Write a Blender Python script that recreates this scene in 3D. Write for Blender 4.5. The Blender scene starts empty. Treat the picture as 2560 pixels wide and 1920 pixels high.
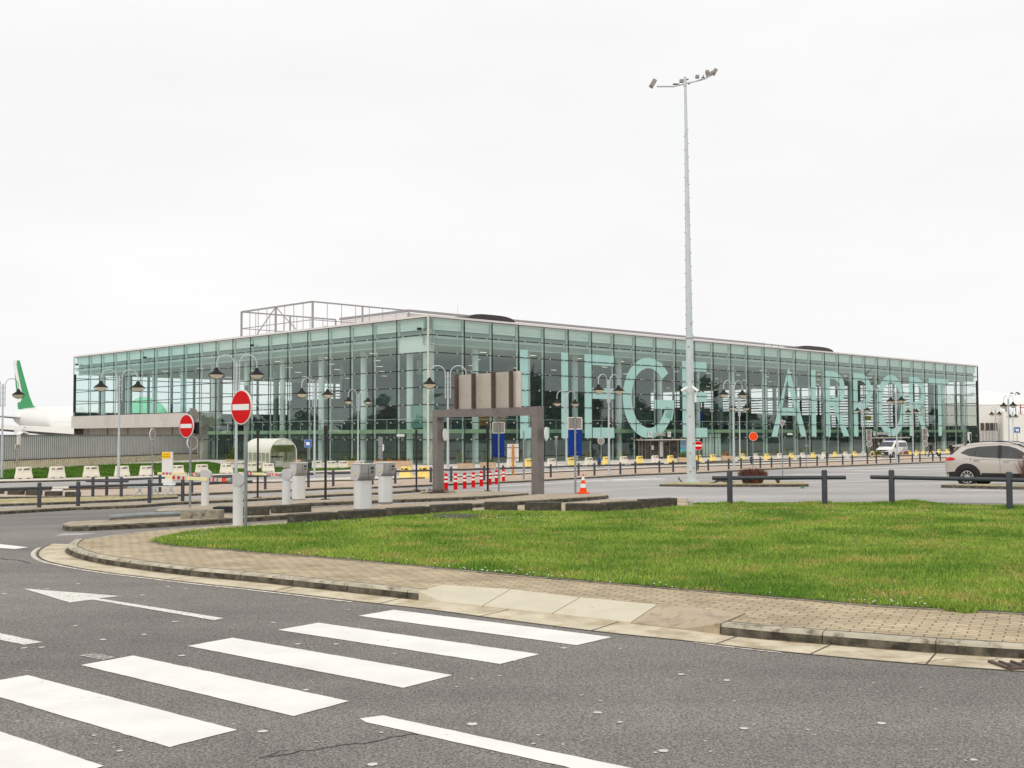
import bpy, bmesh, math, random
import numpy as np
from mathutils import Vector, Matrix, geometry
random.seed(7); rng = np.random.default_rng(7)
S = bpy.context.scene
col = S.collection
# ------------------------------------------------------------------ camera
HC = 1.95; FPX = 2889.0
pitch = math.atan(127.7/FPX); roll = math.atan(0.00363)
Fv = Vector((0, math.cos(pitch), math.sin(pitch))); U0 = Vector((0, -math.sin(pitch), math.cos(pitch))); R0 = Vector((1, 0, 0))
Rv = R0*math.cos(roll) - U0*math.sin(roll); Uv = R0*math.sin(roll) + U0*math.cos(roll)
cd = bpy.data.cameras.new('camera'); cam = bpy.data.objects.new('camera', cd); col.objects.link(cam)
cd.sensor_width = 36; cd.lens = FPX/2560*36; cd.clip_start = 0.1; cd.clip_end = 6000
cam.matrix_world = Matrix(((Rv.x, Uv.x, -Fv.x, 0), (Rv.y, Uv.y, -Fv.y, 0), (Rv.z, Uv.z, -Fv.z, HC), (0, 0, 0, 1)))
S.camera = cam
# ------------------------------------------------------------------ sky, sun, exposure
SKY_GAIN = 1.0
w = bpy.data.worlds.new("World"); S.world = w; w.use_nodes = True
nt = w.node_tree; nt.nodes.clear(); N = nt.nodes.new; Lk = nt.links.new
out = N('ShaderNodeOutputWorld'); bg = N('ShaderNodeBackground'); Lk(bg.outputs[0], out.inputs[0])
sky = N('ShaderNodeTexSky'); sky.sky_type = 'NISHITA'; sky.sun_disc = False
sky.sun_elevation = math.radians(48); sky.sun_rotation = math.radians(200); sky.air_density = 1; sky.dust_density = 5
bw = N('ShaderNodeRGBToBW'); Lk(sky.outputs[0], bw.inputs[0])
tc = N('ShaderNodeTexCoord'); mp = N('ShaderNodeMapping'); mp.inputs['Scale'].default_value = (1.2, 1.2, 4.5); Lk(tc.outputs['Generated'], mp.inputs[0])
nz = N('ShaderNodeTexNoise'); nz.inputs['Scale'].default_value = 1.6; nz.inputs['Detail'].default_value = 6; nz.inputs['Roughness'].default_value = .55; Lk(mp.outputs[0], nz.inputs[0])
cr = N('ShaderNodeValToRGB'); cr.color_ramp.elements[0].position = .3; cr.color_ramp.elements[1].position = .7
cr.color_ramp.elements[0].color = (9.0, 9.02, 9.02, 1); cr.color_ramp.elements[1].color = (9.75, 9.75, 9.7, 1); Lk(nz.outputs[0], cr.inputs[0])
mx = N('ShaderNodeMix'); mx.data_type = 'RGBA'; mx.inputs[0].default_value = .985; Lk(sky.outputs[0], mx.inputs[6]); Lk(cr.outputs[0], mx.inputs[7])
Lk(mx.outputs[2], bg.inputs[0]); bg.inputs[1].default_value = 0.1
sl = bpy.data.lights.new('sun', 'SUN'); sl.energy = 1.1; sl.angle = math.radians(25); sl.color = (1, .97, .93)
sun = bpy.data.objects.new('sun', sl); col.objects.link(sun); sun.rotation_euler = (math.radians(42), 0, math.radians(-20))
S.view_settings.view_transform = 'Standard'; S.view_settings.look = 'None'; S.view_settings.gamma = 1; S.view_settings.exposure = 0.04
S.cycles.transparent_max_bounces = 24; S.cycles.max_bounces = 6; S.cycles.diffuse_bounces = 3; S.cycles.glossy_bounces = 3
# ------------------------------------------------------------------ terrain and pixel helpers
def gz(x, y):
    s = y-.8*x; t = min(1, max(0, (s-30)/36.)); return -0.95*(t*t*(3-2*t)*.6+t*.4)
def ray(u, v):
    d = Fv*FPX+Rv*(u-1280)-Uv*(v-960); return d/d.y
def P(u, v, dz=0.):
    d = ray(u, v); t = 3.; pt = t
    while t < 900:
        if HC+d.z*t < gz(d.x*t, t)+dz:
            a, b = pt, t
            for _ in range(30):
                m = (a+b)/2
                if HC+d.z*m < gz(d.x*m, m)+dz: b = m
                else: a = m
            return Vector((d.x*b, b, gz(d.x*b, b)+dz))
        pt = t; t *= 1.012
    return Vector((d.x*900, 900, -.95+dz))
def AT(u, v, y): d = ray(u, v)*y; return Vector((d.x, y, HC+d.z))          # point at depth y
def ATZ(u, v, z): d = ray(u, v); t = (z-HC)/d.z; return Vector((d.x*t, t, z))
# ------------------------------------------------------------------ materials
def lin(c): return tuple(((x/255.)/12.92 if x <= 10 else (((x/255.)+.055)/1.055)**2.4) for x in c)
MT = {}
def M(name, rgb, rough=.6, metal=0., var=.06, scale=2., bump=0., bscale=40., spec=.5, dirt=None, dirt_lo=.55, dirt_hi=.75, dscale=3., coat=0., stretch=None, detail=5):
    m = bpy.data.materials.new(name); m.use_nodes = True; t = m.node_tree; b = t.nodes['Principled BSDF']; c = lin(rgb)
    b.inputs['Roughness'].default_value = rough; b.inputs['Metallic'].default_value = metal; b.inputs['Specular IOR Level'].default_value = spec
    b.inputs['Coat Weight'].default_value = coat
    tcn = t.nodes.new('ShaderNodeTexCoord'); src = tcn.outputs['Object']
    if stretch:
        mpp = t.nodes.new('ShaderNodeMapping'); mpp.inputs['Scale'].default_value = stretch; t.links.new(src, mpp.inputs[0]); src = mpp.outputs[0]
    n = t.nodes.new('ShaderNodeTexNoise'); n.inputs['Scale'].default_value = scale; n.inputs['Detail'].default_value = detail; t.links.new(src, n.inputs[0])
    r = t.nodes.new('ShaderNodeValToRGB'); r.color_ramp.elements[0].position = .3; r.color_ramp.elements[1].position = .7
    r.color_ramp.elements[0].color = (*[max(0, x*(1-var*1.5)) for x in c], 1); r.color_ramp.elements[1].color = (*[min(1, x*(1+var*1.5)) for x in c], 1)
    t.links.new(n.outputs[0], r.inputs[0]); o = r.outputs[0]
    if dirt:
        n2 = t.nodes.new('ShaderNodeTexNoise'); n2.inputs['Scale'].default_value = dscale; n2.inputs['Detail'].default_value = 8; n2.inputs['Roughness'].default_value = .65; t.links.new(src, n2.inputs[0])
        r2 = t.nodes.new('ShaderNodeValToRGB'); r2.color_ramp.elements[0].position = dirt_lo; r2.color_ramp.elements[1].position = dirt_hi; t.links.new(n2.outputs[0], r2.inputs[0])
        x = t.nodes.new('ShaderNodeMix'); x.data_type = 'RGBA'; t.links.new(r2.outputs[0], x.inputs[0]); t.links.new(o, x.inputs[6]); x.inputs[7].default_value = (*lin(dirt), 1); o = x.outputs[2]
    t.links.new(o, b.inputs['Base Color'])
    if bump:
        n3 = t.nodes.new('ShaderNodeTexNoise'); n3.inputs['Scale'].default_value = bscale; n3.inputs['Detail'].default_value = 4; t.links.new(src, n3.inputs[0])
        bp = t.nodes.new('ShaderNodeBump'); bp.inputs['Strength'].default_value = bump; bp.inputs['Distance'].default_value = .01; t.links.new(n3.outputs[0], bp.inputs['Height']); t.links.new(bp.outputs[0], b.inputs['Normal'])
    MT[name] = m; return m
def asphalt(name, dark, light, rough, sp):
    m = bpy.data.materials.new(name); m.use_nodes = True; t = m.node_tree; b = t.nodes['Principled BSDF']; n = t.nodes.new; l = t.links.new
    tcn = n('ShaderNodeTexCoord').outputs['Object']
    a = n('ShaderNodeTexNoise'); a.inputs['Scale'].default_value = 58; a.inputs['Detail'].default_value = 3; a.inputs['Roughness'].default_value = .75; l(tcn, a.inputs[0])
    ra = n('ShaderNodeValToRGB'); ra.color_ramp.elements[0].position = .36; ra.color_ramp.elements[1].position = .64
    ra.color_ramp.elements[0].color = (*lin(dark), 1); ra.color_ramp.elements[1].color = (*lin(light), 1); l(a.outputs[0], ra.inputs[0])
    mp = n('ShaderNodeMapping'); mp.inputs['Rotation'].default_value = (0, 0, .27); mp.inputs['Scale'].default_value = (.12, .9, 1); l(tcn, mp.inputs[0])
    c = n('ShaderNodeTexNoise'); c.inputs['Scale'].default_value = .55; c.inputs['Detail'].default_value = 5; l(mp.outputs[0], c.inputs[0])
    rc = n('ShaderNodeMapRange'); rc.inputs[1].default_value = .3; rc.inputs[2].default_value = .7; rc.inputs[3].default_value = .76; rc.inputs[4].default_value = 1.14; l(c.outputs[0], rc.inputs[0])
    d = n('ShaderNodeTexNoise'); d.inputs['Scale'].default_value = 2.2; d.inputs['Detail'].default_value = 6; l(tcn, d.inputs[0])
    rd = n('ShaderNodeMapRange'); rd.inputs[1].default_value = .3; rd.inputs[2].default_value = .7; rd.inputs[3].default_value = .92; rd.inputs[4].default_value = 1.06; l(d.outputs[0], rd.inputs[0])
    mu = n('ShaderNodeMath'); mu.operation = 'MULTIPLY'; l(rc.outputs[0], mu.inputs[0]); l(rd.outputs[0], mu.inputs[1])
    vo = n('ShaderNodeTexVoronoi'); vo.inputs['Scale'].default_value = 38; l(tcn, vo.inputs[0]); rv = n('ShaderNodeMapRange'); rv.inputs[1].default_value = .12; rv.inputs[2].default_value = .42; rv.inputs[3].default_value = 1.12; rv.inputs[4].default_value = .86; l(vo.outputs['Distance'], rv.inputs[0])
    pn = n('ShaderNodeTexNoise'); pn.inputs['Scale'].default_value = .16; pn.inputs['Detail'].default_value = 3; l(tcn, pn.inputs[0]); rp_ = n('ShaderNodeMapRange'); rp_.inputs[1].default_value = .35; rp_.inputs[2].default_value = .65; rp_.inputs[3].default_value = .86; rp_.inputs[4].default_value = 1.1; l(pn.outputs[0], rp_.inputs[0])
    mu2 = n('ShaderNodeMath'); mu2.operation = 'MULTIPLY'; l(mu.outputs[0], mu2.inputs[0]); l(rv.outputs[0], mu2.inputs[1]); mu3 = n('ShaderNodeMath'); mu3.operation = 'MULTIPLY'; l(mu2.outputs[0], mu3.inputs[0]); l(rp_.outputs[0], mu3.inputs[1]); mu = mu3
    sc = n('ShaderNodeVectorMath'); sc.operation = 'SCALE'; l(ra.outputs[0], sc.inputs[0]); l(mu.outputs[0], sc.inputs[3]); l(sc.outputs[0], b.inputs['Base Color'])
    b.inputs['Roughness'].default_value = rough; b.inputs['Specular IOR Level'].default_value = sp
    bp = n('ShaderNodeBump'); bp.inputs['Strength'].default_value = .5; bp.inputs['Distance'].default_value = .006; l(a.outputs[0], bp.inputs['Height']); l(bp.outputs[0], b.inputs['Normal'])
    MT[name] = m; return m
def paving(name, rot, c1, c2, mort, bw_=.22, bh=.11, ms=.012):
    m = bpy.data.materials.new(name); m.use_nodes = True; t = m.node_tree; b = t.nodes['Principled BSDF']; n = t.nodes.new; l = t.links.new
    tcn = n('ShaderNodeTexCoord').outputs['Object']; mp = n('ShaderNodeMapping'); mp.inputs['Rotation'].default_value = (0, 0, rot); l(tcn, mp.inputs[0])
    wn = n('ShaderNodeTexNoise'); wn.inputs['Scale'].default_value = 2.5; l(tcn, wn.inputs[0]); ws = n('ShaderNodeVectorMath'); ws.operation = 'MULTIPLY_ADD'; ws.inputs[1].default_value = (.05, .05, 0); l(wn.outputs['Color'], ws.inputs[0]); l(mp.outputs[0], ws.inputs[2]); br = n('ShaderNodeTexBrick'); br.inputs['Scale'].default_value = 1; br.inputs['Brick Width'].default_value = bw_; br.inputs['Row Height'].default_value = bh; br.inputs['Mortar Size'].default_value = ms
    br.inputs['Color1'].default_value = (*lin(c1), 1); br.inputs['Color2'].default_value = (*lin(c2), 1); br.inputs['Mortar'].default_value = (*lin(mort), 1); br.inputs['Mortar Smooth'].default_value = .3; l(ws.outputs[0], br.inputs[0])
    a = n('ShaderNodeTexNoise'); a.inputs['Scale'].default_value = 1.3; a.inputs['Detail'].default_value = 9; a.inputs['Roughness'].default_value = .7; l(tcn, a.inputs[0])
    ra = n('ShaderNodeMapRange'); ra.inputs[1].default_value = .3; ra.inputs[2].default_value = .72; ra.inputs[3].default_value = .62; ra.inputs[4].default_value = 1.2; l(a.outputs[0], ra.inputs[0])
    g = n('ShaderNodeTexNoise'); g.inputs['Scale'].default_value = 60; g.inputs['Detail'].default_value = 2; l(tcn, g.inputs[0])
    rg = n('ShaderNodeMapRange'); rg.inputs[1].default_value = .3; rg.inputs[2].default_value = .7; rg.inputs[3].default_value = .85; rg.inputs[4].default_value = 1.15; l(g.outputs[0], rg.inputs[0])
    mu = n('ShaderNodeMath'); mu.operation = 'MULTIPLY'; l(ra.outputs[0], mu.inputs[0]); l(rg.outputs[0], mu.inputs[1])
    sc = n('ShaderNodeVectorMath'); sc.operation = 'SCALE'; l(br.outputs[0], sc.inputs[0]); l(mu.outputs[0], sc.inputs[3]); l(sc.outputs[0], b.inputs['Base Color'])
    b.inputs['Roughness'].default_value = .85
    bp = n('ShaderNodeBump'); bp.invert = True; bp.inputs['Strength'].default_value = .5; bp.inputs['Distance'].default_value = .006; l(br.outputs['Fac'], bp.inputs['Height']); l(bp.outputs[0], b.inputs['Normal'])
    MT[name] = m; return m
def paint_white(name, lo, hi, rgb=(236, 234, 226), under=(120, 114, 108), scale=35):
    m = M(name, rgb, rough=.6, var=.05, scale=2.2, dirt=under, dirt_lo=lo, dirt_hi=hi, dscale=scale); return m
def glass(name, tint, refl, base=0.06, dif=.08, ior=1.5):
    m = bpy.data.materials.new(name); m.use_nodes = True; t = m.node_tree; t.nodes.clear(); n = t.nodes.new; l = t.links.new
    o = n('ShaderNodeOutputMaterial'); tr = n('ShaderNodeBsdfTransparent'); tr.inputs[0].default_value = (*tint, 1)
    gl = n('ShaderNodeBsdfGlossy'); gl.inputs[0].default_value = (*refl, 1); gl.inputs[1].default_value = .015
    df = n('ShaderNodeBsdfDiffuse'); df.inputs[0].default_value = (*lin((120, 175, 165)), 1)
    lw = n('ShaderNodeLayerWeight'); lw.inputs[0].default_value = .5; pw = n('ShaderNodeMath'); pw.operation = 'POWER'; pw.inputs[1].default_value = 4.2; l(lw.outputs['Facing'], pw.inputs[0])
    ad = n('ShaderNodeMath'); ad.operation = 'MULTIPLY_ADD'; ad.inputs[1].default_value = 1-base; ad.inputs[2].default_value = base; ad.use_clamp = True; l(pw.outputs[0], ad.inputs[0])
    gi = n('ShaderNodeNewGeometry'); mrr = n('ShaderNodeMapRange'); mrr.inputs[3].default_value = dif*.4; mrr.inputs[4].default_value = dif*1.9; l(gi.outputs['Random Per Island'], mrr.inputs[0])
    m1 = n('ShaderNodeMixShader'); l(mrr.outputs[0], m1.inputs[0]); l(tr.outputs[0], m1.inputs[1]); l(df.outputs[0], m1.inputs[2])
    m2 = n('ShaderNodeMixShader'); l(ad.outputs[0], m2.inputs[0]); l(m1.outputs[0], m2.inputs[1]); l(gl.outputs[0], m2.inputs[2]); l(m2.outputs[0], o.inputs[0])
    MT[name] = m; return m
def emit(name, rgb, e):
    m = bpy.data.materials.new(name); m.use_nodes = True; b = m.node_tree.nodes['Principled BSDF']
    b.inputs['Base Color'].default_value = (*lin(rgb), 1); b.inputs['Emission Color'].default_value = (*lin(rgb), 1); b.inputs['Emission Strength'].default_value = e; MT[name] = m; return m

asphalt('asphalt', (82, 78, 74), (172, 165, 157), .82, .3)
asphalt('asphalt_far', (166, 161, 157), (190, 185, 181), .7, .5)
M('crack', (62, 59, 57), .9)
paint_white('paint_fresh', .685, .72, (234, 231, 223), (128, 120, 114), scale=9)
paint_white('paint_worn', .54, .64, (226, 223, 214), (140, 134, 128), scale=26)
paint_white('paint_edge', .46, .58, (222, 214, 196), (150, 142, 130), 14)
paint_white('paint_faint', .40, .52, (200, 195, 186), (122, 116, 108), 26)
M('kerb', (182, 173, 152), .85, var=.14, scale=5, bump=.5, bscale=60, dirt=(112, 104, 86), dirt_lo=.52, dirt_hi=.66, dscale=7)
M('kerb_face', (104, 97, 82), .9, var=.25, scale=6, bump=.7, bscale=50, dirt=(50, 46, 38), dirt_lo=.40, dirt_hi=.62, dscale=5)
M('gutter', (206, 194, 168), .85, var=.1, scale=2.5, bump=.3, bscale=70, dirt=(158, 136, 100), dirt_lo=.46, dirt_hi=.7, dscale=2.2)
M('slab', (206, 197, 174), .85, var=.05, scale=3, bump=.25, bscale=90, dirt=(160, 150, 130), dirt_lo=.6, dirt_hi=.8, dscale=3)
M('slab_old', (184, 168, 142), .9, var=.1, scale=3, bump=.3, bscale=90, dirt=(142, 128, 108), dirt_lo=.45, dirt_hi=.7, dscale=6)
M('joint', (70, 66, 56), .95)
M('kerb_dirt', (112, 94, 66), .95, var=.5, scale=9)
M('patch', (112, 108, 103), .85, var=.25, scale=60)
paving('paving', .449, (200, 182, 150), (182, 162, 130), (122, 110, 82), .22, .11, .009)
paving('paving_mid', .25, (186, 170, 146), (172, 156, 132), (142, 130, 108), .3, .3)
paving('paving_far', .7, (206, 184, 164), (192, 170, 152), (160, 146, 128), .4, .4)
M('plaza', (214, 206, 196), .85, var=.08, scale=.3, dirt=(184, 174, 162), dirt_lo=.45, dirt_hi=.7, dscale=.25)
M('soil', (62, 74, 34), .95, var=.3, scale=6)
M('verge', (84, 122, 34), .95, var=.3, scale=1.5, bump=1, bscale=12)
M('moss', (182, 166, 128), .95, var=.25, scale=4, dirt=(140, 136, 72), dirt_lo=.45, dirt_hi=.65, dscale=1.5)
M('block', (74, 70, 60), .95, var=.2, scale=6, bump=.8, bscale=40, dirt=(122, 118, 96), dirt_lo=.58, dirt_hi=.68, dscale=9)
M('block_light', (156, 148, 130), .9, var=.15, scale=5, bump=.5, bscale=50, dirt=(96, 92, 80), dirt_lo=.5, dirt_hi=.65, dscale=6)
M('rail_grey', (62, 65, 70), .55, var=.1, scale=4)
M('galv', (150, 156, 156), .45, .6, var=.12, scale=5)
M('sign_back', (146, 140, 132), .5, .2, var=.06, scale=4)
M('sign_rim', (225, 222, 214), .5)
M('lamp_pole', (188, 196, 198), .5, .1, var=.04, scale=2)
M('lamp_shade', (30, 28, 28), .6, var=.1, spec=.25)
M('lamp_lens', (222, 212, 188), .25)
M('mast', (200, 208, 208), .45, .15, var=.06, scale=1.2, dirt=(150, 158, 158), dirt_lo=.62, dirt_hi=.8, dscale=2)
M('flood', (150, 144, 134), .5, var=.05)
M('red', (212, 10, 16), .5, spec=.15, var=.04, scale=3)
M('white', (236, 236, 232), .4, var=.02)
M('orange', (246, 78, 22), .6, spec=.15, var=.05)
M('blue', (20, 56, 138), .6, spec=.15, var=.06)
M('blue_sign', (16, 92, 186), .5, spec=.15)
M('yellow_sign', (250, 200, 10), .5)
M('sign_text', (110, 60, 10), .6)
M('black', (22, 22, 24), .6, var=.1)
M('black_pole', (34, 31, 34), .5, var=.1)
M('machine_white', (218, 218, 214), .4, var=.03, scale=2, dirt=(190, 188, 180), dirt_lo=.6, dirt_hi=.8)
M('machine_grey', (158, 156, 154), .5, .0, var=.03)
M('machine_lid', (196, 194, 192), .4)
M('amber', (250, 200, 50), .4)
M('boom', (240, 228, 170), .45, var=.03)
M('boom_grey', (200, 200, 190), .45)
M('barrier_white', (226, 218, 200), .6, var=.05, scale=3, dirt=(196, 184, 160), dirt_lo=.55, dirt_hi=.8)
M('barrier_yellow', (248, 216, 124), .55, var=.08, scale=3)
M('gantry', (124, 117, 111), .5, .2, var=.06, scale=1.5, dirt=(86, 78, 72), dirt_lo=.55, dirt_hi=.75)
M('gantry_board', (184, 176, 162), .6, var=.05, scale=1.5, dirt=(152, 142, 126), dirt_lo=.55, dirt_hi=.8)
M('gantry_rib', (88, 72, 64), .7, var=.15, scale=4)
M('board_edge', (214, 204, 190), .6)
M('fence_groove_shade', (70, 70, 68), .8)  # dark tone painted in for the shade inside the fence corrugations
M('fence_metal', (198, 197, 194), .6, .05, var=.05, scale=.8)
M('fence_conc', (214, 205, 178), .9, var=.12, scale=1.2, dirt=(120, 110, 88), dirt_lo=.55, dirt_hi=.75, dscale=1.2)
M('mullion', (26, 34, 34), .5)
M('clamp', (200, 202, 196), .4, .3)
M('letter', (184, 226, 219), .6, var=.03, scale=1)
_t = MT['letter'].node_tree; _m = _t.nodes.new('ShaderNodeMixShader'); _m.inputs[0].default_value = .80; _tr = _t.nodes.new('ShaderNodeBsdfTransparent'); _tr.inputs[0].default_value = (.8, .95, .92, 1)
_t.links.new(_tr.outputs[0], _m.inputs[1]); _t.links.new(_t.nodes['Principled BSDF'].outputs[0], _m.inputs[2]); _t.links.new(_m.outputs[0], _t.nodes['Material Output'].inputs[0])
M('bulk_light', (232, 242, 234), .8, var=.04, scale=.6)
M('bulk_dark', (164, 178, 168), .8, var=.06, scale=.4)
M('bulk_line', (112, 150, 142), .8)
M('ceiling', (196, 190, 180), .9, var=.04, scale=.3)
M('slab_edge', (176, 196, 160), .8)
M('column', (238, 246, 244), .6, var=.03)
M('fin', (196, 206, 200), .6)
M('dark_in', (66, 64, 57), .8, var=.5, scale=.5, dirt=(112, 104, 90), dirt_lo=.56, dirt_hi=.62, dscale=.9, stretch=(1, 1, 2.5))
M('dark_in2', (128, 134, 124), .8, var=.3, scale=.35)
M('floor_in', (150, 150, 140), .7, var=.1)
M('concrete_band', (196, 190, 182), .85, var=.04, scale=.5, dirt=(176, 169, 161), dirt_lo=.5, dirt_hi=.8, dscale=.4)
M('concrete_wall', (150, 144, 134), .9, var=.08, scale=.6)
M('roof_white', (222, 216, 212), .7, var=.02, scale=.4)
M('roof_steel', (150, 145, 145), .6)
M('skylight', (52, 44, 44), .4, var=.15, scale=2)
M('hangar', (232, 230, 222), .7, var=.02, scale=.3)
M('hangar_corr', (190, 186, 184), .7)
M('dark_window', (72, 62, 58), .4)
M('planter', (200, 172, 142), .9, var=.12, scale=5, bump=.4)
M('leaf', (86, 104, 44), .8, var=.4, scale=6)
M('leaf_dry', (150, 104, 60), .9, var=.4, scale=6)
M('twig', (112, 74, 60), .9, var=.3, scale=8)
M('bin', (40, 58, 52), .6)
M('wood', (190, 130, 70), .8, var=.2, scale=6)
M('car_paint', (202, 194, 185), .25, .3, var=.01, scale=.5, coat=.6)
M('car_black', (34, 33, 33), .6, var=.1)
M('tyre', (20, 20, 20), .85)
M('rim', (205, 203, 198), .3, .6)
M('car_glass', (60, 64, 62), .08, var=.15, scale=2, spec=.8)
M('tail_red', (214, 24, 30), .2)
M('chrome', (190, 190, 190), .2, .9)
M('van_white', (238, 236, 232), .35, coat=.3, var=.01)
M('van_blue', (40, 70, 160), .5)
M('skin', (206, 158, 138), .6)
M('hair', (108, 92, 82), .8)
M('hair_dark', (34, 28, 28), .8)
M('coat', (26, 24, 30), .8)
M('jeans', (52, 60, 78), .8)
M('shoe', (24, 22, 22), .6)
M('plane_white', (240, 238, 232), .35, coat=.3, var=.01)
M('plane_mint', (120, 205, 158), .4)
M('plane_green', (36, 150, 86), .4)
M('plane_grey', (96, 92, 86), .5)
M('shelter', (226, 224, 208), .5, var=.04)
M('trolley', (200, 200, 196), .3, .4)
M('rack', (176, 190, 196), .4, .3)
M('treeline', (92, 88, 76), .95, var=.4, scale=.2)
M('flower', (245, 243, 236), .6)
M('spot', (206, 203, 196), .6)
glass('glass', (.82, .905, .875), (.84, .93, .90), .13, .05)
glass('glass_far', (.76, .91, .89), (.8, .95, .92), .08, .04)
glass('glass_shelter', (.92, .91, .83), (1, 1, 1), .05, .36)
MT['glass_shelter'].node_tree.nodes['Diffuse BSDF'].inputs[0].default_value = (*lin((222, 220, 196)), 1)

# ------------------------------------------------------------------ mesh builder
class MB:
    def __init__(s): s.v = []; s.f = []; s.mi = []; s.m = 0; s.T = Matrix.Identity(4)
    def add(s, vs, fs):
        o = len(s.v); s.v += [tuple(s.T @ Vector(p)) for p in vs]; s.f += [tuple(i+o for i in f) for f in fs]; s.mi += [s.m]*len(fs); return s
    def box(s, c, d, rz=0., bev=0.):
        hx, hy, hz = d[0]/2, d[1]/2, d[2]/2; R = Matrix.Rotation(rz, 3, 'Z'); c = Vector(c)
        if bev <= 0:
            vs = [c+R @ Vector((x*hx, y*hy, z*hz)) for z in (-1, 1) for y in (-1, 1) for x in (-1, 1)]
            return s.add(vs, [(0, 2, 3, 1), (4, 5, 7, 6), (0, 1, 5, 4), (2, 6, 7, 3), (0, 4, 6, 2), (1, 3, 7, 5)])
        b = min(bev, hx*.9, hy*.9, hz*.9); vs = []; idx = {}
        bm = bmesh.new(); bmesh.ops.create_cube(bm, size=1)
        for v in bm.verts: v.co = Vector((v.co.x*2*hx, v.co.y*2*hy, v.co.z*2*hz))
        bmesh.ops.bevel(bm, geom=bm.edges[:], offset=b, segments=2, profile=.6, affect='EDGES')
        bm.verts.ensure_lookup_table(); vs = [c+R @ v.co for v in bm.verts]; fs = [tuple(v.index for v in f.verts) for f in bm.faces]; bm.free()
        return s.add(vs, fs)
    def bar(s, a, b, wx, wy, up=(0, 0, 1)):
        a = Vector(a); b = Vector(b); d = (b-a).normalized(); up = Vector(up)
        if abs(d.dot(up)) > .98: up = Vector((0, 1, 0))
        x = d.cross(up).normalized(); y = x.cross(d)
        vs = [p+x*i*wx/2+y*j*wy/2 for p in (a, b) for i, j in ((-1, -1), (1, -1), (1, 1), (-1, 1))]
        return s.add(vs, [(3, 2, 1, 0), (4, 5, 6, 7), (0, 1, 5, 4), (1, 2, 6, 5), (2, 3, 7, 6), (3, 0, 4, 7)])
    def tube(s, pts, r, n=10, caps=True):
        pts = [Vector(p) for p in pts]; rs = r if isinstance(r, (list, tuple)) else [r]*len(pts); vs = []; prev = None
        for i, p in enumerate(pts):
            d = (pts[min(i+1, len(pts)-1)]-pts[max(i-1, 0)]).normalized()
            if prev is None: u = Vector((0, 0, 1)) if abs(d.z) < .9 else Vector((1, 0, 0))
            else: u = prev
            x = d.cross(u).normalized(); y = x.cross(d); prev = y if abs(d.z) > -2 else u
            prev = y
            for k in range(n): a = 2*math.pi*k/n; vs.append(p+x*math.cos(a)*rs[i]+y*math.sin(a)*rs[i])
        fs = [(i*n+k, i*n+(k+1) % n, (i+1)*n+(k+1) % n, (i+1)*n+k) for i in range(len(pts)-1) for k in range(n)]
        if caps: fs += [tuple(range(n))[::-1], tuple((len(pts)-1)*n+k for k in range(n))]
        return s.add(vs, fs)
    def lathe(s, prof, c=(0, 0, 0), n=20, a0=0., a1=2*math.pi):
        full = abs(a1-a0-2*math.pi) < 1e-6; m = n if full else n+1; vs = []
        for r, z in prof:
            for k in range(m): a = a0+(a1-a0)*k/n; vs.append((c[0]+r*math.cos(a), c[1]+r*math.sin(a), c[2]+z))
        fs = [(i*m+k, i*m+(k+1) % m, (i+1)*m+(k+1) % m, (i+1)*m+k) for i in range(len(prof)-1) for k in range(m if full else n)]
        if full:
            if prof[0][0] > 1e-4: fs.append(tuple(range(m))[::-1])
            if prof[-1][0] > 1e-4: fs.append(tuple((len(prof)-1)*m+k for k in range(m)))
        return s.add(vs, fs)
    def prism(s, poly, o, ex, ey, d):          # polygon (2D) in frame o,ex,ey extruded by vector d
        o = Vector(o); ex = Vector(ex); ey = Vector(ey); d = Vector(d); n = len(poly)
        a = [o+ex*p[0]+ey*p[1] for p in poly]; vs = a+[p+d for p in a]
        tri = geometry.tessellate_polygon([[Vector((p[0], p[1], 0)) for p in poly]])
        fs = [tuple(t) for t in tri]+[tuple(i+n for i in t[::-1]) for t in tri]+[(i, (i+1) % n, (i+1) % n+n, i+n) for i in range(n)]
        return s.add(vs, fs)
    def quad(s, *p): return s.add(p, [tuple(range(len(p)))])
    def build(s, name, mats, parent=None, smooth=False, recalc=True):
        me = bpy.data.meshes.new(name); me.from_pydata(s.v, [], s.f)
        mats = mats if isinstance(mats, (list, tuple)) else [mats]
        for m in mats: me.materials.append(MT[m] if isinstance(m, str) else m)
        if len(mats) > 1: me.polygons.foreach_set('material_index', s.mi)
        if recalc:
            bm = bmesh.new(); bm.from_mesh(me); bmesh.ops.recalc_face_normals(bm, faces=bm.faces); bm.to_mesh(me); bm.free()
        if smooth:
            me.polygons.foreach_set('use_smooth', [True]*len(me.polygons))
            try: me.set_sharp_from_angle(angle=math.radians(38))
            except Exception: pass
        me.update(); o = bpy.data.objects.new(name, me); col.objects.link(o); o.parent = parent; return o
def tag(o, label=None, cat=None, group=None, kind=None):
    for k, v in (('label', label), ('category', cat), ('group', group), ('kind', kind)):
        if v: o[k] = v
    return o
def empty(name, loc, rz=0., **k):
    o = bpy.data.objects.new(name, None); o.empty_display_size = .3; col.objects.link(o); o.location = loc; o.rotation_euler = (0, 0, rz); return tag(o, **k)
KIDS = {}
def copy_tree(o, parent=None):
    c = o.copy(); col.objects.link(c); c.parent = parent
    for ch in list(o.children): copy_tree(ch, c)
    return c
def place(proto, used, loc, rz=0., sc=1., **k):
    o = proto if not used.get(proto.name) else copy_tree(proto); used[proto.name] = 1
    o.location = loc; o.rotation_euler = (0, 0, rz); o.scale = (sc,)*3 if not isinstance(sc, tuple) else sc
    tag(o, **k); return o
USED = {}
def struct(o): o['kind'] = 'structure'; return o
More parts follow.
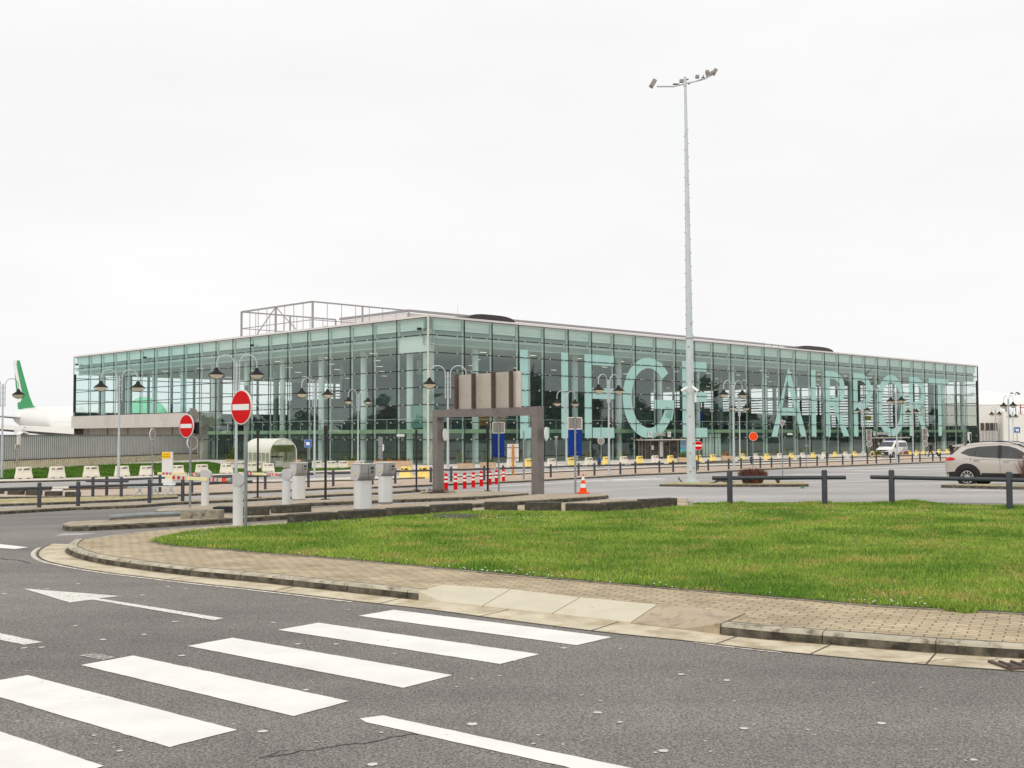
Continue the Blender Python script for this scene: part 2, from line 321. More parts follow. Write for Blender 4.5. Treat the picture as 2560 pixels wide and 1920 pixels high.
def text_into(mb, txt, o, ex, ey, size, depth=.01, squash=1., center=True):
    cu = bpy.data.curves.new('t', 'FONT'); cu.body = txt; cu.size = 1; cu.extrude = .5; ob = bpy.data.objects.new('t', cu); col.objects.link(ob)
    cu.resolution_u = 3
    me = bpy.data.meshes.new_from_object(ob); vs = [v.co.copy() for v in me.vertices]; fs = [tuple(p.vertices) for p in me.polygons]
    if not vs: return
    x0 = min(v.x for v in vs); x1 = max(v.x for v in vs); cx = (x0+x1)/2 if center else x0
    o = Vector(o); ex = Vector(ex).normalized(); ey = Vector(ey).normalized(); ez = ex.cross(ey)
    mb.add([o+ex*((v.x-cx)*size*squash)+ey*(v.y*size)+ez*(v.z*depth) for v in vs], fs)
    bpy.data.objects.remove(ob); bpy.data.curves.remove(cu); bpy.data.meshes.remove(me)
# ------------------------------------------------------------------ ground sheets
def pip(poly, X, Y):
    ins = np.zeros(X.shape, bool); n = len(poly); j = n-1
    for i in range(n):
        xi, yi = poly[i][0], poly[i][1]; xj, yj = poly[j][0], poly[j][1]
        c = ((yi > Y) != (yj > Y)) & (X < (xj-xi)*(Y-yi)/((yj-yi)+1e-12)+xi); ins ^= c; j = i
    return ins
def dens(poly, step, closed=True):
    o = []; n = len(poly)
    for i in range(n if closed else n-1):
        a, b = Vector(poly[i][:2]), Vector(poly[(i+1) % n][:2]); k = max(1, int((b-a).length/step))
        for q in range(k): o.append(a+(b-a)*q/k)
    if not closed: o.append(Vector(poly[-1][:2]))
    return o
def smooth_path(pts, it=2):
    pts = [Vector(p[:2]) for p in pts]
    for _ in range(it):
        q = [pts[0]]
        for a, b in zip(pts, pts[1:]): q += [a*.75+b*.25, a*.25+b*.75]
        q.append(pts[-1]); pts = q
    return pts
def sheet(name, poly, dz, mat, step=3., kind='structure'):
    ring = dens(poly, step); vs = list(ring); n = len(ring)
    xs = [p.x for p in ring]; ys = [p.y for p in ring]
    gx, gy = np.meshgrid(np.arange(min(xs)+step*.5, max(xs), step), np.arange(min(ys)+step*.5, max(ys), step)); gx = gx.ravel(); gy = gy.ravel()
    ins = pip(ring, gx, gy)
    if ins.any():
        R = np.array([(p.x, p.y) for p in ring])
        for x, y in zip(gx[ins], gy[ins]):
            if np.min((R[:, 0]-x)**2+(R[:, 1]-y)**2) > (step*.3)**2: vs.append(Vector((x, y)))
    ov, oe, of, *_ = geometry.delaunay_2d_cdt(vs, [(i, (i+1) % n) for i in range(n)], [tuple(range(n))], 1, 1e-4)
    me = bpy.data.meshes.new(name); me.from_pydata([(p.x, p.y, gz(p.x, p.y)+dz) for p in ov], [], [tuple(f) for f in of]); me.materials.append(MT[mat])
    bm = bmesh.new(); bm.from_mesh(me)
    for f in bm.faces:
        f.normal_update()
        if f.normal.z < 0: f.normal_flip()
    bm.to_mesh(me); bm.free()
    o = bpy.data.objects.new(name, me); col.objects.link(o); o['kind'] = kind; return o
def sweep(mb, path, prof, closed=False):      # prof: (offset to the left of travel, height)
    n = len(path); vs = []; k = len(prof)
    for i, p in enumerate(path):
        a = path[(i-1) % n] if (closed or i) else p; b = path[(i+1) % n] if (closed or i < n-1) else p
        d = (b-a).normalized(); nn = Vector((-d.y, d.x))
        for o, h in prof: q = p+nn*o; vs.append((q.x, q.y, gz(q.x, q.y)+h))
    fs = [(i*k+j, i*k+j+1, ((i+1) % n)*k+j+1, ((i+1) % n)*k+j) for i in range(n if closed else n-1) for j in range(k-1)]
    if not closed: fs += [tuple(range(k)), tuple((n-1)*k+j for j in range(k))[::-1]]
    mb.add(vs, fs)
def area(poly): return sum(a[0]*b[1]-b[0]*a[1] for a, b in zip(poly, poly[1:]+poly[:1]))/2
def split_path(path, L):                      # cut into stones of length L
    out = []; cur = [path[0]]; acc = 0
    for a, b in zip(path, path[1:]):
        d = (b-a).length
        while acc+d >= L and d > 1e-6:
            t = (L-acc)/d; m = a+(b-a)*t; cur.append(m); out.append(cur); cur = [m]; a = m; d = (b-a).length; acc = 0
        acc += d; cur.append(b)
    if len(cur) > 1: out.append(cur)
    return out
def kerb_ring(name, poly, h, wdt=.15, closed=True, flip=False):
    mb = MB(); path = dens(poly, 1.2, closed)
    if closed and area([tuple(p) for p in path]) < 0: path = path[::-1]
    if flip: path = path[::-1]
    # outside is to the right of travel for a CCW ring
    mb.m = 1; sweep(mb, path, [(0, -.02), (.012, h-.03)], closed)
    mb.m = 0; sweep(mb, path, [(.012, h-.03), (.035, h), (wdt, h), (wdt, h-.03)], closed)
    return struct(mb.build(name, ['kerb', 'kerb_face']))
def island(name, px, h, mat, step=3.):
    poly = [P(u, v, h) for u, v in px]; poly = [Vector((p.x, p.y)) for p in poly]
    if area([tuple(p) for p in poly]) < 0: poly = poly[::-1]
    kerb_ring(name+'_kerb', poly, h)
    return sheet(name, poly, h-.006, mat, step)

# base ground: non-uniform grid to the horizon
def axis(lo, hi, a, b, st, far):
    l = list(np.arange(a, b+.01, st)); x = a; s = st
    while x > lo: s *= 1.5; x -= s; l.insert(0, x)
    x = l[-1]; s = st
    while x < hi: s *= 1.5; x += s; l.append(x)
    return l
ax = axis(-3500, 3500, -60, 60, 2., 0); ay = axis(-200, 5000, 4, 100, 2., 0)
vs = [(x, y, gz(x, y)) for y in ay for x in ax]; nx = len(ax)
mb = MB(); mb.v = vs; mb.f = [(j*nx+i, j*nx+i+1, (j+1)*nx+i+1, (j+1)*nx+i) for j in range(len(ay)-1) for i in range(nx-1)]; mb.mi = [0]*len(mb.f)
struct(mb.build('ground', 'asphalt_far', recalc=False))
# near road, darker asphalt
rp = [P(u, v) for u, v in ((-900, 1335), (0, 1286), (174, 1275), (341, 1268), (700, 1262), (1100, 1262), (1700, 1258), (2200, 1254), (2800, 1262))]
rp = [Vector((p.x, p.y)) for p in rp]+[Vector((40, 20)), Vector((40, -20)), Vector((-40, -20)), Vector((-60, 20))]
sheet('road', rp, .004, 'asphalt', 1.5)

# ---- near island: kerb foot path (left tip -> right)
kf_px = [(185, 1362), (172, 1371), (166, 1379), (170.7, 1385), (185, 1392.5), (217, 1403), (264.8, 1412.7), (376, 1428.6), (492, 1443), (640, 1456), (800, 1474), (1045, 1501), (1207, 1518), (1280, 1527), (1381, 1537), (1578, 1560), (1714, 1576), (1801, 1587.7), (1920, 1600.7), (2100, 1615), (2313.5, 1632.6), (2539, 1647), (2750, 1658), (3100, 1672)]
kf = [P(u, v) for u, v in kf_px]; kf = [Vector((p.x, p.y)) for p in kf]
def cut(path, ua, ub):
    return [p for p in path if ua <= p.x <= ub]
ramp0 = P(1045, 1501).x; ramp1 = P(1801, 1587.7).x
kA = smooth_path(kf[:12], 2); kB = kf[17:]
kB = smooth_path(kB, 2)
KH = .11
# direction of travel left->right, island is to the left (far side) of travel
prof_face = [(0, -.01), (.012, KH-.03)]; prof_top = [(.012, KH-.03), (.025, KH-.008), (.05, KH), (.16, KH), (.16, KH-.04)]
mb = MB()
for path in (kA, kB):
    for st in split_path(path, 1.0):
        if len(st) < 2: continue
        st = list(st)
        d0 = (st[1]-st[0]); d1 = (st[-1]-st[-2])
        if d0.length > .02: st[0] = st[0]+d0.normalized()*.006
        if d1.length > .02: st[-1] = st[-1]-d1.normalized()*.006
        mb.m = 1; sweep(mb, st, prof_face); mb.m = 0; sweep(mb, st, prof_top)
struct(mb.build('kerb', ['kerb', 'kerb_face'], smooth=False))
mb = MB()
for path in (kA, kB):
    sweep(mb, path, [(.02, -.01), (.02, KH-.045), (.15, KH-.045)])
struct(mb.build('kerb_bedding', 'joint'))
# gutter
gt_px = [(128, 1360), (98, 1376), (93, 1389), (105, 1399), (125, 1407), (231.5, 1428), (376, 1445.5), (492, 1459.5), (640, 1474.5), (943.8, 1511), (1074, 1525), (1280, 1553.6), (1511.5, 1583.4), (1714, 1603.6), (1920, 1628), (2209, 1655.7), (2498.7, 1677.4), (2700, 1690), (3100, 1710)]
gt = smooth_path([P(u, v) for u, v in gt_px], 2)
full = smooth_path(kf, 2)
ring = gt+[p+Vector((-.0, .03)) for p in full[::-1]]
sheet('gutter', ring, .007, 'gutter', .6)
mb = MB(); sweep(mb, kA, [(-.035, .0085), (.01, .0095)]); sweep(mb, kB, [(-.03, .0085), (.01, .0095)]); struct(mb.build('kerb_foot_dirt', 'kerb_dirt', recalc=False))
mb = MB(); sweep(mb, [p for p in kA], [(.155, KH-.002), (.175, KH+.002)]); sweep(mb, kB, [(.155, KH-.002), (.175, KH+.002)]); struct(mb.build('kerb_joint', 'joint', recalc=False))
# soil line between gutter and asphalt
mb = MB(); sweep(mb, gt, [(-.012, .0065), (.012, .0105)]); struct(mb.build('gutter_joint', 'joint'))
mb = MB()
for u in (1278, 1560, 2313, 2050, 1830, 760, 480, 980):
    # thin cross joints in the gutter
    i = min(range(len(full)), key=lambda k: abs((P(u, 1500).x)-full[k].x) if False else abs(1280+FPX*full[k].x/full[k].y-u))
    a = full[i]; j = min(range(len(gt)), key=lambda k: (gt[k]-a).length); b = gt[j]; d = (b-a).normalized(); n_ = Vector((-d.y, d.x))*.006
    mb.quad(*[(q.x, q.y, gz(q.x, q.y)+.0115) for q in (a+n_, b+n_, b-n_, a-n_)])
struct(mb.build('gutter_crack', 'joint'))
# dropped kerb slabs
mb = MB()
fr = [(1045, 1501, .11), (1105, 1508.5, .02), (1207, 1518.5, .02), (1381.3, 1537.5, .02), (1578, 1560.5, .02), (1714, 1576.5, .02), (1801, 1587.7, .11)]
bk = {0: (1106, 1462), 2: (1276.6, 1473.4), 3: (1450.7, 1493.7), 4: (1644.6, 1512), 6: (1864.5, 1532.8)}
F3 = [Vector((*P(u, v)[:2], h)) for u, v, h in fr]; B3 = {k: Vector((*P(*bk[k], .115)[:2], .118)) for k in bk}
lowb = [Vector((q.x, q.y, -.01)) for q in F3]
def sh(a, b, t=.012): d = (b-a); d.z = 0; return d.normalized()*t if d.length else d
def slab(fi, b0, b1, mi):
    mb.m = mi; f = [F3[i].copy() for i in fi]; g0, g1 = B3[b0].copy(), B3[b1].copy(); e = sh(f[0], f[-1], .008); f[0] += e; f[-1] -= e; g0 += e; g1 -= e
    top = f+[g1, g0]; n = len(top); mb.add(top, [(n-1, 0, 1)]+[(n-1, i, i+1) for i in range(1, n-1)] if n > 4 and fi[0] == 0 else [(0, 1, n-1)] + [(n-1, i, i+1) for i in range(1, n-1)])
    for i in range(n): a, b = top[i], top[(i+1) % n]; mb.quad(a, b, Vector((b.x, b.y, -.02)), Vector((a.x, a.y, -.02)))
slab([0, 1, 2], 0, 2, 0); slab([2, 3], 2, 3, 0); slab([3, 4], 3, 4, 0); slab([4, 5, 6], 4, 6, 1)
struct(mb.build('dropped_kerb', ['slab', 'slab_old']))
# paving and lawn outline
inner = []
for i, p in enumerate(kf):
    a = kf[max(0, i-1)]; b = kf[min(len(kf)-1, i+1)]; d = (b-a).normalized(); inner.append(p+Vector((-d.y, d.x))*.14)
inner_a = smooth_path(inner[:12], 2); inner_b = smooth_path(inner[17:], 2)
mid = [Vector(B3[k][:2]) for k in (0, 2, 3, 4, 6)]
back_px = [(189, 1358), (210, 1352), (231.5, 1347), (289.4, 1338.5), (376, 1329), (463, 1321), (578.7, 1313), (700, 1308), (860, 1296), (1090, 1281), (1290, 1272), (1500, 1268), (1640, 1262), (1700, 1257), (1722, 1252.5), (1716, 1247), (1640, 1247.5), (1524, 1249), (1400, 1262)]
bk_px_l = [(231.5, 1347), (289.4, 1338.5), (376, 1329), (463, 1321), (578.7, 1313), (700, 1306), (820, 1297), (1000, 1285), (1200, 1270), (1400, 1258), (1524, 1249), (1640, 1247.5), (1716, 1247), (1722, 1252.5), (1700, 1257.5), (1800, 1259.5), (2000, 1257), (2240, 1256), (2560, 1265), (2900, 1275), (3300, 1290)]
pv_back = [Vector(P(u, v, .11)[:2]) for u, v in bk_px_l]
pav = inner_a+mid+inner_b+pv_back[::-1]
sheet('pavement', pav, KH-.006, 'paving', .8)
kerb_ring('pavement_back_kerb', pv_back, .11, .1, closed=False, flip=False)
gr_front = [(376, 1353.4), (400, 1359), (434, 1365), (500, 1370), (578.7, 1375), (640, 1381.4), (780, 1391), (929, 1404), (1100, 1420), (1280, 1437), (1500, 1456), (1714, 1474), (1920, 1491.7), (2209, 1515.4), (2560, 1534), (2900, 1548), (3300, 1562)]
gr_back = [(382, 1347), (405, 1341.5), (463, 1330), (578.7, 1318.5), (640, 1315), (741, 1309), (845, 1301), (960, 1293), (1096, 1283), (1180, 1277), (1280, 1277.5), (1400, 1279), (1511, 1280.5), (1610, 1272.5), (1693.8, 1266.6), (1818, 1261), (1920, 1259.5), (2062, 1259.5), (2224, 1258), (2300, 1256), (2400, 1262), (2560, 1267), (2900, 1277), (3300, 1292)]
GF = [Vector(P(u, v, .11)[:2]) for u, v in gr_front]; GB = [Vector(P(u, v, .12)[:2]) for u, v in gr_back]
lawn = GF+GB[::-1]
sheet('lawn', lawn, KH+.004, 'soil', .8)
mb = MB(); sweep(mb, GF, [(-.05, KH-.002), (-.05, KH+.006), (-.02, KH+.006), (-.02, KH-.002)]); struct(mb.build('lawn_edging', 'block_light'))
mb = MB(); sweep(mb, GF, [(-.02, KH+.001), (.03, KH+.012)]); struct(mb.build('lawn_edge_soil', 'joint'))

# ---- grass blades (one uncountable mass), daisies
def grass(name, poly, dens_fn, hmin, hmax, wid, z0, mat, nmax):
    xs = [p[0] for p in poly]; ys = [p[1] for p in poly]; 
    X = rng.uniform(min(xs), min(max(xs), 17), nmax); Y = rng.uniform(min(ys), max(ys), nmax)
    keep = pip(poly, X, Y) & (rng.random(nmax) < dens_fn(X, Y)) & (X/Y < .5); X = X[keep]; Y = Y[keep]; n = len(X)
    D = np.hypot(X, Y); clump = .5+.5*np.sin(X*1.7+1.3*np.sin(Y*1.1))*np.sin(Y*1.4+1.7*np.sin(X*.9)); tuft = .5+.5*np.sin(X*9+3*np.sin(Y*7))*np.sin(Y*8.3+2*np.sin(X*6.1))
    H = rng.uniform(hmin, hmax, n)*(.75+.35*clump+.25*tuft); W = wid*(D/14.)**.9*rng.uniform(.7, 1.3, n); A = rng.uniform(0, 2*math.pi, n); LX = rng.normal(0, .45, n)*H; LY = rng.normal(0, .45, n)*H
    Z = np.array([gz(x, y) for x, y in zip(X, Y)])+z0; cx, sy = np.cos(A)*W/2, np.sin(A)*W/2
    V = np.empty((n, 3, 3)); V[:, 0] = np.stack([X-cx, Y-sy, Z], 1); V[:, 1] = np.stack([X+cx, Y+sy, Z], 1); V[:, 2] = np.stack([X+LX, Y+LY, Z+H], 1)
    me = bpy.data.meshes.new(name); me.vertices.add(n*3); me.vertices.foreach_set('co', V.ravel()); me.loops.add(n*3); me.loops.foreach_set('vertex_index', np.arange(n*3, dtype=np.int32))
    me.polygons.add(n); me.polygons.foreach_set('loop_start', np.arange(0, n*3, 3, dtype=np.int32)); me.polygons.foreach_set('loop_total', np.full(n, 3, dtype=np.int32)); me.update(); me.validate()
    at = me.attributes.new('rnd', 'FLOAT', 'FACE'); at.data.foreach_set('value', rng.random(n).astype(np.float32))
    me.materials.append(MT[mat]); o = bpy.data.objects.new(name, me); col.objects.link(o); return o
def grass_mat(name, ca, cb, cdry, dry):
    m = bpy.data.materials.new(name); m.use_nodes = True; t = m.node_tree; b = t.nodes['Principled BSDF']; n = t.nodes.new; l = t.links.new
    tcn = n('ShaderNodeTexCoord').outputs['Object']; a = n('ShaderNodeTexNoise'); a.inputs['Scale'].default_value = .55; a.inputs['Detail'].default_value = 5; a.inputs['Roughness'].default_value = .6; l(tcn, a.inputs[0])
    ra = n('ShaderNodeValToRGB'); ra.color_ramp.elements[0].position = .36; ra.color_ramp.elements[1].position = .62; ra.color_ramp.elements[0].color = (*lin(ca), 1); ra.color_ramp.elements[1].color = (*lin(cb), 1); l(a.outputs[0], ra.inputs[0])
    at = n('ShaderNodeAttribute'); at.attribute_name = 'rnd'; 
    mr = n('ShaderNodeMapRange'); mr.inputs[3].default_value = .5; mr.inputs[4].default_value = 1.6; l(at.outputs['Fac'], mr.inputs[0]); sc = n('ShaderNodeVectorMath'); sc.operation = 'SCALE'; l(ra.outputs[0], sc.inputs[0]); l(mr.outputs[0], sc.inputs[3])
    dn = n('ShaderNodeTexNoise'); dn.inputs['Scale'].default_value = 1.1; dn.inputs['Detail'].default_value = 7; l(tcn, dn.inputs[0]); ad = n('ShaderNodeMath'); ad.operation = 'MULTIPLY_ADD'; ad.inputs[1].default_value = .32; l(at.outputs['Fac'], ad.inputs[0]); l(dn.outputs[0], ad.inputs[2])
    rd = n('ShaderNodeValToRGB'); rd.color_ramp.elements[0].position = dry; rd.color_ramp.elements[1].position = dry+.07; l(ad.outputs[0], rd.inputs[0])
    x = n('ShaderNodeMix'); x.data_type = 'RGBA'; l(rd.outputs[0], x.inputs[0]); l(sc.outputs[0], x.inputs[6]); x.inputs[7].default_value = (*lin(cdry), 1); l(x.outputs[2], b.inputs['Base Color'])
    b.inputs['Roughness'].default_value = .6; b.inputs['Specular IOR Level'].default_value = .3
    tl = n('ShaderNodeBsdfTranslucent'); l(x.outputs[2], tl.inputs[0]); ms = n('ShaderNodeMixShader'); ms.inputs[0].default_value = .3; l(b.outputs[0], ms.inputs[1]); l(tl.outputs[0], ms.inputs[2]); l(ms.outputs[0], t.nodes['Material Output'].inputs[0])
    MT[name] = m
grass_mat('grass', (110, 148, 50), (166, 188, 82), (222, 192, 120), .82)
LP = [tuple(p) for p in lawn]
g1 = grass('lawn_grass', LP, lambda X, Y: np.clip(.85*(13.5/np.hypot(X, Y))**1.6, .12, 1), .028, .062, .0125, KH, 'grass', 1500000)
tag(g1, 'short green grass with dry yellow patches covering the lawn', 'grass', kind='stuff')
# taller tufts where the mower does not reach
mb = MB()
def tuft(x, y, z, n, r, h):
    for _ in range(n):
        a = random.uniform(0, 6.28); q = random.uniform(0, r)**1; bx, by = x+q*math.cos(a), y+q*math.sin(a); hh = h*random.uniform(.4, 1); lx, ly = random.gauss(0, .3)*hh, random.gauss(0, .3)*hh; wv = .012
        mb.add([(bx-wv, by, z), (bx+wv, by, z), (bx+lx, by+ly, z+hh)], [(0, 1, 2)])
for (u, v) in ((1826, 1264), (2062, 1262.5), (2230, 1262.5), (2525, 1272)):
    p = P(u, v, .11); 
    for _ in range(3): tuft(p.x+random.gauss(0, .18), p.y+random.gauss(.05, .1), p.z, 160, .25, .13)
for k in range(26): p = P(2226+k*4.2+random.uniform(-2, 2), 1258.5+.06*k, .11); tuft(p.x, p.y, p.z, 90, .22, .09*math.exp(-((k-13)/8)**2)+.05)
for k in range(70): p = P(1740+k*8, 1261.3-.02*k if k < 60 else 1262, .11); tuft(p.x, p.y, p.z, 30, .2, .08)
for k in range(30): p = P(2330+k*3.2, 1517+k*.45+random.uniform(-3, 1), .11); tuft(p.x, p.y, p.z, 70, .08, .075)
p = P(2545, 1640, 0); tuft(p.x, p.y, 0.0, 110, .07, .09)
tg = mb.build('grass_tufts', 'grass', recalc=False); tg.data.attributes.new('rnd', 'FLOAT', 'FACE'); tg.data.attributes['rnd'].data.foreach_set('value', np.random.default_rng(3).random(len(tg.data.polygons)).astype(np.float32)*.8)
tag(tg, 'longer grass tufts round the rail posts and along the lawn edges', 'grass', kind='stuff')
mb = MB()
def daisy(u, v):
    p = P(u, v, .11+.045); r = random.uniform(.009, .016); mb.lathe([(r*.3, -.004), (r, 0), (r*.3, .004)], (p.x, p.y, p.z), 6)
for (u0, v0, u1, v1, n) in ((640, 1378, 1280, 1432, 14), (1050, 1412, 1330, 1437, 14), (1200, 1427, 1700, 1470, 18), (1900, 1484, 2320, 1515, 12), (760, 1306, 960, 1294, 30), (1060, 1292, 1420, 1288, 60), (1300, 1300, 1900, 1290, 40), (1560, 1278, 2500, 1275, 70), (440, 1336, 520, 1332, 16)):
    for _ in range(n): t = random.random(); daisy(u0+(u1-u0)*t, v0+(v1-v0)*t-abs(random.gauss(0, 1))*(7 if v0 > 1340 else 5)*1.0+ (6 if v0 < 1340 else 0))
tag(mb.build('daisies', 'flower', recalc=False), 'tiny white daisies scattered through the lawn', 'flowers', kind='stuff')
# manhole in the lawn
p = P(1143, 1292, .12); mb = MB(); mb.lathe([(.55, 0), (.55, .035), (.5, .045), (0, .045)], (p.x, p.y, p.z-.01), 28)
tag(mb.build('manhole_cover', 'block'), 'flat round manhole cover set in the lawn in front of the block row', 'manhole cover')
# drain grate at bottom right kerb
p = P(2590, 1674, 0); mb = MB()
mb.box((p.x, p.y, .012), (.5, .045, .03), .12); mb.box((p.x-.25, p.y+.12, .012), (.045, .3, .03), .12); mb.box((p.x+.03, p.y+.16, .006), (.42, .2, .012), .12)
for k in range(5): mb.box((p.x-.18+k*.1, p.y+.14, .018), (.02, .24, .02), .12)
tag(mb.build('drain_grate', 'gantry_rib'), 'rusty drain grate in the gutter beneath the kerb at the lower right', 'drain')

# ---- painted markings on the near road
def mark(name, pts, mat, dz=.0085):
    pts = [Vector(p[:2]) for p in pts]
    if area([tuple(p) for p in pts]) < 0: pts = pts[::-1]
    r_ = random.Random(len(name)+int(pts[0].x*50)); pts = [q+Vector((r_.gauss(0, .0022), r_.gauss(0, .0022))) for q in dens(pts, .07)]
    return sheet(name, pts, dz, mat, .7)
def G2(u, v): return Vector(P(u, v)[:2])
st = [[(984.3, 1526.2), (896, 1541.3), (1442, 1615), (1529.7, 1594.8)], [(796, 1558.6), (695, 1576.6), (1250.5, 1662.2), (1348, 1637.6)], [(581.5, 1596.2), (468.7, 1617), (1009, 1722), (1130.5, 1690.3)], [(332.7, 1641), (202.5, 1665), (732.6, 1793), (873, 1755.4)]]
SW = [[G2(*q) for q in s] for s in st]
tl5 = G2(69.4, 1690.3); br5 = G2(422.5, 1871); tr5 = G2(593, 1827.7); SW.append([tl5, tl5+(br5-tr5), br5, tr5])
dl = SW[4][0]-SW[3][0]; SW.append([q+dl for q in SW[4]]); SW.append([q+dl*2 for q in SW[4]])
for s in SW: mark('crosswalk_stripe', s, 'paint_fresh')
mark('arrow_marking', [G2(57.9, 1472.6), G2(301, 1491.7), G2(246, 1497.5), G2(560, 1547.2), G2(536, 1552.4), G2(232, 1500.5), G2(173.6, 1508)], 'paint_worn')
mark('lane_dash', [G2(-160, 1551), G2(105.6, 1607.4), G2(59.3, 1613.8), G2(-210, 1559)], 'paint_worn')
mark('give_way_dash', [G2(-120, 1349), G2(70.9, 1369.3), G2(37.6, 1373.6), G2(-170, 1360)], 'paint_fresh')
mark('faded_marking', [G2(196, 1640), G2(238, 1634.5), G2(290, 1645), G2(258, 1652)], 'paint_faint', .0075)
mark('stop_line', [G2(900, 1798.8), G2(958, 1791.6), G2(1280, 1861), G2(1600, 1928), G2(1900, 1992), G2(1800, 2040), G2(1413, 1920), G2(1280, 1890), G2(917.8, 1809)], 'paint_fresh')
e = smooth_path([P(u, v) for u, v in gt_px], 2)
el = [p for p in e if 60 < 1280+FPX*p.x/p.y*1 < 946 and p.y > 12.9]; mb = MB()
i0 = 6
mb = MB(); sweep(mb, [p for p in e if p.x < P(944, 1514).x][4:], [(-.11, .009), (-.04, .009)]); struct(mb.build('edge_line', 'paint_edge', recalc=False))
mb = MB(); sweep(mb, [p for p in e if P(1690, 1604).x < p.x < P(1990, 1640).x], [(-.07, .009), (-.03, .009)]); struct(mb.build('edge_line', 'paint_edge', recalc=False))
# cracks and spots
def crack(pts, wv):
    pts = [G2(*q) for q in pts]; q = []
    for a, b in zip(pts, pts[1:]):
        k = max(2, int((b-a).length/.05))
        for i in range(k): q.append(a+(b-a)*i/k+Vector((random.gauss(0, .008), random.gauss(0, .012))))
    mb = MB(); sweep(mb, q, [(-wv/2, .0078), (wv/2, .0078)]); return struct(mb.build('road_crack', 'crack', recalc=False))
crack([(640, 1900), (730, 1884), (815, 1871), (870, 1862), (905, 1863), (960, 1850), (1040, 1836), (1100, 1828)], .012)
crack([(660, 1895), (700, 1880), (750, 1872)], .008)
crack([(2290, 1660), (2380, 1648), (2470, 1652), (2520, 1646)], .012)
crack([(0, 1397), (20, 1400), (44, 1401), (80, 1410)], .03)
mb = MB()
sp = [(1703, 1688, 10), (1817, 1703, 10), (1495, 1784, 12), (1658, 1880, 15), (1180, 1813, 15), (932, 1914, 15), (1861, 1824, 12), (2204, 1811, 13), (2435, 1903, 10), (745, 1612, 9), (840, 1612, 8), (1409, 1622, 9), (765, 1727, 9), (656, 1831, 14), (257, 1601, 9), (437, 1556, 9), (361, 1588, 8), (454, 1641, 9), (195, 1461, 7), (356, 1489, 7), (420, 1468, 7), (465, 1474, 6), (188, 1566, 7), (120, 1473, 6), (11, 1486, 8), (683, 1558, 7), (871, 1526, 5), (1551, 1623, 6), (2020, 1827, 6), (105, 1620, 9), (60, 1622, 9), (1250, 1692, 5), (985, 1636, 5), (550, 1440, 5), (1550, 1808, 8), (210, 1277+40, 6), (300, 1880, 9), (1180, 1700, 5)]
for u, v, r in sp:
    p = P(u, v); dd = r*p.y/FPX; n = 12; ring_ = [(p.x+dd*math.cos(a)*random.uniform(.75, 1.05), p.y+dd*1.0*math.sin(a)*random.uniform(.75, 1.1), .0088) for a in [6.283*k/n for k in range(n)]]
    mb.add(ring_, [tuple(range(n))])
for _ in range(60):
    u = random.uniform(0, 2560); v = random.uniform(1650, 1915) if u > 1200 else random.uniform(1480, 1900); p = P(u, v); dd = random.uniform(.006, .016); n = 7
    mb.add([(p.x+dd*math.cos(6.283*k/n), p.y+dd*math.sin(6.283*k/n), .0092) for k in range(n)], [tuple(range(n))])
tag(mb.build('gum_spots', 'spot', recalc=False), 'pale flattened gum spots and chips dotted over the road', 'gum spots', kind='stuff')
# ------------------------------------------------------------------ islands behind the lawn
island('traffic_island', [(156, 1309), (162, 1312.5), (180, 1314), (231.5, 1313), (402, 1304.5), (640, 1290.5), (855, 1278.7), (1086, 1264.5), (1196, 1258), (1450, 1243), (1512, 1238.5), (1522, 1236.5), (1512, 1234), (1450, 1232.5), (1341, 1235.5), (1180, 1250), (1086, 1256), (930, 1262), (817, 1267.5), (680, 1277.5), (571, 1284), (448, 1291), (340, 1296), (230, 1301), (175, 1304)], .12, 'paving_mid')
island('traffic_island', [(388, 1275), (395, 1277.5), (448, 1276.3), (520, 1273), (680, 1262.8), (779, 1256.2), (938, 1249.8), (1140, 1242.5), (1213, 1239.2), (1315, 1233), (1322, 1231.5), (1315, 1230), (1209, 1227.5), (1135, 1229), (1070, 1229), (980, 1238.5), (840, 1245.5), (640, 1255.5), (521, 1260.5), (440, 1264.5), (400, 1271)], .12, 'paving_mid')
island('traffic_island', [(-500, 1297), (0, 1277.5), (174, 1268), (341, 1262), (440, 1254.8), (521, 1251.5), (640, 1246), (840, 1235), (980, 1229), (1057, 1223.8), (1064, 1221.8), (1055, 1220.5), (980, 1224.5), (817, 1230.5), (618, 1241.5), (440, 1249.5), (373, 1253.5), (174, 1262.3), (0, 1270.5), (-500, 1290)], .12, 'paving_mid')
island('traffic_island', [(-500, 1276), (0, 1259.3), (202.5, 1252.5), (340, 1246.5), (442.7, 1240.8), (446, 1239), (440, 1237.6), (300, 1239.4), (150, 1243), (0, 1247), (-500, 1262)], .12, 'moss')
ie_front = [(-600, 1262), (0, 1241.5), (232, 1239.5), (440, 1235.2), (560, 1230), (763.5, 1221.7), (840, 1218.3), (980, 1215), (1103, 1209.5), (1294, 1202), (1400, 1196), (1593, 1185), (1750, 1179.8), (1991, 1167.5), (2150, 1161.8), (2373, 1152.8), (2650, 1143)]
ie_back = [(-600, 1240), (0, 1226), (300, 1219), (560, 1207.5), (763, 1203), (980, 1197), (1140, 1191), (1294, 1185), (1400, 1179), (1640, 1168.7), (1860, 1162.5), (2060, 1155), (2400, 1142.5), (2650, 1135)]
island('walkway', ie_front+ie_back[::-1], .12, 'paving_far', 4.)
wf = [(u, v-1.2) for u, v in ie_back]; wb = [(u, v-4.4 if u > 1100 else v-7.0) for u, v in ie_back]
island('walkway', wf+wb[::-1], .20, 'plaza', 5.)
vg = [(-300, 1209), (0, 1198), (280, 1191), (500, 1185), (700, 1179.5), (840, 1175), (900, 1172.5)]
vb = [(900, 1170), (840, 1170.5), (700, 1173), (600, 1168), (545, 1160), (520, 1155.5), (280, 1162), (0, 1176), (-300, 1190)]
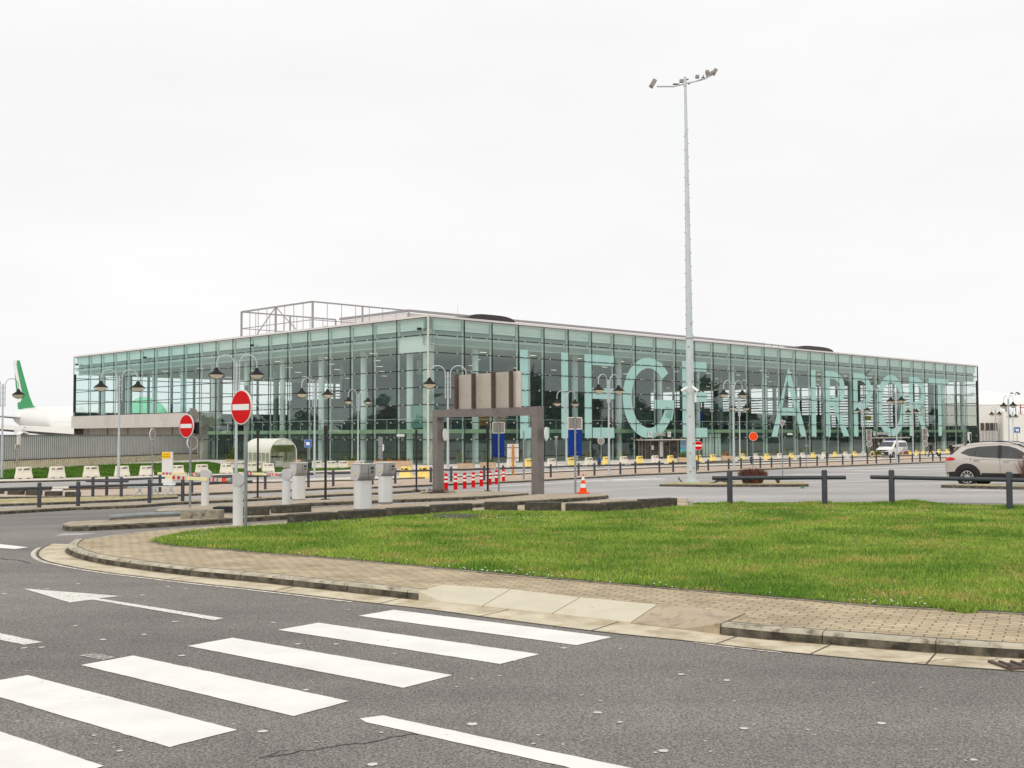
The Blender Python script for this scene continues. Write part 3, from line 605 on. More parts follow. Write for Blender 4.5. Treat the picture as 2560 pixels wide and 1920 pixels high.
pf = [(-300, 1216), (0, 1203), (300, 1196), (560, 1187), (840, 1179), (1140, 1171), (1400, 1164.5), (1640, 1159.5), (1860, 1153.5), (2060, 1149), (2400, 1138), (2700, 1130)]
pl = [Vector(P(u, v, .12)[:2]) for u, v in pf]+[Vector((150, 190)), Vector((150, 330)), Vector((-40, 330)), Vector((-100, 250)), Vector((-100, 90))]
if area([tuple(p) for p in pl]) < 0: pl = pl[::-1]
sheet('plaza', pl, .114, 'plaza', 8.)
kerb_ring('plaza_kerb', [Vector(P(u, v, .12)[:2]) for u, v in pf], .12, .2, closed=False)
gv = [Vector(P(u, v, .13)[:2]) for u, v in vg+vb]; sheet('verge', gv, .13, 'verge', 3.)
grass_mat('grass_far', (66, 102, 30), (104, 138, 50), (150, 150, 70), .95)
gvl = [tuple(p) for p in gv]
g2 = grass('verge_grass', gvl, lambda X, Y: np.full(X.shape, .5), .06, .16, .02, .12, 'grass_far', 260000) if False else None
mb = MB()
xs = [p[0] for p in gvl]; ys = [p[1] for p in gvl]; X = rng.uniform(min(xs), max(xs), 120000); Y = rng.uniform(min(ys), max(ys), 120000); k = pip(gvl, X, Y)
for x, y in zip(X[k][:45000], Y[k][:45000]):
    h = random.uniform(.05, .16); a = random.uniform(0, 6.28); c, s_ = .05*math.cos(a), .05*math.sin(a); mb.v += [(x-c, y-s_, -.82), (x+c, y+s_, -.82), (x+random.gauss(0, .04), y+random.gauss(0, .04), -.82+h)]; n = len(mb.v); mb.f.append((n-3, n-2, n-1)); mb.mi.append(0)
g2 = mb.build('verge_grass', 'grass_far', recalc=False); g2.data.attributes.new('rnd', 'FLOAT', 'FACE'); g2.data.attributes['rnd'].data.foreach_set('value', rng.random(len(g2.data.polygons)).astype(np.float32))
tag(g2, 'darker green grass strip in front of the corrugated fence', 'grass', kind='stuff')
# mast island and the island by the parked car
island('traffic_island', [(1648, 1210), (1660, 1207), (1700, 1204), (1850, 1203), (2010, 1205), (2022, 1208.2), (2017.6, 1209.3), (1900, 1210), (1760, 1210.8)], .12, 'moss')
island('traffic_island', [(2352, 1211), (2362, 1209.8), (2450, 1209.6), (2700, 1213), (2700, 1219), (2560, 1215.5), (2450, 1213.3)], .12, 'moss')
# parking lot markings
def strip(name, a, b, wv, mat='paint_worn', dz=.009):
    a = G2(*a); b = G2(*b); mb = MB(); sweep(mb, dens([a, b], 2., False), [(-wv/2, dz), (wv/2, dz)]); struct(mb.build(name, mat, recalc=False))
paint_white('paint_lot', .60, .72, (236, 232, 226), (190, 184, 178), 3)
for a, b, wv in (((1840, 1195.5), (2376, 1187.5), .8), ((1985, 1186), (2376, 1179), .8), ((1950, 1199.5), (2376, 1194), .7), ((2110, 1171.5), (2380, 1164), .8), ((2130, 1177), (2376, 1171.8), .6), ((1536, 1201), (1660, 1197), .9), ((1110, 1231), (1250, 1229), .2), ((2022, 1209), (2230, 1201), .5), ((1593, 1221.5), (1757, 1220.6), .35), ((2392, 1226.8), (2516, 1228.5), .3), ((1200, 1219), (1640, 1193.5), .35), ((0, 1205.5), (560, 1189.5), .35)):
    strip('parking_line', a, b, wv, 'paint_lot')
# ------------------------------------------------------------------ concrete blocks
def hgt(u, v, base): return HC+ray(u, v).z*base.y-base.z
def block(u1, u2, vt1, vt2, vb1, vb2, dz, mat, label, group, dep=.34):
    a = P(u1, vb1, dz); b = P(u2, vb2, dz); h = (hgt(u1, vt1, a)+hgt(u2, vt2, b))/2; d = b-a; d.z = 0; L = d.length; rz = math.atan2(d.y, d.x)
    mb = MB(); mb.box((L/2, dep/2, h/2-.02), (L, dep, h+.04), 0, .018); o = mb.build('concrete_block', mat); o.location = (a.x, a.y, min(a.z, b.z)); o.rotation_euler = (0, 0, rz)
    return tag(o, label, 'concrete block', group)
GBk = 'dark concrete blocks lining the back of the lawn'
for i, (q, lb) in enumerate([((741, 845.5, 1285.4, 1282, 1308.5, 1301.3), 'dark block at the left end of the lawn row, right of the red sign pole'),
    ((867, 965.5, 1277, 1274, 1300, 1293.5), 'dark block below the nearer ticket machine with a left neighbour'),
    ((985, 1077, 1270.5, 1266.5, 1290.3, 1284.5), 'dark block below the space between the ticket machine and the gantry'),
    ((1095, 1181.7, 1262.8, 1258.7, 1281.9, 1276.7), 'dark block in front of the left gantry leg beside the manhole'),
    ((1211, 1294, 1255, 1255.8, 1275.2, 1274.7), 'dark block midway below the gantry opening'),
    ((1311, 1398.6, 1256.4, 1256.4, 1276.7, 1277.5), 'dark block below the right gantry leg'),
    ((1413, 1514, 1259, 1260, 1279.6, 1280.5), 'dark block with white lichen spots below the traffic cone'),
    ((1524, 1606, 1256, 1253.5, 1277.5, 1272.3), 'dark block second from the right end of the lawn row'),
    ((1617, 1694, 1247.7, 1246, 1270.3, 1265.5), 'dark block at the right end of the lawn row')]):
    block(*q, .12, 'block', lb, GBk)
block(450, 548, 1275.5, 1273.5, 1297, 1296, .12, 'block_light', 'paler weathered concrete block lying against the fallen pipe', 'concrete blocks on the traffic island')
block(588, 668.5, 1268, 1266.5, 1289, 1287.5, .12, 'block', 'mossy block on the island just right of the front barrier post', 'concrete blocks on the traffic island')
block(691.5, 779, 1264.5, 1261, 1283.2, 1279, .12, 'block', 'mossy block right under the middle boom barrier post', 'concrete blocks on the traffic island')
GL = 'low blocks in the background at the left edge'
for q, lb in [((-40, 6.5, 1227, 1227, 1235, 1234.5), 'low block cut by the left edge of the photo'), ((18, 51.5, 1226, 1225.5, 1236.5, 1236.8), 'low block below the first white plastic barrier'), ((63.5, 94, 1226.5, 1226.5, 1238, 1238.5), 'low block left of the leftmost dark rail post'), ((111, 147, 1228.5, 1228.5, 1239.8, 1240), 'low block between the two leftmost rail posts'), ((161.5, 192, 1230, 1230, 1241.5, 1241.8), 'low block touching the second rail post from the left')]:
    block(*q, .12, 'block', lb, GL)
# fallen pipe
a = P(272, 1300.5, .12); b = P(450, 1291, .12); mb = MB(); a.z += .06; b.z += .06; mb.tube([a, a+(b-a)*.4+Vector((0, 0, .02)), b+(b-a)*.35], .055, 12); tag(mb.build('fallen_pipe', 'galv', smooth=True), 'grey metal pole lying flat on the near traffic island', 'pole')
a = P(552, 1285, .12); b = P(576, 1282, .12); mb = MB(); mb.box(((a+b)/2+Vector((0, 0, .1))), (.5, .5, .14)); tag(mb.build('drain_box', 'black'), 'black box between the pale block and the front barrier post', 'box')
# ------------------------------------------------------------------ post and rail barriers
def rail(p1, p2, o1, o2, label, dz=.12, H=.9, r=.073):
    a = P(*p1, dz); b = P(*p2, dz); d = (b-a); L = Vector((d.x, d.y)).length; rz = math.atan2(d.y, d.x); mid_ = a
    t = empty('post_and_rail', a, rz, label=label, cat='barrier rail', group='dark grey post and rail barriers')
    for k, x in enumerate((0, L)):
        if x == 0 and p1[0] < -30: continue
        mb = MB(); z0 = (b.z-a.z) if k else 0
        mb.lathe([(r, -.05), (r, H-.03), (r*.9, H-.008), (r*.6, H), (0, H)], (x, 0, z0), 14); mb.build('post', 'rail_grey', t, smooth=True)
    sl_ = (b.z-a.z)/L; mb = MB(); z = H*.78; mb.tube([(-o1, 0, z-o1*sl_), (L+o2, 0, z+(L+o2)*sl_)], .052, 12); mb.build('crossbar', 'rail_grey', t, smooth=True)
rail((1825, 1263), (2062, 1262), .45, .55, 'rail on the lawn edge in front of the low round bush', .12)
rail((2230, 1262), (2524.5, 1272.5), .55, 2.0, 'rail on the lawn edge in front of the beige car', .12)
rail((-60, 1276), (98, 1268.5), .3, .5, 'rail cut by the left edge of the photo, nearest on that side')
rail((195, 1264.7), (373.5, 1257), .35, .55, 'rail crossing below the three leftmost white plastic barriers, nearest row')
rail((232, 1240.4), (303, 1241), .35, .35, 'short rail right behind the leftmost street lamp in full view', .12)
rail((266.5, 1238), (399.8, 1230), .35, .4, 'rail behind the metal rack, touching the white pillar')
rail((456.5, 1253), (590, 1247), .3, .8, 'rail behind the front boom barrier arm')
rail((479.5, 1232), (663, 1223), .3, .3, 'rail under the trolley shelter, behind the middle boom')
rail((715, 1221), (771, 1218.3), .3, .35, 'rail behind the far left ticket machine')
rail((833, 1215.6), (931, 1211.6), .35, .3, 'rail between the two tallest black poles, behind the near ticket machine')
rail((988, 1208.9), (1077, 1205.7), .3, .3, 'rail in front of the two faded yellow barriers left of the gantry')
rail((1128, 1203.8), (1210.7, 1201), .45, .45, 'rail seen through the gantry, in front of two stone planters')
rail((1258, 1199.5), (1338, 1195.6), .4, .4, 'rail seen through the gantry, at the wooden post')
GRl = [((1377, 1193), (1446.5, 1189), 'rail just right of the gantry, behind the second blue sign'), ((1486.3, 1188.8), (1551, 1186.2), 'rail left of the big letter G, beneath the blue litter bin'),
 ((1588.6, 1183.5), (1648.6, 1181.3), 'rail in front of the arrivals doors'), ((1683, 1180.2), (1741, 1178), 'rail crossing behind the tall floodlight mast'), ((1770.7, 1176.3), (1822, 1173.5), 'rail immediately right of the floodlight mast'),
 ((1853, 1171.5), (1901, 1169.3), 'rail behind the low round bush, under the orange disc sign'), ((1929, 1169), (1974.5, 1167.2), 'rail behind the give way sign pole'), ((2000.8, 1166.5), (2043, 1164.6), 'rail below the big letter I of airport'),
 ((2068, 1163.8), (2107, 1162), 'rail below the first letter R of airport'), ((2131, 1161.4), (2168.7, 1160), 'rail below the letter P of airport'), ((2191, 1159), (2226.4, 1157.6), 'rail in front of the bonnet of the white van'),
 ((2247, 1156.8), (2281, 1155.3), 'rail in front of the rear of the white van'), ((2300, 1154.4), (2332, 1153.2), 'rail in front of the walking man'), ((2351, 1152.3), (2385, 1150.8), 'rail in front of the person in the hood')]
for a, b, lb in GRl: rail(a, b, .45, .45, lb, .12, .86)
# ------------------------------------------------------------------ boom barriers
def boom(bu, bv, uL, uR, vHt, vHb, tip, label, arm0, rr=None):
    a = P(bu, bv, .12); t = empty('boom_barrier', a, 0, label=label, cat='boom barrier', group='parking boom barriers')
    wd = (uR-uL)*a.y/FPX; hb = hgt(bu, vHb, a); ht = hgt(bu, vHt, a)
    mb = MB(); n = 16; r = wd/2; prof = []
    mb.lathe([(r, -.05), (r, hb)], (0, 0, 0), 28); mb.build('column', 'machine_white', t, smooth=True)
    # rounded head: disc lying on its side, flat front left
    mb = MB(); hh = ht-hb; R_ = hh/2*1.02; pts = []
    for k in range(25):
        an = math.pi*2*k/24; x = math.cos(an)*R_*1.0; z = math.sin(an)*R_; pts.append((max(x, -R_*.72) if z < R_*.55 else x, z))
    mb.prism(pts[:-1], (0.01, -r*1.05, hb+hh/2), (1, 0, 0), (0, 0, 1), (0, r*2.1, 0)); mb.build('head', 'machine_lid', t, smooth=True)
    s0 = Vector((0, 0, 0)); az = hgt(arm0[0], arm0[1], a); x0 = (arm0[0]-bu)*a.y/FPX
    e_ = AT(tip[0], tip[1], (az-HC+a.z)/ray(*tip).z) if False else None
    dpt = (a.z+az-HC)/ray(*tip).z; tp = AT(tip[0], tip[1], dpt); tp = Vector((tp.x-a.x, tp.y-a.y, az)); st_ = Vector((x0, -.02, az)); d = tp-st_; L = d.length; dn = d.normalized()
    mb = MB(); mb.tube([st_-dn*.02, st_+dn*.07], .052, 12); mb.tube([st_+dn*.07, st_+dn*.17], [.052, .04], 12); mb.build('arm_clamp', 'machine_grey', t, smooth=True)
    arm = MB(); sg = [(0, .34, 0)]; 
    segs = [(0.06, .13, 3), (.13, .18, 1), (.18, .2, 2), (.2, .235, 1), (.235, .26, 2), (.26, .29, 1), (.29, .31, 2), (.31, .34, 1), (.34, .66, 0), (.66, .69, 1), (.69, .72, 2), (.72, .76, 1), (.76, .8, 2), (.8, .84, 1), (.84, .88, 2), (.88, 1, 0)]
    for q0, q1, mi in segs: arm.m = mi; arm.bar(st_+d*q0+Vector((0, 0, 0)), st_+d*q1, .045, .075)
    ao = arm.build('arm', ['boom', 'boom_grey', 'red', 'orange'], t)
    return t
boom(594.5, 1311, 582, 607, 1182, 1215.6, (415, 1192.5), 'front boom barrier, its arm level and striped red and white', (579, 1200.8))
boom(512.5, 1263.6, 503, 522, 1173.7, 1202.6, (395, 1183.5), 'boom barrier furthest left, behind the arm of the front one', (503, 1185.3))
boom(715.5, 1262, 705, 726, 1172, 1200, (598, 1183), 'boom barrier right of the nearest red sign, its arm passing behind the sign pole', (704, 1186.7))
# ------------------------------------------------------------------ ticket machines
def machine(bu, bv, cw, hw, vHt, vHb, label, dz=.12):
    a = P(bu, bv, dz); t = empty('ticket_machine', a, .58, label=label, cat='ticket machine', group='parking ticket machines')
    k = a.y/FPX; w_ = cw*k; hb = hgt(bu, vHb, a); ht = hgt(bu, vHt, a); W = hw*k*.78; hh = ht-hb
    mb = MB(); pr = []
    for q in range(32):
        an = 2*math.pi*q/32; c, s_ = math.cos(an), math.sin(an); pr.append((w_/2*math.copysign(abs(c)**.55, c), w_*.42*math.copysign(abs(s_)**.55, s_)))
    mb.prism(pr, (0, 0, -.05), (1, 0, 0), (0, 1, 0), (0, 0, hb+.05)); mb.build('column', 'machine_white', t, smooth=True)
    mb = MB(); pr2 = [(x*1.01, y*1.01) for x, y in pr]; mb.prism(pr2, (0, 0, -.02), (1, 0, 0), (0, 1, 0), (0, 0, .06)); mb.build('plinth', 'sign_back', t)
    # head: profile in y-z (curved front), extruded along x, plus left side cheek
    mb = MB(); D_ = w_*1.1; pf_ = [(-D_*.62, hh), (D_*.5, hh), (D_*.5, 0), (-D_*.30, 0), (-D_*.44, hh*.1), (-D_*.54, hh*.25), (-D_*.60, hh*.5), (-D_*.62, hh*.8)]
    mb.prism(pf_, (-W*.5+W*.1, 0, hb), (0, 1, 0), (0, 0, 1), (W*.9, 0, 0)); mb.build('head', 'machine_grey', t)
    mb = MB(); mb.prism([(y*.98-.004, z*.96+.01) for y, z in pf_], (-W*.5, .03, hb), (0, 1, 0), (0, 0, 1), (W*.1-.004, 0, 0)); mb.build('side_cheek', 'machine_lid', t)
    mb = MB(); mb.box((W*.02, -D_*.06, hb+hh+.012), (W*1.0, D_*1.16, .022), 0, .008); mb.build('lid', 'machine_lid', t)
    mb = MB(); mb.box((W*.02+W*.1, -D_*.56, hb+hh*.93), (.006, .03, .02)); mb.box((W*.05, -D_*.625, hb+hh*.5), (.006, .006, hh*.92)); mb.build('door_seam', 'black', t)
    mb = MB(); mb.box((W*.28, -D_*.615, hb+hh*.55), (W*.16, .02, .03)); mb.build('card_slot', 'black', t); mb = MB(); mb.box((W*.28, -D_*.62, hb+hh*.78), (W*.22, .012, hh*.16)); mb.build('display', 'car_glass', t)
    mb = MB(); mb.box((-W*.5-.012, -.02, hb+hh*.38), (.03, .05, .05), 0, .01); mb.build('lamp', 'amber', t)
machine(907, 1275, 41.5, 55, 1161, 1201, 'nearest ticket machine, white column with a grey box head')
machine(963.3, 1258, 33, 44, 1158, 1190, 'ticket machine between the nearest one and the gantry')
machine(746.5, 1250, 31, 39, 1158.5, 1189, 'ticket machine right of the middle boom barrier, furthest left')
# ------------------------------------------------------------------ black poles, plain poles
def pole(name, u, vt, vb, r, mat, label, dz=.12, cat='pole', group=None, cap=None):
    a = P(u, vb, dz); h = hgt(u, vt, a); t = empty(name, a, 0, label=label, cat=cat, group=group)
    mb = MB(); mb.lathe([(r, -.03), (r, h)], (0, 0, 0), 12); mb.build('pole', mat, t, smooth=True); return t, a, h
for u, vt, vb, lb in ((644, 1079.7, 1244, 'slim black pole in front of the trolley shelter'), (813.6, 1071.5, 1248.5, 'tallest black pole, left of the nearest ticket machine'), (1041, 1080, 1224.8, 'slim black pole just left of the gantry'), (1219.5, 1072.8, 1227.5, 'slim black pole inside the gantry opening beside the blue sign')):
    t, a, h = pole('black_pole', u, vt, vb, .045, 'black_pole', lb, .12, 'pole', 'slim black poles on the parking islands')
    mb = MB(); mb.box((0, 0, .012), (.3, .3, .024)); mb.build('base_plate', 'black_pole', t)
    mb = MB(); mb.box((.0, 0, h-.05), (.13, .12, .34), 0, .02); mb.build('sensor_head', 'black_pole', t)
for u, vt, vb, r, lb in ((1185, 1091.4, 1172, .05, 'bare grey pole rising from behind a stone planter inside the gantry'), (1309.5, 1079, 1198, .055, 'bare grey pole near the right gantry leg'), (2072, 1068, 1130+6, .04, 'bare thin pole below the first letter R of airport'), (2411, 1071, 1140, .05, 'bare pole left of the traffic light by the far corner of the terminal')):
    t, a, h = pole('grey_pole', u, vt, vb, r, 'galv', lb, .12, 'pole', 'bare grey poles'); mb = MB(); mb.lathe([(r*1.1, h), (r*1.1, h+.03), (0, h+.05)], n=12); mb.build('cap', 'galv', t)
# ------------------------------------------------------------------ traffic signs
def disc(mb, c, n, r, th, k=36, back=True):
    n = Vector(n).normalized(); ex = n.cross(Vector((0, 0, 1))).normalized()*-1; ey = Vector((0, 0, 1))
    c = Vector(c); mb.prism([(r*math.cos(2*math.pi*i/k), r*math.sin(2*math.pi*i/k)) for i in range(k)], c-n*th/2, ex, ey, n*th)
def round_sign(t, c, n, r, kind):
    n = Vector(n).normalized(); ex = Vector((0, 0, 1)).cross(n); mb = MB(); disc(mb, c, n, r, .03); rim = mb.build('sign_rim', 'sign_rim', t)
    c = Vector(c)
    if kind == 'noentry':
        mb = MB(); disc(mb, c+n*.018, n, r*.93, .008); f = mb.build('sign_face', 'red', t)
        mb = MB(); mb.prism([(-r*.80, -r*.17), (r*.80, -r*.17), (r*.80, r*.17), (-r*.80, r*.17)], c+n*.023, ex, (0, 0, 1), n*.004); mb.build('white_bar', 'white', f)
        mb = MB(); disc(mb, c-n*.017, n, r*.93, .006); mb.build('sign_back', 'sign_back', t)
    elif kind == 'back':
        mb = MB(); disc(mb, c+n*.016, n, r*.88, .008); mb.build('sign_back', 'sign_back', t)
    elif kind == 'orange':
        mb = MB(); disc(mb, c+n*.018, n, r*.93, .008); mb.build('sign_face', 'orange', t)
    elif kind == 'whiteface':
        mb = MB(); disc(mb, c+n*.018, n, r*.93, .008); mb.build('sign_face', 'white', t)
# near no-entry sign
t, a, h = pole('no_entry_sign', 613.5, 970, 1318.6, .036, 'galv', 'nearest and largest red no entry sign on a grey pole at the lawn corner', .11, 'no entry sign', 'red no entry signs')
cz = hgt(610, 1018, a); n_ = Vector((-math.sin(math.radians(42)), -math.cos(math.radians(42)), 0)); round_sign(t, Vector((-.035, -.02, cz))+n_*.06, n_, .352, 'noentry')
mb = MB(); mb.lathe([(.042, h-.01), (.042, h+.05), (0, h+.06)], n=12); mb.build('cap', 'galv', t)
for z in (-.3, .3): mb = MB(); mb.box((0, 0, cz+z), (.11, .1, .04)); mb.build('bracket', 'sign_back', t)
# second sign cluster
t, a, h = pole('no_entry_sign', 475, 1020, 1268.5, .036, 'galv', 'smaller red no entry sign with sign backs stacked behind it on one pole', .12, 'no entry sign', 'red no entry signs')
n_ = Vector((-math.sin(math.radians(40)), -math.cos(math.radians(40)), 0)); k = a.y/FPX; round_sign(t, Vector(((470-475)*k, -.03, hgt(470, 1065, a)))+n_*.06, n_, .352, 'noentry')
nb = Vector((math.sin(math.radians(58)), -math.cos(math.radians(58)), 0)); oc = .22
mb = MB(); exx = Vector((0, 0, 1)).cross(nb); mb.prism([(oc*math.cos(math.pi/8+i*math.pi/4), oc*math.sin(math.pi/8+i*math.pi/4)) for i in range(8)], Vector((.03, .16, hgt(477, 1038, a)))+nb*.0, exx, (0, 0, 1), nb*-.02); mb.build('octagonal_sign_back', 'sign_back', t)
round_sign(t, (.03, .07, hgt(477, 1107, a)), nb, .205, 'back')
mb = MB(); mb.box(((492-475)*k, .08, hgt(492, 1070, a)), (.2, .03, .40), math.radians(-25), .01); mb.build('side_panel', 'sign_back', t); mb = MB(); mb.box(((488-475)*k, .03, hgt(492, 1070, a)), (.12, .12, .34), math.radians(-25), .01); mb.build('signal_box', 'black', t)
# round back sign pole
t, a, h = pole('sign_pole', 380, 1070, 1243, .03, 'galv', 'thin pole with one round sign seen from behind, left of the smaller no entry sign', .12, 'sign', 'signs seen from behind')
k = a.y/FPX; round_sign(t, (0, -.04, hgt(380, 1085, a)), (math.sin(1.4), -math.cos(1.4), 0), 14.5*k, 'back')
t, a, h = pole('sign_pole', 42, 1090, 1196.6, .06, 'sign_back', 'brownish pole with a narrow edge-on sign in front of the first white barrier', .13, 'sign', 'signs seen from behind')
mb = MB(); mb.box((.09, 0, hgt(45, 1100, a)), (.04, .5, .62)); mb.build('sign_panel', 'sign_rim', t); round_sign(t, (.05, -.1, hgt(45, 1117, a)), (.9, -.35, 0), .2, 'back')
# blue information signs seen from behind
for (u, vt, vb, g0, g1, b1, w2, lb) in ((1247, 1052, 1227.5, 1055.6, 1083, 1142.6, 14.6, 'blue panel sign with a grey box above, inside the gantry opening'), (1438.6, 1040.4, 1234.5, 1044, 1073, 1139, 17.3, 'blue panel sign with a grey box above, beside the traffic cone')):
    t, a, h = pole('blue_sign', u, vt, vb, .035, 'galv', lb, .12, 'sign', 'blue panel signs'); k = a.y/FPX
    mb = MB(); z0, z1 = hgt(u, g1-.5, a), hgt(u, g0, a); mb.box((0, .055, (z0+z1)/2), (2*w2*k, .03, z1-z0), 0, .012); f = mb.build('grey_panel', 'sign_back', t)
    mb = MB(); W = w2*k
    for A_, B_ in (((-W, z1), (W, z1)), ((-W, z0), (W, z0)), ((-W, z0), (-W, z1)), ((W, z0), (W, z1))): mb.bar((A_[0], .04, A_[1]), (B_[0], .04, B_[1]), .03, .03)
    mb.build('panel_frame', 'sign_rim', f)
    mb = MB(); z2 = hgt(u, b1, a); z3 = hgt(u, g1+1.5, a); mb.box((0, .055, (z2+z3)/2), (2*w2*k, .03, z3-z2)); mb.build('blue_panel', 'blue', t)
    for z in (z3-.08, z2+.12, z1-.1): mb = MB(); mb.box((.02, .02, z), (.1, .06, .03)); mb.build('clamp', 'galv', t)
# more signs in the distance
def sign_far(u, vt, vb, label, parts, r=.035, mat='galv', dz=.12):
    t, a, h = pole('sign_pole', u, vt, vb, r, mat, label, dz, 'sign', 'signs seen from behind'); k = a.y/FPX
    for kind, du, v, sz in parts:
        z = hgt(u, v, a)
        if kind == 'tri':
            s_ = sz*k; mb = MB(); mb.prism([(-s_, s_*.8), (s_, s_*.8), (0, -s_*.9)], (du*k, -.06, z), (1, 0, 0), (0, 0, 1), (0, .02, 0)); f = mb.build('sign_rim', 'sign_rim', t)
            mb = MB(); mb.prism([(-s_*.72, s_*.62), (s_*.72, s_*.62), (0, -s_*.6)], (du*k, -.07, z), (1, 0, 0), (0, 0, 1), (0, .008, 0)); mb.build('sign_back', 'sign_back', t)
        elif kind == 'rect':
            mb = MB(); mb.box((du*k, .05, z), (2*sz[0]*k, .03, 2*sz[1]*k), 0, .02); f = mb.build('sign_rim', 'sign_rim', t); mb = MB(); mb.box((du*k, .045, z), (1.8*sz[0]*k, .034, 1.84*sz[1]*k)); mb.build('sign_back', 'sign_back', t)
            mb = MB(); mb.tube([(0, 0, z-sz[1]*k), (0, 0, z+sz[1]*k)], r*1.4, 8); mb.build('bracket', 'gantry', t)
        else: round_sign(t, (du*k, -.06, z), (0, -1, 0), sz*k, kind)
    return t
sign_far(1503, 1062, 1168, 'round sign back on a pole beside the litter bin, left of letter G', [('back', 0, 1102.5, 8.6)])
sign_far(1391, 1090, 1172, 'small triangular sign back left of the first street lamp right of the gantry', [('tri', 0, 1095, 5), ('rect', 0, 1107, (3, 7))])
sign_far(1745.5, 1103, 1174, 'far red no entry sign half hidden by the floodlight mast', [('noentry', 0, 1114, 11.6)], .05, 'black_pole')
sign_far(1883, 1068, 1168, 'orange disc sign on a pole behind the low bush', [('orange', 1, 1091, 11)], .04)
sign_far(1956.7, 1046, 1191, 'triangular give way sign seen from behind on a grey pole', [('tri', 0, 1059, 9.6)], .04)
sign_far(2016, 1079.7, 1166.5, 'thin pole with one small arrow tag below letter I', [('rect', 1.5, 1114, (4.3, 2.2))], .035)
sign_far(2173.5, 1073, 1141, 'stack of two square sign backs over a round one, left of the departures sign', [('rect', 0, 1080.5, (7, 7.4)), ('rect', 0, 1095.5, (7, 7.2)), ('back', 0, 1110, 7.4)], .05)
sign_far(2313.4, 1071, 1143, 'stack of two square sign backs over a round one, right of the white van', [('rect', 0, 1079, (7, 7.5)), ('rect', 0, 1094, (7, 7.4)), ('back', 0, 1109, 7.5)], .05)
# narrow multi panel sign left of gantry
t, a, h = pole('panel_sign', 951, 1092, 1171, .05, 'galv', 'tall narrow sign stack seen nearly edge-on beside the stone planter', .12, 'sign'); k = a.y/FPX
for v0, v1 in ((1093, 1116), (1117, 1139), (1140, 1158)):
    mb = MB(); z0, z1 = hgt(951, v1, a), hgt(951, v0, a); mb.box((0, .06, (z0+z1)/2), (11*k, .05, z1-z0-.02), .0, .02); mb.build('sign_panel', 'galv', t)
mb = MB(); mb.box((7*k, .02, hgt(951, 1119, a)), (3*k, .3, 16*k), 0); mb.build('side_panel', 'sign_rim', t); round_sign(t, (-6*k, -.05, hgt(945, 1155, a)), (0, -1, 0), 2.5*k, 'noentry')
# wooden post with white board
a = P(1282.5, 1188, .12); t = empty('notice_board', a, 0, label='white board on a chunky wooden post seen through the gantry', cat='notice board'); k = a.y/FPX; h = hgt(1282.5, 1111, a)
mb = MB(); mb.lathe([(.085, -.03), (.085, h-.06), (.05, h)], n=12); mb.build('post', 'wood', t, smooth=True)
mb = MB(); mb.box((0, .12, hgt(1282, 1131.5, a)), (29*k, .04, 43*k)); f = mb.build('board', 'sign_rim', t); mb = MB(); mb.box((0, .095, hgt(1282, 1119, a)), (29*k, .03, .05)); mb.box((0, .095, hgt(1282, 1145, a)), (29*k, .03, .05)); mb.build('batten', 'gantry', f)
# traffic light
t, a, h = pole('traffic_light', 2425, 1080, 1140, .05, 'sign_rim', 'small traffic light head on a pale pole near the far corner of the terminal', .12, 'traffic light'); k = a.y/FPX
mb = MB(); mb.box((0, .04, hgt(2425, 1091, a)), (9*k, .1, 20*k)); mb.build('back_board', 'sign_rim', t); mb = MB(); mb.box((1.2*k, -.06, hgt(2425, 1092, a)), (3.4*k, .16, 17*k), 0, .03); mb.build('signal_housing', 'black', t)
# ------------------------------------------------------------------ gantry
za = (P(1092, 1226.5, .12).z+P(1341, 1241.5, .12).z)/2; a = ATZ(1092, 1226.5, za); b = ATZ(1341, 1241.5, za); d = b-a; L = Vector((d.x, d.y)).length; rz = math.atan2(d.y, d.x)
t = empty('height_gantry', a, rz, label='brown steel portal frame over the lane with a sign board seen from behind', cat='gantry'); H = (hgt(1080, 1024.6, a)+hgt(1352, 1016.6, b))/2
k = a.y/FPX; W = .34; DD = .34; dzb = b.z-a.z; HB = .32
cD = Vector((0, 0, 0))
for x, z0 in ((0, 0), (L, dzb)): mb = MB(); mb.box((x, DD/2-.1, (H-HB-.3)/2), (W, DD, H-HB+.3), 0, .01); o = mb.build('leg', 'gantry', t)
for x, z0 in ((0, 0), (L, dzb)):
    mb = MB(); mb.box((x, DD/2-.1, z0+.02), (.62, .62, .04))
    for sx in (-.25, .25):
        for sy in (-.25, .25): mb.lathe([(.018, 0), (.018, .1), (0, .1)], (x+sx, DD/2-.1+sy, z0), 8)
    mb.build('base_plate', 'gantry_rib', t)
mb = MB(); mb.box((L/2, DD/2-.1, H-HB/2), (L+W, DD, HB), 0, .01); mb.build('beam', 'gantry', t)
# sign board: solve where px columns fall along the gantry
def along(u, A=a, ang=rz):
    r_ = ray(u, 1000); ex = Vector((math.cos(ang), math.sin(ang))); M2 = Matrix(((r_.x, -ex.x), (r_.y, -ex.y))); s_ = M2.inverted() @ Vector((A.x, A.y)); return s_[1], s_[0]
x0, y0 = along(1142); x1, y1 = along(1297); zt = (HC+ray(1147, 938).z*y0+HC+ray(1297, 927).z*y1)/2-a.z
ins = MB(); ins.box(((x0+x1)/2, .12, (H+zt)/2), (x1-x0, .06, zt-H), 0, .004); bd = ins.build('sign_board', 'gantry_board', t)
mb = MB(); mb.box((x1-.11, .075, (H+zt)/2), (.26, .03, zt-H)); mb.build('board_edge', 'board_edge', bd)
for u in (1147.5, 1190, 1239.5, 1284):
    x, _ = along(u); mb = MB(); mb.prism([(-.09, H), (.09, H), (.09, zt+.02), (-.06, zt+.02), (-.09, zt-.05)], (x-.035, -.12, 0), (0, 1, 0), (0, 0, 1), (.07, 0, 0)); mb.build('rib', 'gantry_rib', t)
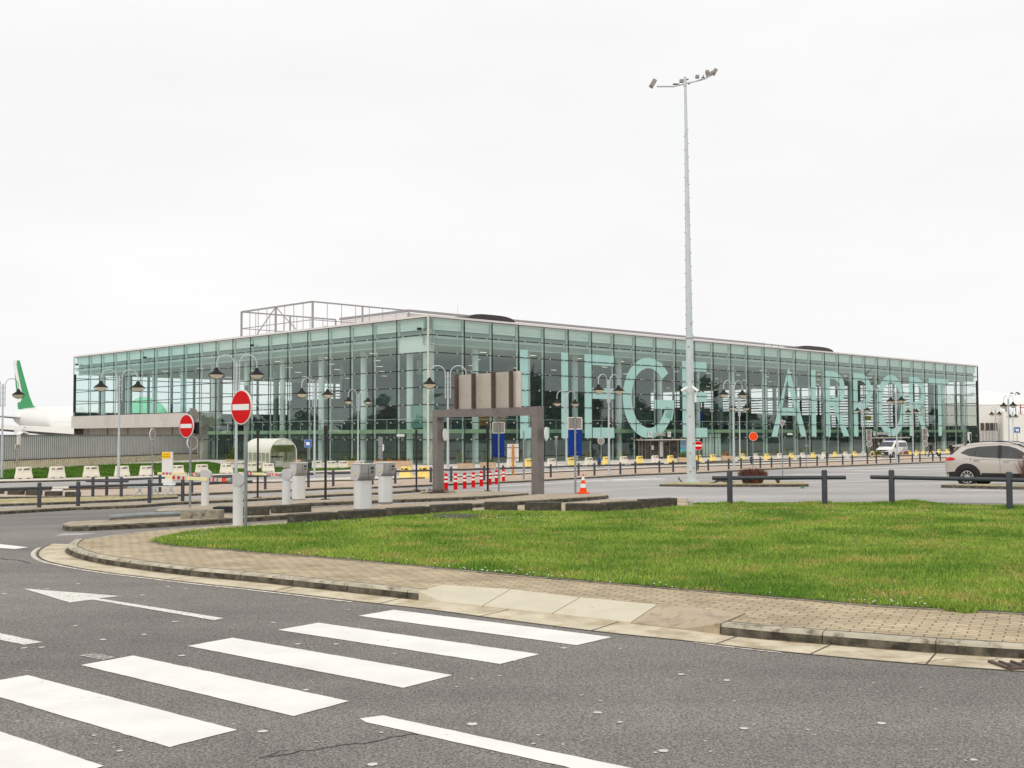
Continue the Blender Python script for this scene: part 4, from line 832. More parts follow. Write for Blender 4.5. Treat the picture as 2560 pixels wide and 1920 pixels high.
for x, z0 in ((.30, 0), (L+.34, 0)):
    nw = Matrix.Rotation(-rz, 3, 'Z') @ Vector((.97, -.25, 0)); round_sign(t, (x, .2, hgt(1105, 1087, a) if x < 1 else hgt(1355, 1085, b)+dzb), nw, .26, 'whiteface')
# kerb stone slab below left leg
p = P(1095, 1232.5, .12); mb = MB(); mb.box((p.x, p.y+.1, p.z+.03), (1.45, .9, .09), .1, .02); tag(mb.build('footing_slab', 'block_light'), 'flat concrete footing under the left leg of the gantry', 'footing')
# ------------------------------------------------------------------ bollards
proto = empty('bollard', (0, 0, 0), 0); mb = MB()
prof = [(.125, 0), (.125, .03), (.105, .04), (.105, .42)]; mb.lathe(prof, n=18); mb.build('base_sleeve', 'red', proto, smooth=True)
for z0, z1 in ((.42, .53), (.64, .75)):
    mb = MB(); mb.lathe([(.1, z0), (.1, z1)], n=18); mb.build('reflective_band', 'white', proto, smooth=True)
mb = MB(); mb.lathe([(.1, .53), (.1, .64)], n=18); mb.build('ring', 'red', proto, smooth=True); mb = MB(); mb.lathe([(.1, .75), (.1, .80), (.09, .86), (.05, .9), (0, .9)], n=18); mb.build('cap', 'red', proto, smooth=True)
for i, (x, yb, yt) in enumerate(((245, 1305, 1145), (335, 1297, 1142), (421, 1288, 1137), (503, 1277, 1132), (578, 1265, 1122), (658, 1253, 1120), (721, 1246, 1113), (787, 1235, 1105))):
    u = 1050+x/3.77; vb_ = 880+yb/3.77; vt_ = 880+yt/3.77; p = P(u, vb_, 0); s_ = (vb_-vt_)*p.y/FPX/.9
    lb = ['red and white bollard beside the left gantry leg', 'second bollard from the left gantry leg', 'bollard third from the left in the gantry opening', 'bollard fourth from the left, one before the middle rail post', 'bollard left of the slim black pole inside the gantry', 'bollard partly hidden behind the slim black pole', 'bollard just left of the blue sign pole', 'bollard at the right end of the row, right of the blue sign pole'][i]
    place(proto, USED, p, random.uniform(0, 1), s_, label=lb, cat='bollard', group='red and white bollards under the gantry')
# cone
p = P(1458, 1233.5, .12); k = (1233.5-1185)*p.y/FPX; t = empty('traffic_cone', p, .2, label='orange and white traffic cone standing at the foot of the blue sign', cat='traffic cone')
mb = MB(); mb.box((0, 0, .02), (k*.56, k*.56, .04), 0, .01); mb.build('base', 'orange', t)
mb = MB(); R0_, R1_ = k*.2, k*.035
for z0, z1, mi in ((.04, .3, 0), (.3, .5, 1), (.5, .68, 0), (.68, .88, 1), (.88, 1., 0)): mb.m = mi; mb.lathe([(R0_+(R1_-R0_)*z0, z0*k), (R0_+(R1_-R0_)*z1, z1*k)], n=20)
mb.build('cone_body', ['orange', 'white'], t, smooth=True)
# ------------------------------------------------------------------ terminal building
C0 = Vector((-7.957, 109.6, 0)); eR = Vector((.7122, .7021, 0)); eL = Vector((-.7049, .7093, 0)); LR = 121.6; LL = 77.2
ZT = 13.225; RH = 1.67; ZG = -.83; ZR = [ZT-RH*i for i in range(8)]+[ZG]
TRM = empty('airport_terminal', C0, 0, label='long glass terminal building with giant pale letters across its facade', cat='airport terminal')
def BP(a, b, z): q = eR*a+eL*b; return Vector((q.x, q.y, z))          # building coordinates (a along right facade, b along left facade)
jR = [0, 4.65]+[4.65+3.75*i for i in range(1, 31)]+[LR]; jL = [0, 4.7]+[4.7+3.76*i for i in range(1, 19)]+[LL]
def curtain(name, joints, pt, nrm, rows, mat, clamps=True):
    mb = MB(); r_ = random.Random(5)
    for t0, t1 in zip(joints, joints[1:]):
        for z1, z0 in zip(rows, rows[1:]):
            tx, tz, o = r_.gauss(0, .010), r_.gauss(0, .006), r_.gauss(0, .002)
            mb.quad(*[pt(t, z)+nrm*(o+tx*(i-.5)+tz*(j-.5)) for t, z, i, j in ((t0+.02, z0+.02, 0, 0), (t1-.02, z0+.02, 1, 0), (t1-.02, z1-.02, 1, 1), (t0+.02, z1-.02, 0, 1))])
    g = mb.build(name, mat, TRM, recalc=False)
    mb = MB()
    for t in joints: mb.bar(pt(t, rows[0])+nrm*.03, pt(t, rows[-1])+nrm*.03, .075, .05, nrm)
    for z in rows: mb.bar(pt(joints[0], z)+nrm*.035, pt(joints[-1], z)+nrm*.035, .05, .085)
    mb.m = 1
    for t0, t1 in zip(joints, joints[1:]):
        for z in rows[1:-1]:
            for f in (.22, .78): mb.box(pt(t0+(t1-t0)*f, z)+nrm*.075, (.11, .11, .13), .75)
    mb.build('mullion_grid', ['mullion', 'clamp'], g)
    return g
nR = Vector((eR.y, -eR.x, 0)); nL = Vector((-eL.y, eL.x, 0))
gR = curtain('glass_facade', jR, lambda t, z: BP(t, 0, z), nR, ZR, 'glass'); gL1 = curtain('glass_facade', [t for t in jL if t < 43], lambda t, z: BP(0, t, z), nL, ZR, 'glass')
gL2 = curtain('glass_facade', [t for t in jL if t > 41], lambda t, z: BP(0, t, z), nL, ZR[:6], 'glass_far')
# concrete band and recessed wall under the left wing
tb = jL[11]
mb = MB(); mb.prism([(tb, ZR[5]-.05), (LL, ZR[5]-.05), (LL, 3.1), (tb, 3.1)], BP(0, 0, 0)+nL*.3, eL, (0, 0, 1), -nL*3.3); mb.build('concrete_band', 'concrete_band', TRM)
mb = MB(); mb.prism([(tb, 3.1), (LL, 3.1), (LL, ZG), (tb, ZG)], BP(0, 0, 0)-nL*1.2, eL, (0, 0, 1), -nL*.3); 
mb.build('recessed_wall', 'concrete_wall', TRM)
for t in range(int(tb)+3, int(LL), 6): mb = MB(); mb.bar(BP(0, t, 3.1)-nL*1.15, BP(0, t, ZG)-nL*1.15, .06, .06); mb.build('drainpipe', 'mullion', TRM)
# parapet, corner post
mb = MB(); mb.bar(BP(-.06, 0, ZT+.11), BP(LR, 0, ZT+.11), .25, .2); mb.bar(BP(0, -.06, ZT+.11), BP(0, LL, ZT+.11), .25, .2); mb.build('parapet', 'roof_white', TRM)
mb = MB(); mb.tube([BP(0, 0, ZG)+Vector((0, -.08, 0)), BP(0, 0, ZT+.3)+Vector((0, -.08, 0))], .09, 10); mb.build('corner_post', 'board_edge', TRM)
mb = MB(); mb.bar(BP(LR, 0, ZG), BP(LR, 0, ZT+.2), .2, .12, nR); mb.build('corner_post', 'mullion', TRM)
# interior bulkhead behind the top rows (louvre band, dark band, ceiling edge line)
def bulk(pt, nrm, joints):
    mb = MB()
    for t0, t1 in zip(joints, joints[1:]):
        a0, a1 = t0+.32, t1-.12
        for z1, z0, mi in ((ZT-.12, ZT-.55, 2), (ZT-.55, ZT-.75, 0), (ZT-.77, ZT-.92, 0), (ZT-.94, ZT-1.12, 0)):
            mb.m = 0; mb.prism([(a0, z0), (a1, z0), (a1, z1), (a0, z1)], pt(0, 0)-nrm*.35, (pt(1, 0)-pt(0, 0)), (0, 0, 1), -nrm*.1)
    l = joints[0]; r = joints[-1]; ex = pt(1, 0)-pt(0, 0); o = pt(0, 0)-nrm*.45
    mb.m = 2; mb.prism([(l, ZT-1.12), (r, ZT-1.12), (r, ZT-.1), (l, ZT-.1)], o-nrm*.02, ex, (0, 0, 1), -nrm*.1)
    mb.m = 1; mb.prism([(l, 10.75), (r, 10.75), (r, ZT-1.12), (l, ZT-1.12)], o-nrm*.25, ex, (0, 0, 1), -nrm*.1)
    mb.m = 3; mb.prism([(l, 10.66), (r, 10.66), (r, 10.76), (l, 10.76)], o-nrm*.1, ex, (0, 0, 1), -nrm*.3)
    mb.m = 3; mb.prism([(l, ZT-RH-.28), (r, ZT-RH-.28), (r, ZT-RH-.05), (l, ZT-RH-.05)], o+nrm*.12, ex, (0, 0, 1), -nrm*.08)
    mb.build('ceiling_bulkhead', ['bulk_light', 'bulk_dark', 'bulk_line', 'fin'], TRM)
bulk(lambda t, z: BP(t, 0, z), nR, jR); bulk(lambda t, z: BP(0, t, z), nL, jL)
def slabbox(name, a0, a1, b0, b1, z0, z1, mat): mb = MB(); mb.prism([(a0, b0), (a1, b0), (a1, b1), (a0, b1)], (0, 0, z0), eR, eL, (0, 0, z1-z0)); return mb.build(name, mat, TRM)
slabbox('ceiling', .8, LR-.8, .8, LL-.8, 10.7, 10.95, 'ceiling'); slabbox('roof_deck', .2, LR-.2, .2, LL-.2, ZT-.2, ZT, 'roof_white')
slabbox('upper_floor', 1.2, LR-1.2, 1.2, LL-1.2, 2.15, 2.55, 'slab_edge'); slabbox('ground_floor', .1, LR, .1, tb, ZG-.1, ZG+.03, 'floor_in')
mb = MB(); mb.bar(BP(1.1, 1.1, 3.55), BP(LR-1.1, 1.1, 3.55), .06, .06); mb.bar(BP(1.1, 1.1, 3.55), BP(1.1, 40, 3.55), .06, .06)
for t in np.arange(2, LR-2, 1.875): mb.bar(BP(t, 1.12, 2.5), BP(t, 1.12, 3.55), .05, .05)
for t in np.arange(2, 40, 1.88): mb.bar(BP(1.12, t, 2.5), BP(1.12, t, 3.55), .05, .05)
mb.build('balustrade', 'fin', TRM)
# ceiling light strips
mb = MB()
for a in np.arange(4, LR-4, 7.5):
    for b in np.arange(5, LL-3, 9): mb.prism([(a, b), (a+.9, b), (a+.9, b+.22), (a, b+.22)], (0, 0, 10.66), eR, eL, (0, 0, .03))
mb.build('ceiling_lights', emit('lamp_glow', (250, 240, 225), 1.2), TRM)
# columns behind the facade and fins
colM = MB(); colM.lathe([(.33, ZG), (.33, 10.7)], n=16); cm = None
def column(q, mat='column', sc=1.):
    global cm
    if cm is None: cm = colM.build('column', mat, TRM, smooth=True); o = cm
    else: o = cm.copy(); col.objects.link(o); o.parent = TRM
    o.location = (q.x, q.y, 0)
for t in np.arange(8.3, LR, 7.5): column(BP(t, 2.4, 0))
for t in np.arange(5.6, LL, 7.5): column(BP(2.4, t, 0))
for a in np.arange(15.8, LR-3, 15.): 
    for b in np.arange(20, LL-3, 15): column(BP(a, b, 0))
mb = MB()
for t in jR[1:-1]: mb.bar(BP(t-.1, .42, ZG), BP(t-.1, .42, ZT-.2), .45, .03, nR) if False else mb.prism([(t-.11, .26), (t-.05, .12), (t-.035, .13), (t-.095, .27)], (0, 0, ZG), eR, eL, (0, 0, ZT-.2-ZG))
for t in jL[1:-1]: mb.prism([(.26, t-.11), (.12, t-.05), (.13, t-.035), (.27, t-.095)], (0, 0, ZG if t < tb else ZR[5]), eR, eL, (0, 0, ZT-.2-(ZG if t < tb else ZR[5])))
mb.prism([(.35, .3), (1.0, .3), (1.0, .36), (.35, .36)], (0, 0, ZG), eR, eL, (0, 0, ZT-.2-ZG)); mb.prism([(.3, .35), (.36, .35), (.36, 1.1), (.3, 1.1)], (0, 0, ZG), eR, eL, (0, 0, ZT-.2-ZG))
mb.build('glass_fins', 'fin', TRM)
# roller blind in the corner bay
mb = MB(); mb.prism([(.25, 9.95), (4.55, 9.95), (4.55, ZR[1]-.1), (.25, ZR[1]-.1)], BP(0, 0, 0)-nL*.2, eL, (0, 0, 1), -nL*.03); mb.build('roller_blind', 'white', TRM)
# back walls: plinth, posts, glazing bars, louvres
def backwall(fix, along_a, l0, l1, zsill, seed):
    r_ = random.Random(seed); pt = (lambda t, z, o=0: BP(t, fix-o, z)) if along_a else (lambda t, z, o=0: BP(fix-o, t, z)); ex = eR if along_a else eL; nn = -eL if along_a else -eR
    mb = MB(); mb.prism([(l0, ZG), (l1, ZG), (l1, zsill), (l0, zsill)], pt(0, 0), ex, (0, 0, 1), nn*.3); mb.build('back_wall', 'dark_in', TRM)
    mb = MB()
    for t in np.arange(l0, l1, 3.75): mb.bar(pt(t, zsill, .1), pt(t, 10.8, .1), .28, .3, nn)
    for t in np.arange(l0+7.5, l1, 15): mb.bar(pt(t, zsill, .2), pt(t, 10.8, .2), 2.0, .5, nn)
    for z in (7.0, 8.6, 10.2): mb.bar(pt(l0, z, .05), pt(l1, z, .05), .1, .12)
    mb.build('back_glazing_frame', 'mullion', TRM)
    if True:
        mb = MB(); lo_ = l0+(44 if along_a else 8)
        for z in np.arange(zsill+.25, 10.3 if along_a else 9.0, .5): mb.bar(pt(lo_, z, -.1), pt(l1, z, -.1), .1, .19 if along_a else .15)
        mb.build('louvres', 'sign_back', TRM)
backwall(LL-.2, True, 0, LR, 5.4, 1); backwall(LR-.2, False, 0, LL, 3.2, 2)
# inner rooms: dark kiosks upstairs, one raised to darken the glass, dim wall downstairs
def room(a0, a1, b0, b1, z0, z1, mat): slabbox('inner_room', a0, a1, b0, b1, z0, z1, mat)
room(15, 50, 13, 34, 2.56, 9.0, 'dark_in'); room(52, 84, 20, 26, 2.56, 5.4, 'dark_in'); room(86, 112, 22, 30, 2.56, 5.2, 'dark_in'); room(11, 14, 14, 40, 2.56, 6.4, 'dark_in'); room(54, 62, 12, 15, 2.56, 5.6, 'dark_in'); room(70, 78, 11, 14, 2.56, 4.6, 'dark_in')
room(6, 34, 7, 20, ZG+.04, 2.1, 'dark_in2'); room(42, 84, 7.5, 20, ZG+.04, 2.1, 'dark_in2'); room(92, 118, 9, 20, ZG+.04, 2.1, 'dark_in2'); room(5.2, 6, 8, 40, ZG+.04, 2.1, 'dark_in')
mb = MB(); mb.prism([(.8, 0), (4.5, 0), (4.5, 2.2), (.8, 2.2)], BP(0, 0, 2.7)-nL*1.6, eL, (0, 0, 1), -nL*.1); mb.build('interior_screen', 'bulk_line', TRM)
for a0, a1, z0, z1, mt in ((50, 55, 3.2, 5.2, 'blue'), (14, 18, 3.0, 4.2, 'wood'), (98, 100, 4.1, 4.8, 'yellow_sign'), (36, 38, 3.1, 4.2, 'red'), (66, 70, 3.0, 4.0, 'bulk_dark')):
    mb = MB(); mb.prism([(a0, z0), (a1, z0), (a1, z1), (a0, z1)], BP(0, 8, 0), eR, (0, 0, 1), eL*.3); mb.build('advert_panel', mt, TRM)
mb = MB()
for k in range(6): mb.prism([(45.8+k*.66, ZG+.1), (46.3+k*.66, ZG+.1), (46.3+k*.66, 2.05), (45.8+k*.66, 2.05)], BP(0, 1.6, 0), eR, (0, 0, 1), eL*.05)
mb.build('white_curtain', 'bulk_light', TRM)
# row of round lights above the left ground floor
mb = MB()
for t in np.arange(4, 34, 1.25): q = BP(3.2, t, 2.05-.28); mb.lathe([(.0, .16), (.12, .12), (.16, 0), (.12, -.12), (0, -.16)], q, 8)
mb.build('globe_lights', 'clamp', TRM)
# sea poster right of the arrivals door
pm = bpy.data.materials.new('sea_poster'); pm.use_nodes = True; tt = pm.node_tree; bb = tt.nodes['Principled BSDF']; tcn = tt.nodes.new('ShaderNodeTexCoord'); sp_ = tt.nodes.new('ShaderNodeSeparateXYZ'); tt.links.new(tcn.outputs['Generated'], sp_.inputs[0])
rr = tt.nodes.new('ShaderNodeValToRGB'); e_ = rr.color_ramp.elements; e_[0].position = 0; e_[0].color = (*lin((60, 150, 150)), 1); e_[1].position = 1; e_[1].color = (*lin((150, 175, 205)), 1)
for ps, c in ((.45, (120, 205, 205)), (.53, (70, 150, 180)), (.58, (150, 180, 205)), (.85, (120, 150, 190))): q = e_.new(ps); q.color = (*lin(c), 1)
tt.links.new(sp_.outputs[2], rr.inputs[0]); tt.links.new(rr.outputs[0], bb.inputs['Base Color']); bb.inputs['Roughness'].default_value = .6; MT['sea_poster'] = pm
mb = MB(); mb.prism([(39, ZG+.15), (42, ZG+.15), (42, 1.25), (39, 1.25)], BP(0, -.1, 0), eR, (0, 0, 1), eL*.03); mb.build('poster', 'sea_poster', TRM)
# giant letters
def seg(a, b, w): a = Vector(a); b = Vector(b); return a, b, w
zb_, zt_ = ZR[7]+.06, ZR[1]-RH*.5; HH = zt_-zb_
def letter(name, polys):
    mb = MB()
    for pl_ in polys: mb.prism(pl_, BP(0, 0, 0)+nR*.012, eR, (0, 0, 1), nR*.012)
    mb.build(name, 'letter', TRM)
def rect(x0, x1, z0, z1): return [(x0, zb_+z0*HH), (x1, zb_+z0*HH), (x1, zb_+z1*HH), (x0, zb_+z1*HH)]
sw_ = 1.15; bw2 = .125
def arc(cx, cz, rx, rz_, wx, wz, a0, a1, n=26):
    o = [(cx+rx*math.cos(a0+(a1-a0)*i/n), cz+rz_*math.sin(a0+(a1-a0)*i/n)) for i in range(n+1)]; i_ = [(cx+(rx-wx)*math.cos(a0+(a1-a0)*i/n), cz+(rz_-wz)*math.sin(a0+(a1-a0)*i/n)) for i in range(n+1)]
    return [[o[k], o[k+1], i_[k+1], i_[k]] for k in range(n)]
letter('letter', [rect(12.3, 13.45, 0, 1), rect(13.45, 16.6, 0, .125)])
letter('letter', [rect(18.5, 19.65, 0, 1)])
for x0, x1 in ((22.2, 27.1), (39.6, 44.5)): letter('letter', [rect(x0, x0+sw_, 0, 1), rect(x0+sw_, x1, .875, 1), rect(x0+sw_, x1, .47, .60), rect(x0+sw_, x1, 0, .125)])
cz_ = zb_+HH/2; pi = math.pi
letter('letter', arc(33.3, cz_, 4.7, HH/2*1.02, 1.55, 1.2, math.radians(40), math.radians(345))+[[(34.3, cz_-.02*HH), (38.0, cz_-.02*HH), (38.0, cz_-.145*HH), (34.3, cz_-.145*HH)]]+[[(36.5, cz_-.145*HH), (37.95, cz_-.145*HH), (37.55, cz_-.28*HH), (36.2, cz_-.24*HH)]])
def aa(x): return x
xA0, xA1, xm = 58.6, 67.2, 62.9
letter('letter', [[(xA0, zb_), (xA0+1.4, zb_), (xm+.1, zt_-.0), (xm-.12, zt_)], [(xA1-1.4, zb_), (xA1, zb_), (xm+.12, zt_), (xm-.5, zt_-HH*.14)], rect(xA0+2.0, xA1-2.0, .31, .42)])
letter('letter', [rect(68.4, 69.7, 0, 1)])
def Pbowl(x0, x1, mid_): 
    czp = zb_+HH*(1+mid_)/2; rz_ = HH*(1-mid_)/2; rx = (x1-x0)*.62
    return [rect(x0, x0+sw_+.1, 0, 1), rect(x0+sw_+.1, x1-rx, 1-.12, 1), rect(x0+sw_+.1, x1-rx, mid_, mid_+.115)]+arc(x1-rx, czp, rx, rz_, 1.35, HH*.118, -pi/2, pi/2, 16)
def Rleg(x0, x1): return [[(x0+1.9, zb_+HH*.47), (x0+3.3, zb_+HH*.47), (x1+.5, zb_), (x1-1.1, zb_)]]
letter('letter', Pbowl(72.2, 77.6, .46)+Rleg(72.2, 78.1)); letter('letter', Pbowl(79.9, 85.3, .42))
letter('letter', arc(91.2, cz_, 4.5, HH/2*1.02, 1.5, 1.15, 0, 2*pi, 48))
letter('letter', Pbowl(96.9, 102.3, .46)+Rleg(96.9, 102.8)); letter('letter', [rect(103.5, 110.6, .89, 1), rect(106.6, 107.8, 0, .89)])
# entrances
def entrance(t0, t1, s0, s1, word, blue):
    mb = MB(); mb.bar(BP(t0-.3, -.7, 1.35), BP(t1+2.6, -.7, 1.35), 1.6, .1); mb.build('canopy', 'board_edge', TRM)
    mb = MB(); mb.prism([(t0, ZG+.02), (t1, ZG+.02), (t1, 1.3), (t0, 1.3)], BP(0, 0, 0)+nR*.09, eR, (0, 0, 1), nR*.02); d_ = mb.build('entrance_door', 'dark_in', TRM)
    mb = MB(); w_ = (t1-t0)
    for f in (0, .08, .17, .3, .5, .62, .78, 1): mb.bar(BP(t0+w_*f, 0, ZG)+nR*.14, BP(t0+w_*f, 0, 1.3)+nR*.14, .07, .06, nR)
    mb.build('door_frame', 'sign_back', d_)
    mb = MB(); mb.prism([(t0+w_*.53, ZG+.2), (t0+w_*.61, ZG+.2), (t0+w_*.61, 1.15), (t0+w_*.53, 1.15)], BP(0, 0, 0)+nR*.13, eR, (0, 0, 1), nR*.02); mb.prism([(t0+w_*.32, .2), (t0+w_*.38, .2), (t0+w_*.38, .7), (t0+w_*.32, .7)], BP(0, 0, 0)+nR*.13, eR, (0, 0, 1), nR*.02); mb.build('door_posters', 'machine_white', d_)
    mb = MB(); text_into(mb, word, BP((s0+s1)/2, 0, 1.78)+nR*.14, eR, (0, 0, 1), .62, .08, ((s1-s0)-1.5)/(.62*len(word)*.66)); mb.build('name_sign', 'clamp', TRM)
    for x in (s0+.25, s1-.25):
        mb = MB(); mb.prism([(x-.3, 1.66), (x+.3, 1.66), (x+.3, 2.3), (x-.3, 2.3)], BP(0, 0, 0)+nR*.12, eR, (0, 0, 1), nR*.03); f = mb.build('pictogram_sign', 'machine_white', TRM)
        mb = MB(); mb.prism([(x-.22, 2.2), (x-.1, 2.24), (x+.22, 1.9), (x+.14, 1.76)] if not blue else [(x-.2, 2.2), (x+.16, 2.24), (x-.02, 2.0), (x+.2, 1.84), (x-.16, 1.72), (x+.04, 1.93)], BP(0, 0, 0)+nR*.155, eR, (0, 0, 1), nR*.01); mb.build('pictogram', 'blue' if blue else 'galv', f)
entrance(31.2, 38.4, 33.0, 37.1, 'ARRIVALS', False); entrance(84.4, 91.4, 85.4, 90.2, 'DEPARTURES', True)
# roof enclosure: open steel frame, clad plant room, dark rooflights, aerial
ZE = 17.5
def bl(p): q = p-C0; den = eR.x*eL.y-eR.y*eL.x; return ((q.x*eL.y-q.y*eL.x)/den, (eR.x*q.y-eR.y*q.x)/den)
A1 = bl(ATZ(781.7, 754, ZE)); A2 = bl(ATZ(607, 780, ZE)); A3 = bl(ATZ(1024, 776.4, ZE)); A4 = bl(ATZ(1979.7, 867, ZE)); A5 = bl(ATZ(848, 797.6, ZE))
a0, b0 = A1; b9 = A2[1]; a3 = A3[0]; a9 = A4[0]; b5 = A5[1]
mb = MB()
def fr_(p, q, w_=.22): mb.bar(BP(p[0], p[1], p[2]), BP(q[0], q[1], q[2]), w_*.72, w_*.72)
for b_ in (b0, b9): 
    fr_((a0, b_, ZE), (a3 if b_ == b0 else a3, b_, ZE)); fr_((a0, b_, ZE-2.1), (a3, b_, ZE-2.1), .12)
fr_((a0, b0, ZE), (a0, b9, ZE), .26); fr_((a0, b0, ZE-2.1), (a0, b9, ZE-2.1), .12)
for f in (0, .5, 1): fr_((a0, b0+(b9-b0)*f, ZT), (a0, b0+(b9-b0)*f, ZE), .32)
for f in (.5, 1): fr_((a0+(a3-a0)*f, b0, ZT), (a0+(a3-a0)*f, b0, ZE), .28); fr_((a0+(a3-a0)*f, b9, ZT), (a0+(a3-a0)*f, b9, ZE), .28)
fr_((a0, b0+(b9-b0)*.5, ZE), (a0, b0+(b9-b0)*.22, ZE-3), .12); fr_((a0, b0+(b9-b0)*.5, ZE), (a0, b0+(b9-b0)*.8, ZE-3.4), .12)
n_ = int((b9-b0)/1.9)
for i in range(1, n_): fr_((a0, b0+(b9-b0)*i/n_, ZT), (a0, b0+(b9-b0)*i/n_, ZE), .09)
n_ = int((a3-a0)/1.9)
for i in range(1, n_): fr_((a0+(a3-a0)*i/n_, b0, ZT), (a0+(a3-a0)*i/n_, b0, ZE), .09); fr_((a0+(a3-a0)*i/n_, b9, ZT), (a0+(a3-a0)*i/n_, b9, ZE), .09)
mb.build('roof_steel_frame', 'roof_steel', TRM)
ac = a9-9
mb = MB(); mb.prism([(a3, b0+.3), (ac, b0+.3), (ac, b5), (a3, b5)], (0, 0, ZT), eR, eL, (0, 0, ZE-.25-ZT)); pr_ = mb.build('plant_room', 'roof_white', TRM)
mb = MB(); mb.bar(BP(a3, b0, ZE), BP(ac, b0, ZE), .3, .3); mb.bar(BP(a3, b0, ZE), BP(a3, b5, ZE), .3, .3); mb.build('coping', 'roof_steel', pr_)
mb = MB(); fr_((ac, b0, ZE), (a9, b0, ZE), .3); fr_((ac, b0, ZE-1.6), (a9, b0, ZE-1.6), .1)
for i in range(5): fr_((ac+(a9-ac)*i/4, b0, ZT), (ac+(a9-ac)*i/4, b0, ZE), .2)
mb.build('roof_steel_frame', 'roof_steel', TRM)
for i, (x, w_) in enumerate(((a3-8.5, .3), (a3-7.4, .3), (a3-6, 1.2), (a3-4.4, .25), (a3-3, .35))): mb = MB(); mb.prism([(x, 0), (x+w_, 0), (x+w_, 1.2), (x, 1.2)], BP(0, b5-9, ZT+1.0), eR, (0, 0, 1), eL*.8); mb.build('roof_unit', 'gantry_rib', TRM)
def rooflight(t0, t1, h_, dp):
    c = (t0+t1)/2; rx = (t1-t0)/2; pl_ = [(c+rx*math.copysign(abs(math.cos(a_))**.62, math.cos(a_)), h_*abs(math.sin(a_))**.8) for a_ in [pi*i/24 for i in range(25)]]
    mb = MB(); mb.prism(pl_, BP(0, .5, ZT+.1), eR, (0, 0, 1), eL*dp); mb.build('rooflight', 'skylight', TRM, smooth=True)
rooflight(5.6, 12.2, .75, 5.5); rooflight(66, 75.6, .75, 6); 
mb = MB(); q = BP(0, 0, 0); pa = bl(AT(1144.5, 783, 130)); mb.tube([BP(pa[0], pa[1], ZT), BP(pa[0], pa[1], 15.2)], .04, 6); mb.tube([BP(pa[0], pa[1], 15), BP(pa[0], pa[1], 16.6)], .018, 5); mb.box(BP(pa[0], pa[1], 15.3), (.18, .18, .25)); mb.build('aerial', 'roof_steel', TRM)
# cctv cameras fixed on the facade
for q in ((.9, 0, ZT-1.1, 1), (30.2, 0, ZT-1.0, 1), (55.5, 0, ZT-1.1, 1), (75.6, 0, ZT-1.1, 1)):
    c = BP(0, q[0], q[2])+nL*.35; mb = MB(); mb.box(c, (.42, .22, .24), .3, .04); mb.box(c-nL*.2, (.06, .3, .06), .8); mb.build('security_camera', 'black', TRM)
for q in ((7.9, 1.95), (62.2, 1.95)): c = BP(0, 0, 0)+(eR*q[0] if q[0] > 10 else eL*3.5)+(nR if q[0] > 10 else nL)*.5+Vector((0, 0, q[1])); mb = MB(); mb.box(c, (.75, .25, .25), .3, .06); mb.build('security_camera', 'machine_white', TRM)
# ------------------------------------------------------------------ corrugated fence
W0 = Vector((P(540, 1155).x, P(540, 1155).y, 0)); W0 = C0+eL*(tb-.1)+nL*.4; W1 = Vector((P(0, 1176.5).x, P(0, 1176.5).y, 0)); W0.z = 0; W1.z = 0; dv = (W1-W0).normalized(); W2 = W1+dv*45; Lf_ = (W2-W0).length
t = empty('corrugated_fence', (W0.x, W0.y, ZG), math.atan2(dv.y, dv.x), label='grey corrugated metal fence on a ribbed concrete base left of the terminal', cat='fence'); zt = 2.1-ZG; zs = .42+.35
mb = MB(); pts = []; x = 0
while x < Lf_: pts += [(x, 0), (x+.27, 0), (x+.275, -.06), (x+.325, -.06)]; x += .33
vs_ = [(p[0], p[1], z) for z in (zs, zt-.06) for p in pts]; n_ = len(pts)
for i in range(n_-1): mb.f.append((i, i+1, n_+i+1, n_+i)); mb.mi.append(0 if i % 4 == 0 else 1)
mb.v = vs_; mb.m = 0; mb.box((Lf_/2, -.12, (zs+zt)/2), (Lf_, .04, zt-zs-.1)); mb.build('metal_panel', ['fence_metal', 'fence_groove_shade'], t, recalc=False)
mb = MB(); mb.box((Lf_/2, 0, zt), (Lf_, .2, .09)); mb.build('top_rail', 'galv', t); mb = MB(); mb.box((Lf_/2, .05, zs-.03), (Lf_, .16, .08)); mb.build('bottom_rail', 'gantry_rib', t)
mb = MB(); mb.box((Lf_/2, -.1, zs/2-.3), (Lf_, .3, zs+.5))
for x in np.arange(0, Lf_, .34): mb.box((x, .08, zs/2-.3), (.17, .07, zs+.5))
mb.build('concrete_base', 'fence_conc', t)
# ------------------------------------------------------------------ cargo aircraft beyond the fence
tail = Vector((-113, 263, 0)); nose = Vector((-64.5, 214.5, 0)); hd = (nose-tail).normalized(); ln = (nose-tail).length
t = empty('cargo_aircraft', tail, math.atan2(hd.y, hd.x), label='white jumbo cargo plane with green tail fin parked beyond the fence', cat='aircraft')
def fus(xs_, mat, name, parent):
    mb = MB(); n = 28; vs_ = []
    for x, zc, rz_, ry in xs_:
        for k in range(n): a_ = 2*pi*k/n; vs_.append((x, ry*math.sin(a_), zc+rz_*math.cos(a_)))
    mb.add(vs_, [(i*n+k, i*n+(k+1) % n, (i+1)*n+(k+1) % n, (i+1)*n+k) for i in range(len(xs_)-1) for k in range(n)]+[tuple(range(n)), tuple((len(xs_)-1)*n+k for k in range(n))]); return mb.build(name, mat, parent, smooth=True)
zc0 = 5.0
body = fus([(0, 6.6, .9, .6), (1, 6.5, 1.4, 1.0), (6, 6.1, 2.3, 1.9), (13, 5.5, 3.0, 2.8), (20, 5.1, 3.3, 3.25), (44, 5.0, 3.3, 3.25), (48, 5.2, 3.5, 3.25), (52, 5.5, 3.9, 3.2), (60, 5.6, 3.95, 3.1)], 'plane_white', 'fuselage', t)
